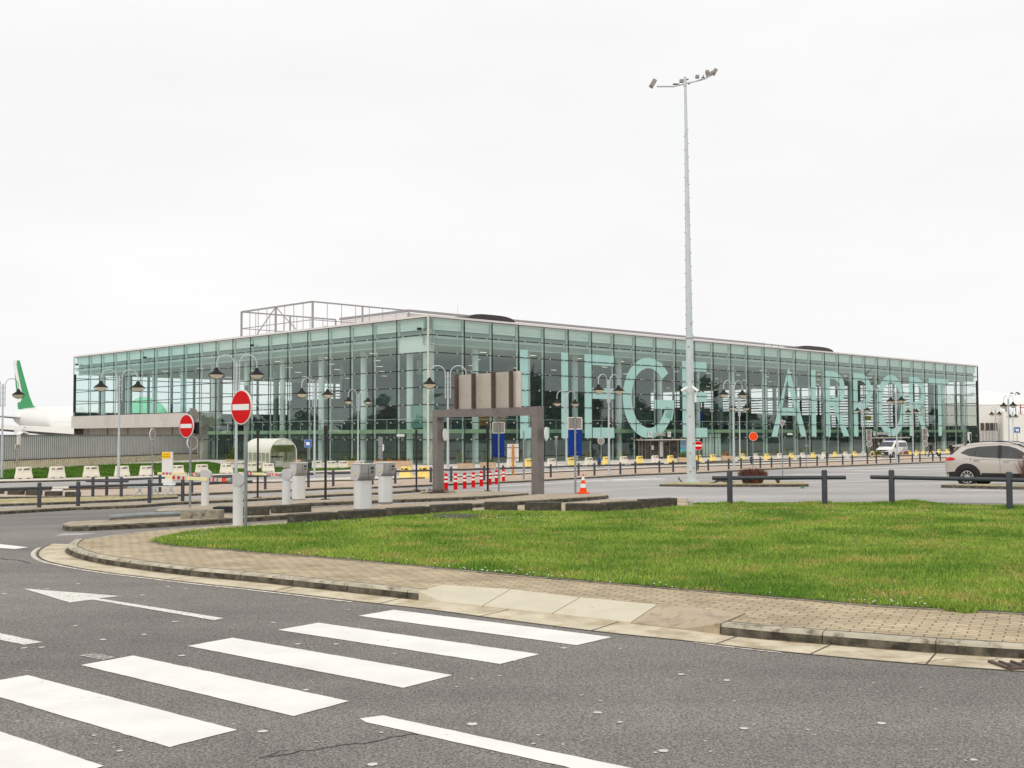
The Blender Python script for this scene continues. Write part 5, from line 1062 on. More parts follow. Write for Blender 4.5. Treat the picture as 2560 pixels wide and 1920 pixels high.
fus([(60, 5.6, 3.95, 3.1), (63, 5.5, 3.75, 2.9), (65.5, 5.15, 3.2, 2.4), (67.5, 4.7, 2.2, 1.7), (69, 4.1, .9, .8), (69.3, 4.0, .3, .3)], 'plane_mint', 'nose_section', t)
mb = MB(); mb.prism([(1.9, 8.2), (-1.1, 19.3), (1.3, 19.3), (4.2, 15.0), (6.9, 11.2), (9.0, 9.0), (11.5, 8.2)], (0, .25, 0), (1, 0, 0), (0, 0, 1), (0, -.5, 0)); fin = mb.build('tail_fin', 'plane_green', t)
mb = MB(); mb.prism([(1.7, 9.6), (-1.15, 19.33), (.4, 19.33), (1.6, 16.6), (3.8, 12.4), (4.3, 10.9), (3.6, 9.9)], (0, .32, 0), (1, 0, 0), (0, 0, 1), (0, -.64, 0)); mb.build('white_stripe', 'plane_white', fin)
mb = MB(); mb.prism([(.1, 16.4), (1.2, 14.4), (2.1, 12.2), (1.4, 11.6), (.75, 13.4)], (0, .35, 0), (1, 0, 0), (0, 0, 1), (0, -.7, 0)); mb.build('green_flash', 'plane_green', fin)
mb = MB(); mb.prism([(-.9, 18.5), (1.0, 18.5), (1.05, 19.36), (-1.15, 19.36)], (0, .36, 0), (1, 0, 0), (0, 0, 1), (0, -.72, 0)); mb.build('fin_tip', 'plane_white', fin)
def wing(name, root0, root1, tip0, tip1, z0, z1, th):
    mb = MB()
    for sgn in (1,):
        vs_ = [Vector((*root0, z0+th)), Vector((*root1, z0+th*.6)), Vector((*tip1, z1+th*.3)), Vector((*tip0, z1+th*.3)), Vector((*root0, z0-th)), Vector((*root1, z0-th)), Vector((*tip1, z1)), Vector((*tip0, z1))]
        mb.m = 0; mb.add(vs_, [(0, 1, 2, 3), (1, 0, 4, 5), (1, 5, 6, 2), (2, 6, 7, 3), (3, 7, 4, 0)]); mb.m = 1; mb.add([v-Vector((0, 0, .03)) for v in vs_[4:]], [(0, 1, 2, 3)])
    return mb.build(name, ['plane_white', 'plane_grey'], t)
for sg in (-1, 1):
    wing('wing', (26, sg*3), (40, sg*3), (8, sg*30), (12, sg*30), 3.2, 5.2, .85); wing('tailplane', (2, sg*1), (9, sg*1.5), (-3, sg*11), (0, sg*11), 6.3, 7.2, .2)
for ex_, ey_ in ((30, -12), (19, -21), (30, 12), (19, 21)):
    mb = MB(); n = 18; pr = [(0, .6), (1.5, 1.1), (3.6, 1.35), (4.8, 1.25), (4.8, 1.05), (4.0, 1.0)]; vs_ = [(ex_+x, ey_+r_*math.cos(2*pi*k/n), 1.75+r_*math.sin(2*pi*k/n)) for x, r_ in pr for k in range(n)]
    mb.add(vs_, [(i*n+k, i*n+(k+1) % n, (i+1)*n+(k+1) % n, (i+1)*n+k) for i in range(len(pr)-1) for k in range(n)]); mb.prism([(0, 0), (3, 0), (5, 1.2), (-1, 1.4)], (ex_, ey_-.2, 2.8), (1, 0, 0), (0, 0, 1), (0, .4, 0)); mb.build('engine', 'plane_white', t, smooth=True)
# ------------------------------------------------------------------ hangar behind on the right
t = empty('white_hangar', (110, 215, ZG), 0, label='white industrial shed with a shallow dome roof beyond the terminal corner', cat='hangar')
def lp(u, v, y): q = AT(u, v, y); return Vector((q.x-110, y-215, q.z-ZG))
def wallq(name, p0, p1, vt0, vt1, y0, y1, mat, dep=8, parent=None, zb=0.):
    a_ = lp(p0, 1000, y0); b_ = lp(p1, 1000, y1); za = lp(p0, vt0, y0).z; zb2 = lp(p1, vt1, y1).z; dn = Vector((-(b_-a_).y, (b_-a_).x, 0)).normalized()*dep; mb = MB()
    q = [Vector((a_.x, a_.y, zb)), Vector((b_.x, b_.y, zb)), Vector((b_.x, b_.y, zb2)), Vector((a_.x, a_.y, za))]; mb.add(q+[p+dn for p in q], [(0, 1, 2, 3), (7, 6, 5, 4), (0, 4, 5, 1), (1, 5, 6, 2), (2, 6, 7, 3), (3, 7, 4, 0)]); return mb.build(name, mat, parent or t)
wl = wallq('wall', 2400, 2506, 1013, 1013, 222, 222, 'hangar', 30)
wallq('wall', 2507, 2760, 1028.5, 1075, 218, 214, 'hangar', 30)
k = 222/FPX
wb_ = wallq('window_band', 2449.5, 2494, 1056.5, 1056.5, 221.8, 221.8, 'board_edge', .25, None, lp(2449, 1076, 221.8).z)
for u0, u1 in ((2451, 2458.8), (2463.5, 2471.8), (2474.5, 2482.2), (2485, 2491.6)): wallq('window', u0, u1, 1057.5, 1057.5, 221.5, 221.5, 'dark_window', .15, None, lp(2449, 1075, 221.5).z)
mb = MB(); c_ = lp(2447, 1000, 221.4); x1_ = lp(2499, 1000, 221.4).x; x = c_.x; zt_2 = lp(2449, 1077, 221.4).z
while x < x1_: mb.box((x+.25, c_.y, zt_2/2), (.34, .25, zt_2)); mb.box((x+.55, c_.y+.1, zt_2/2), (.3, .1, zt_2)); x += .62
mb.build('corrugated_cladding', 'hangar_corr', t)
mb = MB(); mb.lathe([(9.2, 0), (9, .5), (6, 1.8), (3, 2.6), (0, 3.0)], lp(2470, 1014, 236)+Vector((0, 0, 0)), 30); mb.build('dome_roof', 'plane_white', t, smooth=True)
mb = MB()
for u0, v0, u1, v1 in ((2464, 1003, 2467, 1000.5), (2467, 1000.5, 2470, 1004), (2470, 1003, 2475, 1005)): mb.tube([lp(u0, v0, 236), lp(u1, v1, 236)], .1, 5)
mb.build('roof_vent', 'mullion', t)
mb = MB(); mb.box(lp(2515, 1022, 214), (.28, .3, 1.1)); mb.build('downpipe', 'galv', t)
# low rail and objects by the hangar
for u0, u1, v, lb in ((2449, 2495, 1103.5, 'thin dark rail in front of the ribbed grey wall on the right'), (2497, 2536, 1101.5, 'thin dark rail below the small street lamps on the far right')):
    a_ = P(u0, v+8, .12); k = a_.y/FPX; t2 = empty('post_and_rail', a_, 0, label=lb, cat='barrier rail', group='dark grey post and rail barriers'); mb = MB(); mb.tube([(0, 0, .75), ((u1-u0)*k, 0, .75)], .06, 6); mb.build('crossbar', 'rail_grey', t2)
    for f in (.3, .62, 1): mb = MB(); mb.lathe([(.1, 0), (.1, .95), (0, 1.)], ((u1-u0)*k*f, 0, 0), 8); mb.build('post', 'rail_grey', t2)
# distant floodlight poles and red frame
for (u, vt, lb) in ((2487.5, 984, 'distant floodlight pole above the domed roof'), (2541, 983, 'distant floodlight pole at the far right, with lamps on both sides')):
    a_ = AT(u, 1100, 420); a_.z = ZG; t2 = empty('floodlight_pole', a_, 0, label=lb, cat='floodlight', group='distant floodlight poles'); h_ = AT(u, vt, 420).z-ZG; mb = MB(); mb.tube([(0, 0, 0), (0, 0, h_)], [.3, .12], 6); mb.build('pole', 'galv', t2)
    mb = MB()
    for dx, dz_ in (((-.5, 0), (.3, -.1)) if u < 2500 else ((-1.0, 0), (.55, .15), (1.0, -.3))): mb.box((dx*1.3, 0, h_+dz_), (.85, .5, .4))
    mb.build('lamp_head', 'lamp_shade', t2)
a_ = AT(2553, 1100, 230); a_.z = ZG; t2 = empty('red_frame', a_, 0, label='thin red steel frame rising above the shed at the right edge', cat='steel frame'); mb = MB()
for x in (0, 1.2, 2.6): mb.tube([(x, 0, 0), (x, 0, AT(2553, 1008+x*2, 230).z-ZG)], .09, 6)
for v in (1009, 1019, 1038): z = AT(2553, v, 230).z-ZG; mb.tube([(-.2, 0, z), (3.2, 0, z)], .08, 6)
mb.build('frame', 'red', t2)
t2 = empty('steel_mast', AT(2549, 1100, 260)-Vector((0, 0, 3)), 0, label='dark lattice mast just left of the red frame at the right edge', cat='mast'); mb = MB()
for x in (-.7, 0, .7): mb.tube([(x, 0, 0), (x, 0, AT(2549, 999, 260).z)], .07, 5)
for z in np.arange(2, 9, .8): mb.tube([(-.7, 0, z), (.7, 0, z+.5)], .04, 5)
mb.build('lattice', 'galv', t2)
# ------------------------------------------------------------------ reflected tree line off to the sides
def treeline(name, x0, y0, x1, y1, h0, n, lb, seed):
    r_ = np.random.default_rng(seed); T = r_.random(n); cx = x0+(x1-x0)*T+r_.normal(0, 5, n); cy = y0+(y1-y0)*T; hh = h0*(.6+.28*np.sin(T*61)+.2*np.sin(T*173+1)+.1*np.sin(T*411)); Z = ZG+hh*r_.random(n)**.7; s_ = r_.uniform(.5, 1.5, n)
    V = np.empty((n, 3, 3)); base = np.stack([cx, cy, Z], 1)
    for k in range(3): V[:, k] = base+r_.normal(0, 1, (n, 3))*s_[:, None]
    me = bpy.data.meshes.new(name); me.vertices.add(n*3); me.vertices.foreach_set('co', V.ravel()); me.loops.add(n*3); me.loops.foreach_set('vertex_index', np.arange(n*3, dtype=np.int32)); me.polygons.add(n); me.polygons.foreach_set('loop_start', np.arange(0, n*3, 3, dtype=np.int32)); me.polygons.foreach_set('loop_total', np.full(n, 3, dtype=np.int32)); me.update()
    me.materials.append(MT['treeline']); o = bpy.data.objects.new(name, me); col.objects.link(o); tag(o, lb, 'trees', kind='stuff')
treeline('tree_line', 215, 20, 260, 470, 18, 60000, 'bare tree line mirrored in the terminal glass, east of the car park', 4)
treeline('tree_line', -290, 70, -330, 420, 12, 24000, 'bare tree line mirrored in the terminal glass, west of the apron', 5)
# ------------------------------------------------------------------ street lamps
lamp = empty('street_lamp', (0, 0, 0)); mb = MB(); mb.lathe([(.10, 0), (.095, .1), (.075, 2.5), (.055, 5.2), (.055, 6.85), (0, 6.87)], n=14); mb.build('pole', 'lamp_pole', lamp, smooth=True)
mb = MB(); mb.lathe([(.16, 0), (.16, .05), (.11, .07)], n=14); mb.build('base_plate', 'lamp_pole', lamp)
for s_ in (-1, 1):
    mb = MB(); pts = [(s_*.16, 0, 5.2), (s_*.16, 0, 6.72)]+[(s_*(.66-.5*math.cos(a_)), 0, 6.75+.52*math.sin(a_)) for a_ in [pi*i/14 for i in range(1, 14)]]+[(s_*1.16, 0, 6.72), (s_*1.16, 0, 6.5)]
    mb.tube(pts, .033, 8)
    for z in (5.3, 5.75, 6.2, 6.6): mb.tube([(0, 0, z), (s_*.16, 0, z)], .02, 6)
    ar = mb.build('arm', 'lamp_pole', lamp, smooth=True)
    mb = MB(); mb.lathe([(.05, 6.52), (.09, 6.5), (.13, 6.38), (.2, 6.3), (.34, 6.2), (.44, 6.12), (.45, 6.09), (.43, 6.08)], (s_*1.16, 0, 0), 20); 
    sh_ = mb.build('lamp_shade', 'lamp_shade', lamp, smooth=True)
    mb = MB(); mb.lathe([(.42, 6.085), (.36, 6.0), (.24, 5.9), (.12, 5.85), (0, 5.84)], (s_*1.16, 0, 0), 20); mb.build('lamp_glass', 'lamp_lens', sh_, smooth=True)
    mb = MB(); q = [(s_*1.16+.45*math.cos(a_), .0, 6.09-.27*math.sin(a_)) for a_ in [pi*i/12 for i in range(13)]]; mb.tube(q, .018, 6); mb.build('guard_hoop', 'lamp_shade', sh_)
Lm = [(4, 1196, 944.6, .9, 'street lamp cut by the left edge of the photo, only its right lantern whole'), (296, 1199, 923, 1, 'street lamp in front of the concrete band of the left wing'), (590, 1195, 886, 1, 'tallest street lamp on the left, behind the nearest no entry sign'),
      (786, 1197, 944.5, .8, 'street lamp beside the blue trolley sign'), (895, 1163, 973, .8, 'smaller street lamp behind the nearest ticket machine'), (1120, 1202, 913, 1, 'street lamp seen through the left part of the gantry'),
      (1416, 1172, 977, .72, 'street lamp behind the second blue panel sign'), (1523, 1186, 935, .63, 'street lamp just left of the big letter G'), (1835, 1173, 950.6, .65, 'larger lamp of the pair right of the floodlight mast'),
      (1850, 1160, 993, .6, 'smaller lamp of the pair right of the floodlight mast'), (2158, 1141, 1004, .55, 'street lamp left of the departures doors'), (2243, 1156, 972, .43, 'street lamp standing in front of the white van'),
      (2283, 1139, 1008.6, .47, 'street lamp just behind the white van'), (2491, 1137, 1016, .45, 'street lamp against the shed windows, behind the beige car'), (2524, 1150, 988, .42, 'biggest lamp in the group of three at the far right'), (2534, 1131, 1024, .4, 'smallest lamp in the group of three at the far right')]
for u, vb_, vt_, cs, lb in Lm:
    p = P(u, vb_, .12); s_ = hgt(u, vt_, p)/7.3; az_ = math.atan2(p.x, p.y); place(lamp, USED, p, -az_+math.acos(cs)*(1 if u < 2000 else -1), s_, label=lb, cat='street lamp', group='double arched street lamps')
# ------------------------------------------------------------------ floodlight mast
a = P(1729, 1205, .12); t = empty('floodlight_mast', a, 0, label='very tall pale floodlight mast on the island between lawn and terminal', cat='floodlight mast'); k = a.y/FPX; h = hgt(1713, 192, a)
lean = (1713.5-1729)*k+ (0.0); xt = AT(1713, 192, a.y).x-a.x
mb = MB(); mb.tube([(0, 0, 0), (xt, 0, h)], [.245, .062], 8); mb.build('pole', 'mast', t)
f_ = (1205-846)*k/h; mb = MB(); c = Vector((xt*f_, 0, h*f_)); mb.tube([c-Vector((0, 0, .02)), c+Vector((0, 0, .02))], .21, 8); mb.build('joint_ring', 'sign_back', t)
for i in range(8): an = 2*pi*i/8; mb = MB(); mb.box((.33*math.cos(an), .33*math.sin(an), .1), (.02, .16, .2), an) if False else mb.prism([(.2, 0), (.42, 0), (.2, .2)], (0, 0, 0), (math.cos(an), math.sin(an), 0), (0, 0, 1), (-math.sin(an)*.02, math.cos(an)*.02, 0)); mb.build('base_gusset', 'mast', t)
mb = MB(); mb.lathe([(.44, 0), (.44, .03)], n=8); mb.build('base_plate', 'mast', t)
mb = MB()
for i in range(46): z = 2.2+i*.36; x = xt*z/h; r_ = .245+(.062-.245)*z/h; mb.box((x+(1 if i % 2 else -1)*(r_+.012), -.02, z), (.05, .03, .035))
mb.build('climbing_steps', 'sign_back', t)
mb = MB()
for i, z in enumerate((.55, .75, 1.5, 2.0, 3.4, 5.2, 7.0, 8.2)): x = xt*z/h; mb.box((x+(.1 if i % 2 else -.08), -.225+.008*z, z), (.07, .04, .06))
mb.build('cable_clips', 'sign_back', t)
def MP(u, v, dy=0): q = AT(u, v, a.y+dy); return Vector((q.x-a.x, q.y-a.y, q.z-a.z))
def mpx(x, y): return 1600+x/10.055, 150+y/10.055
def L_(x, y, dy=0): return MP(*mpx(x, y), dy)
mb = MB(); mb.tube([L_(1130, 440), L_(1135, 660)], .085, 10); mb.build('head_sleeve', 'mast', t)
for pts in (((1110, 600, 0), (850, 665, -.1), (430, 665, -.4)), ((1150, 590, 0), (1420, 530, .1), (1640, 470, .3), (1850, 350, .6))): mb = MB(); mb.tube([L_(*q) for q in pts], .045, 6); mb.build('arm', 'mast', t)
def flood(c, w_, h__, d_, ang, mat='flood'):
    mb = MB(); c = Vector(c); R = Matrix.Rotation(ang, 3, 'Y'); vs0 = MB().box((0, 0, 0), (w_, d_, h__), 0, .03); mb.add([c+R @ Vector(v) for v in vs0.v], vs0.f); return mb.build('floodlight', mat, t)
fl = flood(L_(325, 590, -.3), .22, .42, .4, .55); flood(L_(1875, 300, .6), .2, .3, .36, .5); flood(L_(1770, 340, .5), .5, .16, .2, -.5)
for x, y in ((1040, 530), (1440, 420), (1690, 300)): flood(L_(x, y, .1), .2, .17, .2, 0)
for x, y, w_ in ((900, 610, .3), (1600, 440, .1), (1200, 490, .08), (1235, 600, .06), (970, 612, .08)): mb = MB(); mb.box(L_(x, y), (w_, .08, .06)); mb.build('bracket', 'mullion', t)
mb = MB(); mb.tube([L_(1520, 510), L_(1605, 370)], .02, 6); mb.build('stay', 'black', t)
def cam2(u0, v0, u1, v1, r_):
    p0, p1 = MP(u0, v0, -.35), MP(u1, v1, -.55); mb = MB(); mb.tube([p0, p1], r_, 12); o = mb.build('cctv_camera', 'plane_white', t, smooth=True); d = (p1-p0).normalized(); mb = MB(); mb.tube([p1-d*.01, p1+d*.012], r_*.86, 12); mb.build('camera_lens', 'black', o)
    mb = MB(); mb.tube([(p0+p1)/2+Vector((0, 0, -.02)), MP((u0+u1)/2*.3+1728*.7, v0+14, -.15)], .03, 6); mb.build('camera_bracket', 'machine_white', t)
cam2(1718, 969, 1702, 977.5, .065); cam2(1731, 967, 1746, 978.5, .07)
mb = MB(); mb.box(MP(1738.5, 994, -.18), (.1, .14, .5), 0, .02); mb.build('cable_box', 'plane_white', t)
# litter on the island
p = P(1700, 1205.5, .12); k = p.y/FPX; t = empty('dead_stem', p, 0, label='short dark broken stem standing at the foot of the floodlight mast', cat='stem'); mb = MB(); mb.tube([(.1, 0, 0), (.02, 0, .1), (-.07, 0, .17), (-.03, 0, .22), (-.08, 0, .25)], [.02, .03, .035, .03, .03], 8); mb.build('stem', 'black', t, smooth=True)
p = P(1806, 1207, .12); t = empty('plastic_sheet', p, 0, label='crumpled black plastic sheet between the mast and the low bush', cat='plastic sheet'); mb = MB(); r_ = random.Random(2); g = []
for j in range(6):
    for i in range(16): x = -.62+i*.083; y = (j-2.5)*.08; hh = .17*math.exp(-((x+.15)/.13)**2)+.13*math.exp(-((x-.12)/.2)**2)+.02; g.append((x+r_.gauss(0, .01), y+r_.gauss(0, .01), max(.004, hh*(1-abs(y)/.28)+r_.gauss(0, .012))))
mb.add(g, [(j*16+i, j*16+i+1, (j+1)*16+i+1, (j+1)*16+i) for j in range(5) for i in range(15)]); mb.build('sheet', 'car_black', t)
def bush(u, v, w_, h_, label, n=1500, up=False, mats='twig'):
    p = P(u, v, .12); t = empty('bare_bush', p, 0, label=label, cat='bush'); r_ = random.Random(int(u)); mb = MB()
    for _ in range(n):
        an = r_.uniform(0, 2*pi); rr_ = math.sqrt(r_.random()); x, y = rr_*math.cos(an)*w_/2, rr_*math.sin(an)*w_*.4; top = h_*(1-.25*rr_**4)*r_.uniform(.85, 1.04); z0 = r_.uniform(.0, top*.7) if not up else 0; ln = r_.uniform(.12, .3) if not up else r_.uniform(.3, 1)*h_
        d = Vector((x*.9/(w_/2)*.5+r_.gauss(0, .35), y+r_.gauss(0, .35), 1 if not up else 1.6)).normalized(); q = Vector((x*(.72 if z0 < h_*.25 else 1), y, z0)) if not up else Vector((x*.2, y*.2, 0)); e = q+d*ln
        if e.z > top and not up: e = q+d*max(.05, (top-z0)/max(d.z, .2))
        s_ = Vector((r_.gauss(0, 1), r_.gauss(0, 1), 0)).normalized()*.009; mb.add([q-s_, q+s_, e], [(0, 1, 2)])
    mb.build('twigs', mats, t, recalc=False)
    mb = MB(); 
    for i in range(5): mb.tube([(0, 0, 0), (r_.uniform(-.3, .3)*w_, r_.uniform(-.2, .2), h_*.5)], .012, 5)
    mb.build('stems', 'twig', t); return t
bush(1882, 1208.5, 1.12, .72, 'low round brown bush without leaves on the mast island', 5200)
bush(1945, 1207.5, .5, .32, 'tiny scrappy plant right of the low round bush', 60, True)
bush(2574, 1210.5, 1.3, 1.55, 'tall bare spiky twigs in front of the beige car at the right edge', 330, True)
p = P(2006, 1221, 0); mb = MB(); mb.box((0, 0, .03), (.12, .08, .05), .3, .01); o = mb.build('litter', 'plane_green'); o.location = p; tag(o, 'small green and white scrap of litter on the road below the mast island', 'litter')
# ------------------------------------------------------------------ plastic barriers
def barrier_proto(mat, name):
    o = empty(name, (0, 0, 0)); mb = MB(); lv = [(0, 1.16, .50), (.16, 1.15, .50), (.26, 1.10, .40), (.45, 1.03, .26), (.70, .99, .21), (.76, .96, .19), (.80, .88, .14)]; n = 20; vs_ = []
    for z, W, D_ in lv:
        for i in range(n): a_ = 2*pi*(i+.5)/n; c, s_ = math.cos(a_), math.sin(a_); vs_.append((W/2*math.copysign(abs(c)**.25, c), D_/2*math.copysign(abs(s_)**.35, s_), z))
    mb.add(vs_, [(j*n+i, j*n+(i+1) % n, (j+1)*n+(i+1) % n, (j+1)*n+i) for j in range(len(lv)-1) for i in range(n)]+[tuple(range(n))[::-1], tuple((len(lv)-1)*n+i for i in range(n))]); mb.build('shell', mat, o, smooth=True)
    for x in (-.26, .26): mb = MB(); mb.box((x, -.2, .022), (.17, .14, .05)); mb.build('foot_notch', 'black', o)
    mb = MB(); text_into(mb, 'LA', (-.24, -.128, .585), (1, 0, 0), (0, 0, 1), .17, .03, 1.1)
    text_into(mb, 'LIEGE', (.12, -.128, .64), (1, 0, 0), (0, 0, 1), .07, .03, 1.3); text_into(mb, 'AIRPORT', (.13, -.128, .585), (1, 0, 0), (0, 0, 1), .065, .03, 1.3)
    mb.tube([(.34+.09*math.cos(a_), -.125, .67+.06*math.sin(a_)) for a_ in [pi*.25+pi*1.5*i/10 for i in range(11)]], .014, 5); mb.build('lettering', 'black', o, recalc=False); return o
bw_ = barrier_proto('barrier_white', 'white_barrier'); by_ = barrier_proto('barrier_yellow', 'yellow_barrier')
Wb = [(59, 1196.6, 44, .16, 'leftmost white plastic barrier, behind a brownish pole'), (142, 1194.8, 43, .16, 'second white barrier from the left on the verge'), (228, 1192.6, 42, .16, 'third white barrier from the left, fully clear of poles'), (305, 1190.5, 39, .16, 'white barrier partly hidden by the second street lamp'),
      (366, 1189, 37, .16, 'white barrier left of the white pillar with the yellow sign'), (443.5, 1187, 36, .16, 'white barrier right beside the white pillar with the yellow sign'), (504.5, 1184, 35, .16, 'white barrier behind the head of the left boom barrier'), (566, 1183, 35, .16, 'white barrier left of the tallest street lamp'),
      (575, 1172, 26, .1, 'white barrier in the back row beside the leafy shrub'), (602, 1173, 27, .3, 'white barrier at the left foot of the trolley shelter'), (630, 1180, 34, .14, 'white barrier behind the slim black pole, front of the shelter'), (646, 1173, 25, -.3, 'white barrier leaning into the shelter side, back row'),
      (670.5, 1180, 33, .14, 'white barrier in front of the shelter opening'), (792.6, 1172, 30, -.35, 'white barrier right of the green litter bin'), (828.5, 1171.8, 29, .1, 'white barrier right of the tallest black pole'), (858, 1171, 28, -.1, 'white barrier second to the right of the tallest black pole'), (899, 1170, 27, -.1, 'white barrier behind the nearest ticket machine')]
for u, v, w__, rz, lb in Wb: p = P(u, v, .13); place(bw_, USED, p, -math.atan2(p.x, p.y)+rz, w__*p.y/FPX/1.2, label=lb, cat='plastic barrier', group='white plastic barriers')
place(by_, USED, P(1015, 1196.6, .1), -.8, 38*P(1015, 1196.6).y/FPX/1.05, label='faded yellow barrier left of the slim black pole near the gantry', cat='plastic barrier', group='yellow plastic barriers')
place(by_, USED, P(1061, 1196, .1), -.8, 38*P(1061, 1196).y/FPX/1.05, label='faded yellow barrier beside the left gantry leg', cat='plastic barrier', group='yellow plastic barriers')
Rb = [('y', 1322, 1168, 27, 'yellow barrier behind the right gantry leg'), ('w', 1278, 1168, 27, 'white barrier behind the notice board post'), ('w', 1379, 1166.5, 26, 'white barrier left of the lamp by the second blue sign'), ('y', 1426, 1164.2, 26, 'yellow barrier just left of the second blue sign'),
      ('w', 1472, 1162.8, 25, 'white barrier right of the second blue sign'), ('y', 1516, 1161, 25, 'yellow barrier behind the lamp left of letter G'), ('w', 1559, 1160, 24.5, 'white barrier under the left edge of letter G'), ('y', 1599, 1158.8, 24, 'yellow barrier left of the arrivals doors'),
      ('w', 1637.5, 1157, 23.5, 'white barrier in front of the arrivals doors'), ('y', 1676, 1156.4, 23, 'yellow barrier right of the arrivals doors'), ('y', 1747, 1154.6, 21, 'yellow barrier behind the far no entry sign'), ('y', 1782.5, 1152.6, 21, 'yellow barrier left of the small stone planter beyond the mast'),
      ('y', 1855, 1150, 20.5, 'yellow barrier at the lamp pair right of the mast'), ('w', 1888.6, 1148.3, 18.5, 'white barrier beside the litter bin behind the orange sign'), ('y', 1917.6, 1149, 19, 'yellow barrier left of the give way sign'), ('w', 1949, 1147.3, 18, 'white barrier behind the give way sign pole'),
      ('y', 1979, 1146.5, 18, 'yellow barrier below the big letter A'), ('w', 2007, 1145.2, 17, 'white barrier at the pole with the arrow tag'), ('y', 2033, 1144.6, 17, 'yellow barrier below the letter I of airport'), ('w', 2060, 1143.3, 16.5, 'white barrier beside the bin below letter R'),
      ('y', 2088, 1142.3, 16.5, 'yellow barrier below the leg of letter R'), ('w', 2114, 1142, 16.5, 'white barrier left of the letter P'), ('y', 2137, 1141, 16, 'yellow barrier below the letter P'), ('w', 2159, 1140, 15.5, 'white barrier at the lamp left of departures'), ('y', 2181.6, 1139.4, 15, 'yellow barrier left of the white van'),
      ('y', 2274, 1137.8, 14.5, 'yellow barrier touching the rear of the white van'), ('y', 2292, 1137.5, 14.5, 'yellow barrier second behind the white van'), ('y', 2310, 1135.6, 14.3, 'yellow barrier at the sign stack pole right of the van'), ('y', 2329, 1135, 14, 'yellow barrier behind the walking man'), ('y', 2348, 1134, 14, 'yellow barrier between the two pedestrians'),
      ('y', 2368, 1133.4, 14, 'yellow barrier left of the hooded person'), ('y', 2387, 1132.6, 13.5, 'yellow barrier between the hooded person and the beige car')]
for c, u, v, w__, lb in Rb:
    p = P(u, v, .12); place(by_ if c == 'y' else bw_, USED, p, .80 if c == 'y' else .72, w__*p.y/FPX/1.03, label=lb, cat='plastic barrier', group=('yellow' if c == 'y' else 'white')+' plastic barriers')
# ------------------------------------------------------------------ planters, bins
def planter(u0, u1, vt_, vb_, lb, leaf_='leaf', nl=160, hl=.4, rz=.1, twin=False):
    a_ = P(u0, vb_, .12); b_ = P(u1, vb_, .12); w__ = (b_-a_).length; h_ = hgt(u0, vt_, a_); c = (a_+b_)/2; t = empty('stone_planter', c, rz, label=lb, cat='planter', group='stone planters with straggly plants')
    mb = MB(); mb.box((0, .25, h_/2), (w__, .8, h_), 0, .03); mb.build('trough', 'planter', t); mb = MB(); mb.box((0, .25, h_-.02), (w__-.14, .66, .06)); mb.build('soil', 'block', t)
    mb = MB(); r_ = random.Random(int(u0))
    for _ in range(nl):
        x = r_.uniform(-.42, .42)*w__; cl = .5+.5*math.sin(x*7+u0); y = .25+r_.uniform(-.28, .28); z0 = h_+.0; hh = hl*r_.uniform(.25, 1)*cl; d = Vector((r_.gauss(0, .25), r_.gauss(0, .25), 1))*hh; s_ = Vector((r_.gauss(0, .03), r_.gauss(0, .03), 0)); q = Vector((x, y, z0)); mb.add([q-s_, q+s_, q+d+s_*.6, q+d*.9-s_*1.3], [(0, 1, 2, 3)])
    mb.build('plants', leaf_, t, recalc=False); return t
planter(934, 1030, 1152.5, 1171, 'long low stone planter left of the gantry with dry plants', 'leaf_dry', 200, .3)
planter(1145, 1185, 1158.5, 1173.5, 'square stone planter seen through the left part of the gantry', 'leaf_dry', 60, .2)
planter(1201, 1240, 1156, 1171.5, 'stone planter behind the slim black pole inside the gantry', 'leaf', 90, .35)
planter(1697, 1716, 1143.5, 1156, 'stone planter with spiky plants beside the sea poster', 'leaf', 90, .8)
planter(1806, 1834, 1139.5, 1154, 'stone planter left of the lamp pair beyond the mast', 'leaf_dry', 60, .5)
planter(2180, 2205, 1137, 1147.5, 'stone planter with green shrubs in front of the van headlights', 'leaf', 160, .6)
planter(2249, 2277, 1136, 1145.5, 'stone planter in front of the rear wheel of the white van', 'leaf_dry', 120, .5)
planter(860, 893, 1152, 1169, 'stone planter behind the lamp near the nearest ticket machine', 'leaf', 90, .5); planter(565, 590, 1148.5, 1167, 'stone planter with a leafy shrub at the building corner, left of the shelter', 'leaf', 200, 1.5)
planter(736, 750, 1149.5, 1166, 'stone planter just right of the trolley shelter', 'leaf_dry', 30, .2)
for u, vt_, vb_, w__, lb in ((774, 1148, 1176, 12, 'green litter bin under the blue trolley sign'), (1497.7, 1143.6, 1167, 9, 'blue lined litter bin beside a round sign back'), (1879.5, 1135, 1162.5, 10.5, 'dark litter bin hanging at the orange disc sign'), (2068, 1130, 1148, 7.5, 'dark litter bin below the first letter R of airport'), (2169, 1127, 1143, 6, 'dark litter bin left of the white van')):
    a_ = P(u, vb_, .12); k = a_.y/FPX; h_ = hgt(u, vt_, a_); t = empty('litter_bin', a_, 0, label=lb, cat='litter bin', group='litter bins'); r_ = w__*k/2; mb = MB(); mb.lathe([(.05, 0), (.05, h_*.15), (r_*.85, h_*.16), (r_, h_*.72), (r_*.9, h_*.72)], n=14); mb.build('body', 'bin', t, smooth=True)
    mb = MB(); mb.lathe([(r_*1.1, h_*.86), (r_*1.05, h_*.96), (0, h_)], n=14); mb.build('hood', 'bin', t)
    if int(u) == 1497: mb = MB(); mb.lathe([(r_*1.02, h_*.66), (r_*1.02, h_*.84)], n=14); mb.build('liner', 'blue_sign', t)
    else: mb = MB(); mb.tube([(0, r_*.9, 0), (0, r_*.9, h_*.9)], .03, 6); mb.build('bracket', 'bin', t)
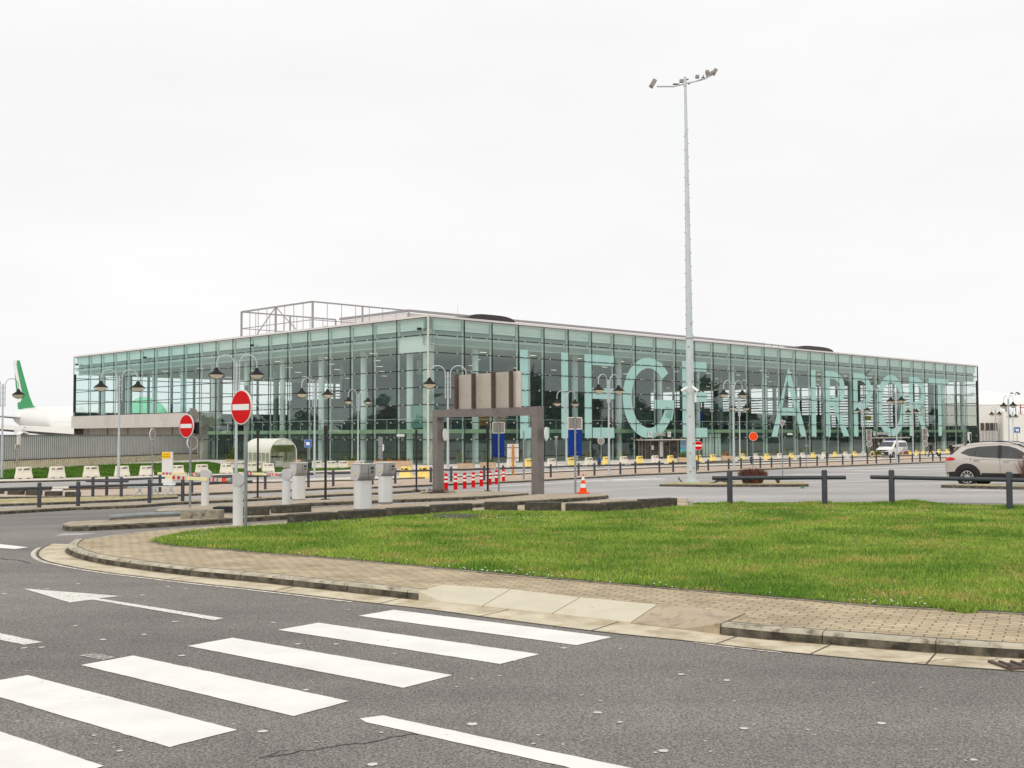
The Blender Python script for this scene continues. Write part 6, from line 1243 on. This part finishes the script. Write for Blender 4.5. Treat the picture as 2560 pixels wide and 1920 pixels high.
# blue trolley signs
def trolley_sign(u, vb_, v0, v1, hw, lb):
    a_ = P(u, vb_, .12); k = a_.y/FPX; t = empty('trolley_sign', a_, 0, label=lb, cat='sign', group='blue luggage trolley signs'); z0, z1 = hgt(u, v1, a_), hgt(u, v0, a_); W = hw*k; zc = (z0+z1)/2; hh = (z1-z0)/2
    mb = MB(); mb.tube([(0, 0, 0), (0, 0, z0)], .04, 8); mb.build('pole', 'galv', t); mb = MB(); mb.box((0, -.03, zc), (2*W, .05, 2*hh), 0, .02); f = mb.build('sign_panel', 'blue_sign', t)
    mb = MB()
    for q in (((-W*.9, zc+hh*.9), (W*.9, zc+hh*.9)), ((-W*.9, zc-hh*.9), (W*.9, zc-hh*.9)), ((-W*.9, zc-hh*.9), (-W*.9, zc+hh*.9)), ((W*.9, zc-hh*.9), (W*.9, zc+hh*.9))): mb.bar((q[0][0], -.062, q[0][1]), (q[1][0], -.062, q[1][1]), .02, .02)
    mb.prism([(-W*.6, hh*.45), (-W*.35, hh*.45), (-W*.3, hh*.3), (W*.3, hh*.5), (W*.55, hh*.2), (W*.55, -hh*.5), (W*.3, -hh*.6), (W*.25, -hh*.38), (-W*.15, -hh*.38), (-W*.2, -hh*.6), (-W*.38, -hh*.5)], (0, -.058, zc), (1, 0, 0), (0, 0, 1), (0, -.01, 0)); mb.build('trolley_symbol', 'white', f)
trolley_sign(769.5, 1165, 1099, 1118.7, 9, 'blue square sign with a white trolley symbol right of the shelter'); trolley_sign(2544, 1145, 1067.5, 1082.3, 8, 'blue square sign with a white trolley symbol at the right edge')
# ------------------------------------------------------------------ trolley shelter
a_ = P(708, 1174, .12); k = a_.y/FPX; rz = -.62; t = empty('trolley_shelter', a_, rz, label='arched translucent shelter full of luggage trolleys', cat='shelter'); Hs = hgt(708, 1097.5, a_); Wd = 2.35; Ls = 5.3
def archp(i, n=20): a__ = pi*i/n; return (Wd/2*math.cos(a__), (Hs-1.15)+1.15*math.sin(a__))
prf = [(Wd/2, 0)]+[archp(i) for i in range(21)]+[(-Wd/2, 0)]
mb = MB(); n = len(prf); mb.add([(x, y, z) for y in (0, Ls) for x, z in prf], [(i, i+1, n+i+1, n+i) for i in range(n-1)]); 
t.rotation_euler = (0, 0, .62)
mb.build('canopy_sheet', 'glass_shelter', t, smooth=True, recalc=False)
mb = MB(); mb.add([(x*1.003, y, z*1.003) for y in (0.01, Ls-.01) for x, z in [archp(i) for i in range(21)]], [(i, i+1, 21+i+1, 21+i) for i in range(20)]); mb.build('roof_sheet', 'shelter', t, smooth=True, recalc=False)
for i in range(7): mb = MB(); mb.tube([(x*1.01, Ls*i/6, z*1.01) for x, z in prf], .035 if i in (0, 6) else .022, 6); mb.build('rib', 'plane_white', t)
mb = MB(); mb.prism([archp(i) for i in range(4, 17)], (0, 0, 0), (1, 0, 0), (0, 0, 1), (0, .03, 0)); f = mb.build('end_panel', 'shelter', t); mb = MB(); mb.lathe([(0, 0), (.17, 0), (.17, .02), (0, .02)], n=14)
mb.v = [(x, -.02-z, y+Hs-.3) for x, y, z in mb.v]; mb.build('round_badge', 'white', f)
tr = None
for i in range(6):
    q = a_+Matrix.Rotation(.62, 3, 'Z') @ Vector((-.15-.0*i, .55+i*.36, 0))
    if tr is None:
        tr = empty('luggage_trolley', (0, 0, 0)); mb = MB(); 
        for x in (-.33, .33): mb.tube([(x, -.1, .12), (x, .0, 1.0)], .02, 6); mb.tube([(x, -.1, .12), (x*.6, .8, .14)], .02, 6)
        for z in (.35, .6, .85): mb.tube([(-.33, -.04, z), (.33, -.04, z)], .014, 5)
        mb.build('frame', 'trolley', tr); mb = MB(); mb.tube([(-.36, -.05, 1.04), (.36, -.05, 1.04)], .04, 8); mb.build('handle', 'black', tr); mb = MB(); mb.box((0, .03, .5), (.56, .03, .42)); mb.build('advert_panel', 'machine_white', tr)
        for x in (-.3, .3):
            mb = MB(); mb.lathe([(0, -.02), (.1, -.02), (.1, .02), (0, .02)], n=12); mb.v = [(x+z, -.05+p_, q_+.1) for p_, q_, z in mb.v]; mb.build('wheel', 'black', tr)
    lb = ['front luggage trolley at the mouth of the shelter', 'second luggage trolley in the shelter', 'third luggage trolley nested in the shelter', 'fourth luggage trolley nested in the shelter', 'fifth luggage trolley nested in the shelter', 'rearmost luggage trolley in the shelter'][i]
    place(tr, USED, q, .62+.1, 1, label=lb, cat='luggage trolley', group='luggage trolleys nested in the shelter')
# ------------------------------------------------------------------ white pillar with yellow sign, metal rack
a_ = P(417.5, 1213, .12); k = a_.y/FPX; h_ = hgt(417, 1130, a_); t = empty('white_pillar', a_, .2, label='tall white box pillar with a yellow panel at its top left corner', cat='pillar'); W = 27*k
mb = MB(); mb.box((0, .2, h_/2), (W*.95, W*.6, h_), 0, .01); mb.build('body', 'machine_white', t); mb = MB(); mb.box((-W*.1, .2-W*.31, h_-.19), (W*.76, .03, .36)); f = mb.build('yellow_panel', 'yellow_sign', t)
mb = MB(); text_into(mb, 'TICKET', (-W*.1, .2-W*.335, h_-.17), (1, 0, 0), (0, 0, 1), .11, .01, 1.0); text_into(mb, 'PARKING', (-W*.1, .2-W*.335, h_-.3), (1, 0, 0), (0, 0, 1), .11, .01, 1.0)
mb.build('lettering', 'sign_text', f, recalc=False)
a_ = P(378, 1241, .12); k = a_.y/FPX; t = empty('metal_rack', a_, .1, label='low pale steel rack frame with slanted legs behind the left rails', cat='rack')
for z in (.5, .43): mb = MB(); mb.tube([(-58*k, 0, z), (56*k, 0, z+.03)], .022, 6); mb.build('top_rail', 'rack', t)
for du in (-28, 10, 48): mb = MB(); mb.tube([(du*k-.02, 0, .5), (du*k-.02, 0, .28), (du*k-.28, -.1, 0)], .026, 6); mb.build('leg', 'rack', t); mb = MB(); mb.tube([(du*k-.0, 0, .3), (du*k+.2, .1, 0)], .026, 6); mb.build('leg', 'rack', t); mb = MB(); mb.box((du*k, 0, .4), (.12, .1, .22)); mb.build('hub', 'rack', t)
for du in (-50, -10, 30): mb = MB(); mb.tube([(du*k, .1, .2), (du*k+.45, .1, .24)], .016, 5); mb.build('crosspiece', 'rack', t)
a_ = P(143, 1229, .12); mb = MB(); mb.box((0, 0, .06), (.55, .3, .12), .2, .04); o = mb.build('lamp_debris', 'machine_white'); o.location = a_; tag(o, 'small pale lump of rubbish behind the leftmost rail gap', 'rubbish')
# ------------------------------------------------------------------ vehicles
def interp(tab, x):
    for (x0, v0), (x1, v1) in zip(tab, tab[1:]):
        if x <= x1: f = (x-x0)/(x1-x0); f = max(0, min(1, f)); return v0+(v1-v0)*f
    return tab[-1][1]
def shell(top, bot, plan, belt, tum, X, nz=9):
    """side profile top(x), bottom bot(x), half width plan(x), belt height belt(x), tumblehome"""
    def hw(x, z):
        w_ = interp(plan, x); zt_ = interp(top, x); zb = interp(bot, x); bz = interp(belt, x)
        if z > bz: f = (z-bz)/max(.02, (max(zt_, bz+.05)-bz)); w_ = w_*(1-tum*f)-(.10*max(0, (f-.8)/.2)**2)
        else: f = (bz-z)/max(.05, bz-zb); w_ = w_*(1-.015*math.sin(f*pi*.5)**2-.05*max(0, f-.75)/.25)+.012*math.sin(min(1, f*1.6)*pi)
        return w_
    mb = MB(); rows = []
    for x in X:
        zt_, zb = interp(top, x), interp(bot, x); r_ = []
        for k in range(nz+1): z = zb+(zt_-zb)*k/nz; r_.append((x, hw(x, z), z))
        w_ = r_[-1][1]; r_ += [(x, w_*.8, zt_+.025), (x, w_*.4, zt_+.045), (x, 0, zt_+.05)]
        full_ = [(x, 0, zb)]+r_; full_ = full_+[(p[0], -p[1], p[2]) for p in reversed(r_[:-1])]; rows.append(full_)
    n = len(rows[0]); mb.add([p for r_ in rows for p in r_], [(i*n+k, i*n+(k+1) % n, (i+1)*n+(k+1) % n, (i+1)*n+k) for i in range(len(rows)-1) for k in range(n)]+[tuple(range(n)), tuple((len(rows)-1)*n+k for k in range(n))]); return mb, hw
def side_patch(hw, poly, sgn, off, mat, name, parent, th=.01):
    mb = MB(); pts = []
    for a_, b_ in zip(poly, poly[1:]+poly[:1]):
        for q in range(4): pts.append((a_[0]+(b_[0]-a_[0])*q/4, a_[1]+(b_[1]-a_[1])*q/4))
    xs = [p[0] for p in pts]; zs = [p[1] for p in pts]; V2 = [Vector(p) for p in pts]; n = len(pts)
    for x in np.arange(min(xs), max(xs), .12):
        for z in np.arange(min(zs), max(zs), .09):
            if pip(pts, np.array([x]), np.array([z]))[0] and min((Vector((x, z))-v).length for v in V2[:n]) > .03: V2.append(Vector((x, z)))
    ov, oe, of, *_ = geometry.delaunay_2d_cdt(V2, [(i, (i+1) % n) for i in range(n)], [tuple(range(n))], 1, 1e-5)
    mb.add([(p.x, sgn*(hw(p.x, p.y)+off), p.y) for p in ov], [tuple(f) for f in of]); return mb.build(name, mat, parent, smooth=True)
def wheel(parent, x, y, r_, sgn, wd=.22):
    mb = MB(); mb.lathe([(0, 0), (r_*.68, 0), (r_*.72, .012), (r_*.92, .02), (r_, -.03), (r_, -wd+.03), (r_*.9, -wd), (0, -wd)], n=32); mb.v = [(x+a_, y+sgn*c, r_+b_) for a_, b_, c in mb.v]; w_ = mb.build('wheel', 'tyre', parent, smooth=True)
    mb = MB(); R_ = r_*.68
    for i in range(10):
        an = 2*pi*i/10; ca, sa = math.cos(an), math.sin(an)
        p = [(R_*.16*ca-sa*.02, R_*.16*sa+ca*.02), (R_*.95*math.cos(an+.16), R_*.95*math.sin(an+.16)), (R_*.95*math.cos(an+.36), R_*.95*math.sin(an+.36)), (R_*.16*ca+sa*.035, R_*.16*sa-ca*.035)]; mb.prism(p, (x, y+sgn*.012, r_), (1, 0, 0), (0, 0, 1), (0, sgn*.012, 0))
    mb.add([(x+q*math.cos(2*pi*i/32), y+sgn*.02, r_+q*math.sin(2*pi*i/32)) for q in (R_*.92, R_) for i in range(32)], [(i, (i+1) % 32, 32+(i+1) % 32, 32+i) for i in range(32)])
    mb.prism([(R_*.2*math.cos(2*pi*i/12), R_*.2*math.sin(2*pi*i/12)) for i in range(12)], (x, y+sgn*.014, r_), (1, 0, 0), (0, 0, 1), (0, sgn*.014, 0)); mb.build('rim', 'rim', w_, recalc=False); return w_
# beige SUV, heading right; local x from rear (0) to front (4.47)
a_ = AT(2418, 1193, 43.3); SR = math.radians(-39); w0 = Matrix.Rotation(SR, 2) @ Vector((.88, -.93)); zg = gz(a_.x, 43)-.02
suv = empty('parked_suv', (a_.x-w0.x, a_.y-w0.y, zg), SR, label='beige compact suv parked behind the lawn rail, nose out of frame', cat='car')
top = [(0, .78), (.03, 1.0), (.14, 1.12), (.42, 1.36), (.62, 1.49), (.95, 1.56), (1.5, 1.61), (2.1, 1.62), (2.6, 1.55), (3.0, 1.37), (3.45, 1.10), (3.9, 1.02), (4.25, .92), (4.42, .75), (4.47, .6)]
bot = [(0, .42), (.15, .32), (.5, .26), (4., .24), (4.3, .3), (4.47, .42)]; plan = [(0, .70), (.12, .82), (.4, .9), (.9, .925), (3.6, .925), (4.1, .86), (4.35, .7), (4.47, .5)]; belt = [(0, 1.02), (.4, 1.1), (1.0, 1.06), (1.8, 1.03), (2.8, .99), (3.3, .97), (4.47, .8)]
mb, hw = shell(top, bot, plan, belt, .17, [0, .03, .08, .14, .25, .42, .62, .8, .95, 1.2, 1.5, 1.8, 2.1, 2.35, 2.6, 2.8, 3.0, 3.2, 3.45, 3.7, 3.9, 4.1, 4.25, 4.35, 4.42, 4.47]); body = mb.build('body', 'car_paint', suv, smooth=True)
mb = MB(); mb.prism([(.18, 1.47), (.42, 1.47), (.7, 1.545), (.65, 1.585), (.4, 1.56), (.18, 1.52)], (.08, .62, 0), (1, 0, 0), (0, 0, 1), (0, -1.24, 0)); mb.build('spoiler', 'car_paint', suv)
for sg in (-1, 1):
    side_patch(hw, [(.78, 1.34), (1.0, 1.46), (1.5, 1.52), (2.14, 1.53), (2.14, 1.055), (1.5, 1.06), (1.05, 1.1), (.88, 1.2)], sg, .006, 'car_glass', 'rear_window', suv) if False else None
    wn = side_patch(hw, [(.62, 1.235), (.86, 1.39), (1.25, 1.475), (1.9, 1.52), (2.0, 1.52), (2.0, 1.06), (1.45, 1.08), (.95, 1.13)], sg, .006, 'car_glass', 'rear_window', suv)
    side_patch(hw, [(2.1, 1.52), (2.35, 1.50), (2.62, 1.42), (2.95, 1.24), (3.12, 1.10), (3.05, 1.035), (2.1, 1.055)], sg, .006, 'car_glass', 'front_window', suv)
    side_patch(hw, [(1.98, 1.53), (2.12, 1.53), (2.12, 1.045), (1.98, 1.05)], sg, .009, 'car_black', 'door_pillar', suv)
    side_patch(hw, [(1.2, 1.40), (1.215, 1.40), (1.14, 1.12), (1.125, 1.12)], sg, .01, 'car_black', 'quarter_seal', suv)
    side_patch(hw, [(.06, .36), (.08, .5), (.30, .53)]+[(.88+.50*math.cos(math.radians(q)), .37+.48*math.sin(math.radians(q))) for q in range(160, 5, -14)]+[(1.42, .50), (3.03, .50)]+[(3.55+.50*math.cos(math.radians(q)), .37+.48*math.sin(math.radians(q))) for q in range(172, 15, -14)]+[(4.15, .32), (3.9, .26), (.6, .27)], sg, .008, 'car_black', 'side_cladding', suv)
    side_patch(hw, [(1.55, .47), (2.2, .50), (2.9, .47), (2.6, .44), (1.8, .44)], sg, .02, 'chrome', 'sill_trim', suv) if False else None
    side_patch(hw, [(0.05, 1.03), (.06, .93), (.3, .96), (.46, .99), (.38, 1.06), (.2, 1.085)], sg, .02, 'tail_red', 'tail_light', suv)
    for x0, z0 in ((1.1, .965), (2.16, .935)):
        mb = MB(); y = sg*(hw(x0, z0)+.02); mb.box((x0+.12, y, z0), (.22, .035, .03), 0, .01); mb.build('door_handle', 'chrome', suv)
    for pts in ([(1.02, 1.08), (1.0, .9)], [(2.05, 1.05), (2.07, .75), (2.06, .44)], [(3.05, 1.02), (3.1, .7)], [(.75, 1.02), (2.2, .985), (3.6, .93)]):
        mb = MB(); mb.tube([(x, sg*(hw(x, z)+.002), z) for x, z in [(p[0]+(q[0]-p[0])*f, p[1]+(q[1]-p[1])*f) for p, q in zip(pts, pts[1:]) for f in (0, .33, .66, 1)]], .006, 4); mb.build('panel_gap', 'gantry', suv)
    for x in (.88, 3.55): 
        mb = MB(); mb.prism([(.40*math.cos(2*pi*i/28), .40*math.sin(2*pi*i/28)) for i in range(28)], (x, sg*(hw(x, .5)+.004), .36), (1, 0, 0), (0, 0, 1), (0, sg*.01, 0)); mb.build('wheel_arch', 'black', suv); wheel(suv, x, sg*(hw(x, .4)+.02), .345, sg)
    mb = MB(); mb.box((3.0, sg*1.02, 1.09), (.2, .2, .14), 0, .04); mb.build('door_mirror', 'car_paint', suv)
    mb = MB(); mb.tube([(.7, sg*.66, 1.55), (.95, sg*.68, 1.62), (1.6, sg*.69, 1.67), (2.3, sg*.68, 1.65), (2.62, sg*.66, 1.57)], .018, 6); mb.build('roof_rail', 'car_black', suv)
mb = MB(); mb.prism([(.60, 1.36), (.36, 1.14), (.40, 1.12), (.66, 1.34)], (-.18, .68, .05), (1, 0, 0), (0, 0, 1), (0, -1.36, 0)); mb.build('rear_windscreen', 'car_glass', suv)
mb = MB(); mb.prism([(2.62, 1.56), (3.4, 1.10), (3.44, 1.13), (2.66, 1.6)], (0, .66, 0), (1, 0, 0), (0, 0, 1), (0, -1.32, 0)); mb.build('windscreen', 'car_glass', suv)
# white van, three quarter front view; local x from front (0) to rear (4.89)
p = P(2236, 1144, .12); van = empty('police_van', (p.x, p.y, p.z), 0, label='white police style van with diagonal stripes parked by the departures doors', cat='van')
vtop = [(0, .85), (.1, 1.0), (.5, 1.12), (.95, 1.25), (1.55, 1.78), (1.8, 1.9), (2.4, 1.95), (4.4, 1.94), (4.75, 1.88), (4.89, 1.6)]; vbot = [(0, .35), (.3, .25), (4.89, .3)]; vplan = [(0, .7), (.15, .85), (.6, .94), (4.6, .95), (4.89, .88)]; vbelt = [(0, .9), (.9, 1.15), (1.5, 1.2), (4.89, 1.2)]
mb, vh = shell(vtop, vbot, vplan, vbelt, .13, [0, .1, .25, .5, .75, .95, 1.15, 1.35, 1.55, 1.8, 2.1, 2.4, 3, 3.6, 4.2, 4.4, 4.6, 4.75, 4.89]); 
mb.build('body', 'van_white', van, smooth=True)
for sg in (-1, 1):
    side_patch(vh, [(1.25, 1.25), (1.7, 1.68), (2.2, 1.75), (2.2, 1.22), (1.3, 1.2)], sg, .008, 'car_glass', 'side_window', van); side_patch(vh, [(2.4, 1.24), (2.4, 1.76), (4.5, 1.76), (4.6, 1.3), (4.5, 1.24)], sg, .008, 'car_glass', 'side_window', van)
    for i, (x, m_) in enumerate(((3.2, 'van_blue'), (3.45, 'white'), (3.6, 'van_blue'), (3.95, 'van_blue'), (2.9, 'orange'))): side_patch(vh, [(x, .45), (x+.12, .45), (x+.82, 1.2), (x+.70, 1.2)], sg, .01, m_, 'stripe', van)
    for x in (.95, 3.95): 
        mb = MB(); mb.prism([(.38*math.cos(2*pi*i/20), .38*math.sin(2*pi*i/20)) for i in range(20)], (x, sg*(vh(x, .5)+.004), .36), (1, 0, 0), (0, 0, 1), (0, sg*.01, 0)); mb.build('wheel_arch', 'black', van); wheel(van, x, sg*(vh(x, .4)+.02), .33, sg)
    mb = MB(); mb.box((1.35, sg*1.08, 1.3), (.12, .18, .3), 0, .04); mb.build('door_mirror', 'black', van)
    mb = MB(); mb.box((.06, sg*.62, .86), (.2, .3, .18), sg*.3, .05); mb.build('headlight', 'rim', van)
mb = MB(); mb.prism([(.93, 1.25), (1.56, 1.8), (1.52, 1.84), (.89, 1.29)], (0, .74, 0), (1, 0, 0), (0, 0, 1), (0, -1.48, 0)); mb.build('windscreen', 'car_glass', van)
mb = MB(); mb.box((0.02, 0, .52), (.14, 1.5, .34), 0, .05); mb.build('bumper', 'car_black', van); mb = MB(); mb.box((0, 0, .84), (.12, .95, .14), 0, .03); mb.build('grille', 'car_black', van); mb = MB(); mb.box((-.06, 0, .5), (.03, .5, .12)); mb.build('number_plate', 'machine_white', van)
mb = MB(); mb.box((1.95, 0, 2.02), (.25, 1.1, .1), 0, .03); mb.build('light_bar', 'van_blue', van); mb = MB(); mb.box((.55, 0, 1.15), (.1, .5, .03), .4); mb.build('bonnet_stripe', 'orange', van)
van.rotation_euler = (0, 0, math.radians(47)); van.location = (p.x-1.6, p.y-.6, p.z)
# ------------------------------------------------------------------ people
def person(loc, rz, joints, radii, label, hairm, coat_to, legs_m, extra=None):
    t = empty('person', loc, rz, label=label, cat='person')
    def skin(name, pts, edges, rad, mat):
        me = bpy.data.meshes.new(name); me.from_pydata(pts, edges, []); o = bpy.data.objects.new(name, me); col.objects.link(o); o.parent = t; me.materials.append(MT[mat])
        md = o.modifiers.new('s', 'SKIN'); md.use_smooth_shade = True
        for v, r_ in zip(me.skin_vertices[0].data, rad): v.radius = (r_, r_) if not isinstance(r_, tuple) else r_
        me.skin_vertices[0].data[0].use_root = True; sd = o.modifiers.new('d', 'SUBSURF'); sd.levels = 2; sd.render_levels = 2; return o
    J = joints
    names = list(J.keys()); idx = {n_: i for i, n_ in enumerate(names)}
    E_ = [('pelvis', 'chest'), ('chest', 'neck'), ('neck', 'head'), ('head', 'crown'), ('chest', 'shl'), ('shl', 'ell'), ('ell', 'hal'), ('hal', 'fil'), ('chest', 'shr'), ('shr', 'elr'), ('elr', 'har'), ('har', 'fir'), ('pelvis', 'hil'), ('hil', 'knl'), ('knl', 'anl'), ('anl', 'tol'), ('pelvis', 'hir'), ('hir', 'knr'), ('knr', 'anr'), ('anr', 'tor')]
    skin('body', [J[n_] for n_ in names], [(idx[a_], idx[b_]) for a_, b_ in E_], [radii[n_] for n_ in names], 'skin')
    def cloth(nm, keys, edges, grow, mat): ks = keys; ii = {n_: i for i, n_ in enumerate(ks)}; return skin(nm, [J[n_] for n_ in ks], [(ii[a_], ii[b_]) for a_, b_ in edges], [radii[n_]*1.0+grow if not isinstance(radii[n_], tuple) else tuple(q+grow for q in radii[n_]) for n_ in ks], mat)
    cloth('coat', ['pelvis', 'chest', 'neckb', 'shl', 'ell', 'hal', 'shr', 'elr', 'har', 'hem'], [('hem', 'pelvis'), ('pelvis', 'chest'), ('chest', 'neckb'), ('chest', 'shl'), ('shl', 'ell'), ('ell', 'hal'), ('chest', 'shr'), ('shr', 'elr'), ('elr', 'har')], .028, 'coat') if 'neckb' in J else None
    cloth('trousers', ['pelvis', 'hil', 'knl', 'anl', 'hir', 'knr', 'anr'], [('pelvis', 'hil'), ('hil', 'knl'), ('knl', 'anl'), ('pelvis', 'hir'), ('hir', 'knr'), ('knr', 'anr')], .018, legs_m)
    for s_ in ('l', 'r'): q = Vector(J['an'+s_]); q2 = Vector(J['to'+s_]); mb = MB(); mb.tube([q+Vector((0, 0, -.03)), (q+q2)/2+Vector((0, 0, -.02)), q2], [.05, .05, .035], 8); mb.build('shoe', 'shoe', t, smooth=True)
    h_ = Vector(J['head']); mb = MB(); mb.lathe([(.0, .13), (.06, .12), (.098, .07), (.105, .02), (.1, -.05), (.085, -.09)], h_+Vector((.015*0, .018, .03)), 14); mb.build('hair', hairm, t, smooth=True)
    for nm, q in (('nose', (0, -.105, .0)),): mb = MB(); mb.lathe([(0, .03), (.012, 0), (.016, -.02), (0, -.03)], h_+Vector(q), 8); mb.build(nm, 'skin', t)
    for s_ in (-1, 1): mb = MB(); mb.lathe([(0, .03), (.02, .01), (.018, -.02), (0, -.03)], h_+Vector((s_*.09, .01, 0)), 8); mb.build('ear', 'skin', t)
    return t
def jset(arml, armr, step, hgt_=1.75, lean=0.):
    s_ = hgt_/1.75
    J = dict(pelvis=(0, 0, .95), chest=(0, -lean*.4, 1.32), neck=(0, -lean*.6, 1.5), head=(0, -lean*.8-.01, 1.63), crown=(0, -lean*.8, 1.71), shl=(-.19, -lean*.45, 1.42), shr=(.19, -lean*.45, 1.42), ell=arml[0], hal=arml[1], fil=arml[2], elr=armr[0], har=armr[1], fir=armr[2],
             hil=(-.09, 0, .9), hir=(.09, 0, .9), knl=(-.1, -step*.55, .49), knr=(.1, step*.25, .49), anl=(-.1, -step, .09), anr=(.1, step, .12), tol=(-.11, -step-.16, .04), tor=(.11, step-.13, .03), neckb=(0, -lean*.55, 1.47), hem=(0, .01, .78))
    return {k_: tuple(q*s_ for q in v_) for k_, v_ in J.items()}
RD = dict(pelvis=(.15, .11), chest=(.16, .11), neck=.055, head=.088, crown=.07, shl=.065, shr=.065, ell=.042, elr=.042, hal=.03, har=.03, fil=.022, fir=.022, hil=.09, hir=.09, knl=.06, knr=.06, anl=.042, anr=.042, tol=.03, tor=.03, neckb=.075, hem=(.16, .12))
p = P(2327.5, 1144, .12); person(p, math.radians(-80), jset(((-.26, .06, 1.16), (-.24, .2, .95), (-.24, .25, .87)), ((.25, .02, 1.14), (.26, -.1, .93), (.26, -.13, .85)), .3, 1.72, .03), RD, 'person in a black jacket and jeans striding left, pulling a suitcase', 'hair', 1, 'jeans')
sc_ = P(2352, 1143, .12); sc_.x -= .2; t = empty('suitcase', sc_, 0, label='black wheeled suitcase pulled along behind the walking person', cat='suitcase'); mb = MB(); mb.tube([(0, 0, .06), (-.42, 0, .50)], .001, 4)
mb = MB(); vs0 = MB().box((0, 0, 0), (.22, .36, .58), 0, .04); Rm = Matrix.Rotation(math.radians(-48), 3, 'Y'); mb.add([Rm @ Vector(v)+Vector((-.12, 0, .32)) for v in vs0.v], vs0.f); mb.build('case', 'coat', t, smooth=True)
mb = MB(); mb.tube([(-.32, 0, .5), (-.72, 0, .86)], .014, 6); mb.build('handle', 'galv', t)
for y in (-.14, .14): mb = MB(); mb.tube([(.12, y-.015, .05), (.12, y+.015, .05)], .05, 10); mb.build('wheel', 'black', t)
p = P(2380, 1146, .12); person(p, math.radians(-30), jset(((-.28, .0, 1.16), (-.2, -.16, 1.02), (-.14, -.2, 1.0)), ((.28, .0, 1.16), (.22, -.18, 1.02), (.15, -.23, 1.0)), .05, 1.80, .02), {**RD, 'pelvis': (.19, .15), 'chest': (.2, .14), 'hem': (.21, .16)}, 'person in a bulky black hooded coat standing beside the rear of the beige car', 'hair_dark', 1, 'coat')
p = P(2380, 1146, .12); 
for o in list(col.objects):
    if o.type == 'FONT': bpy.data.objects.remove(o)
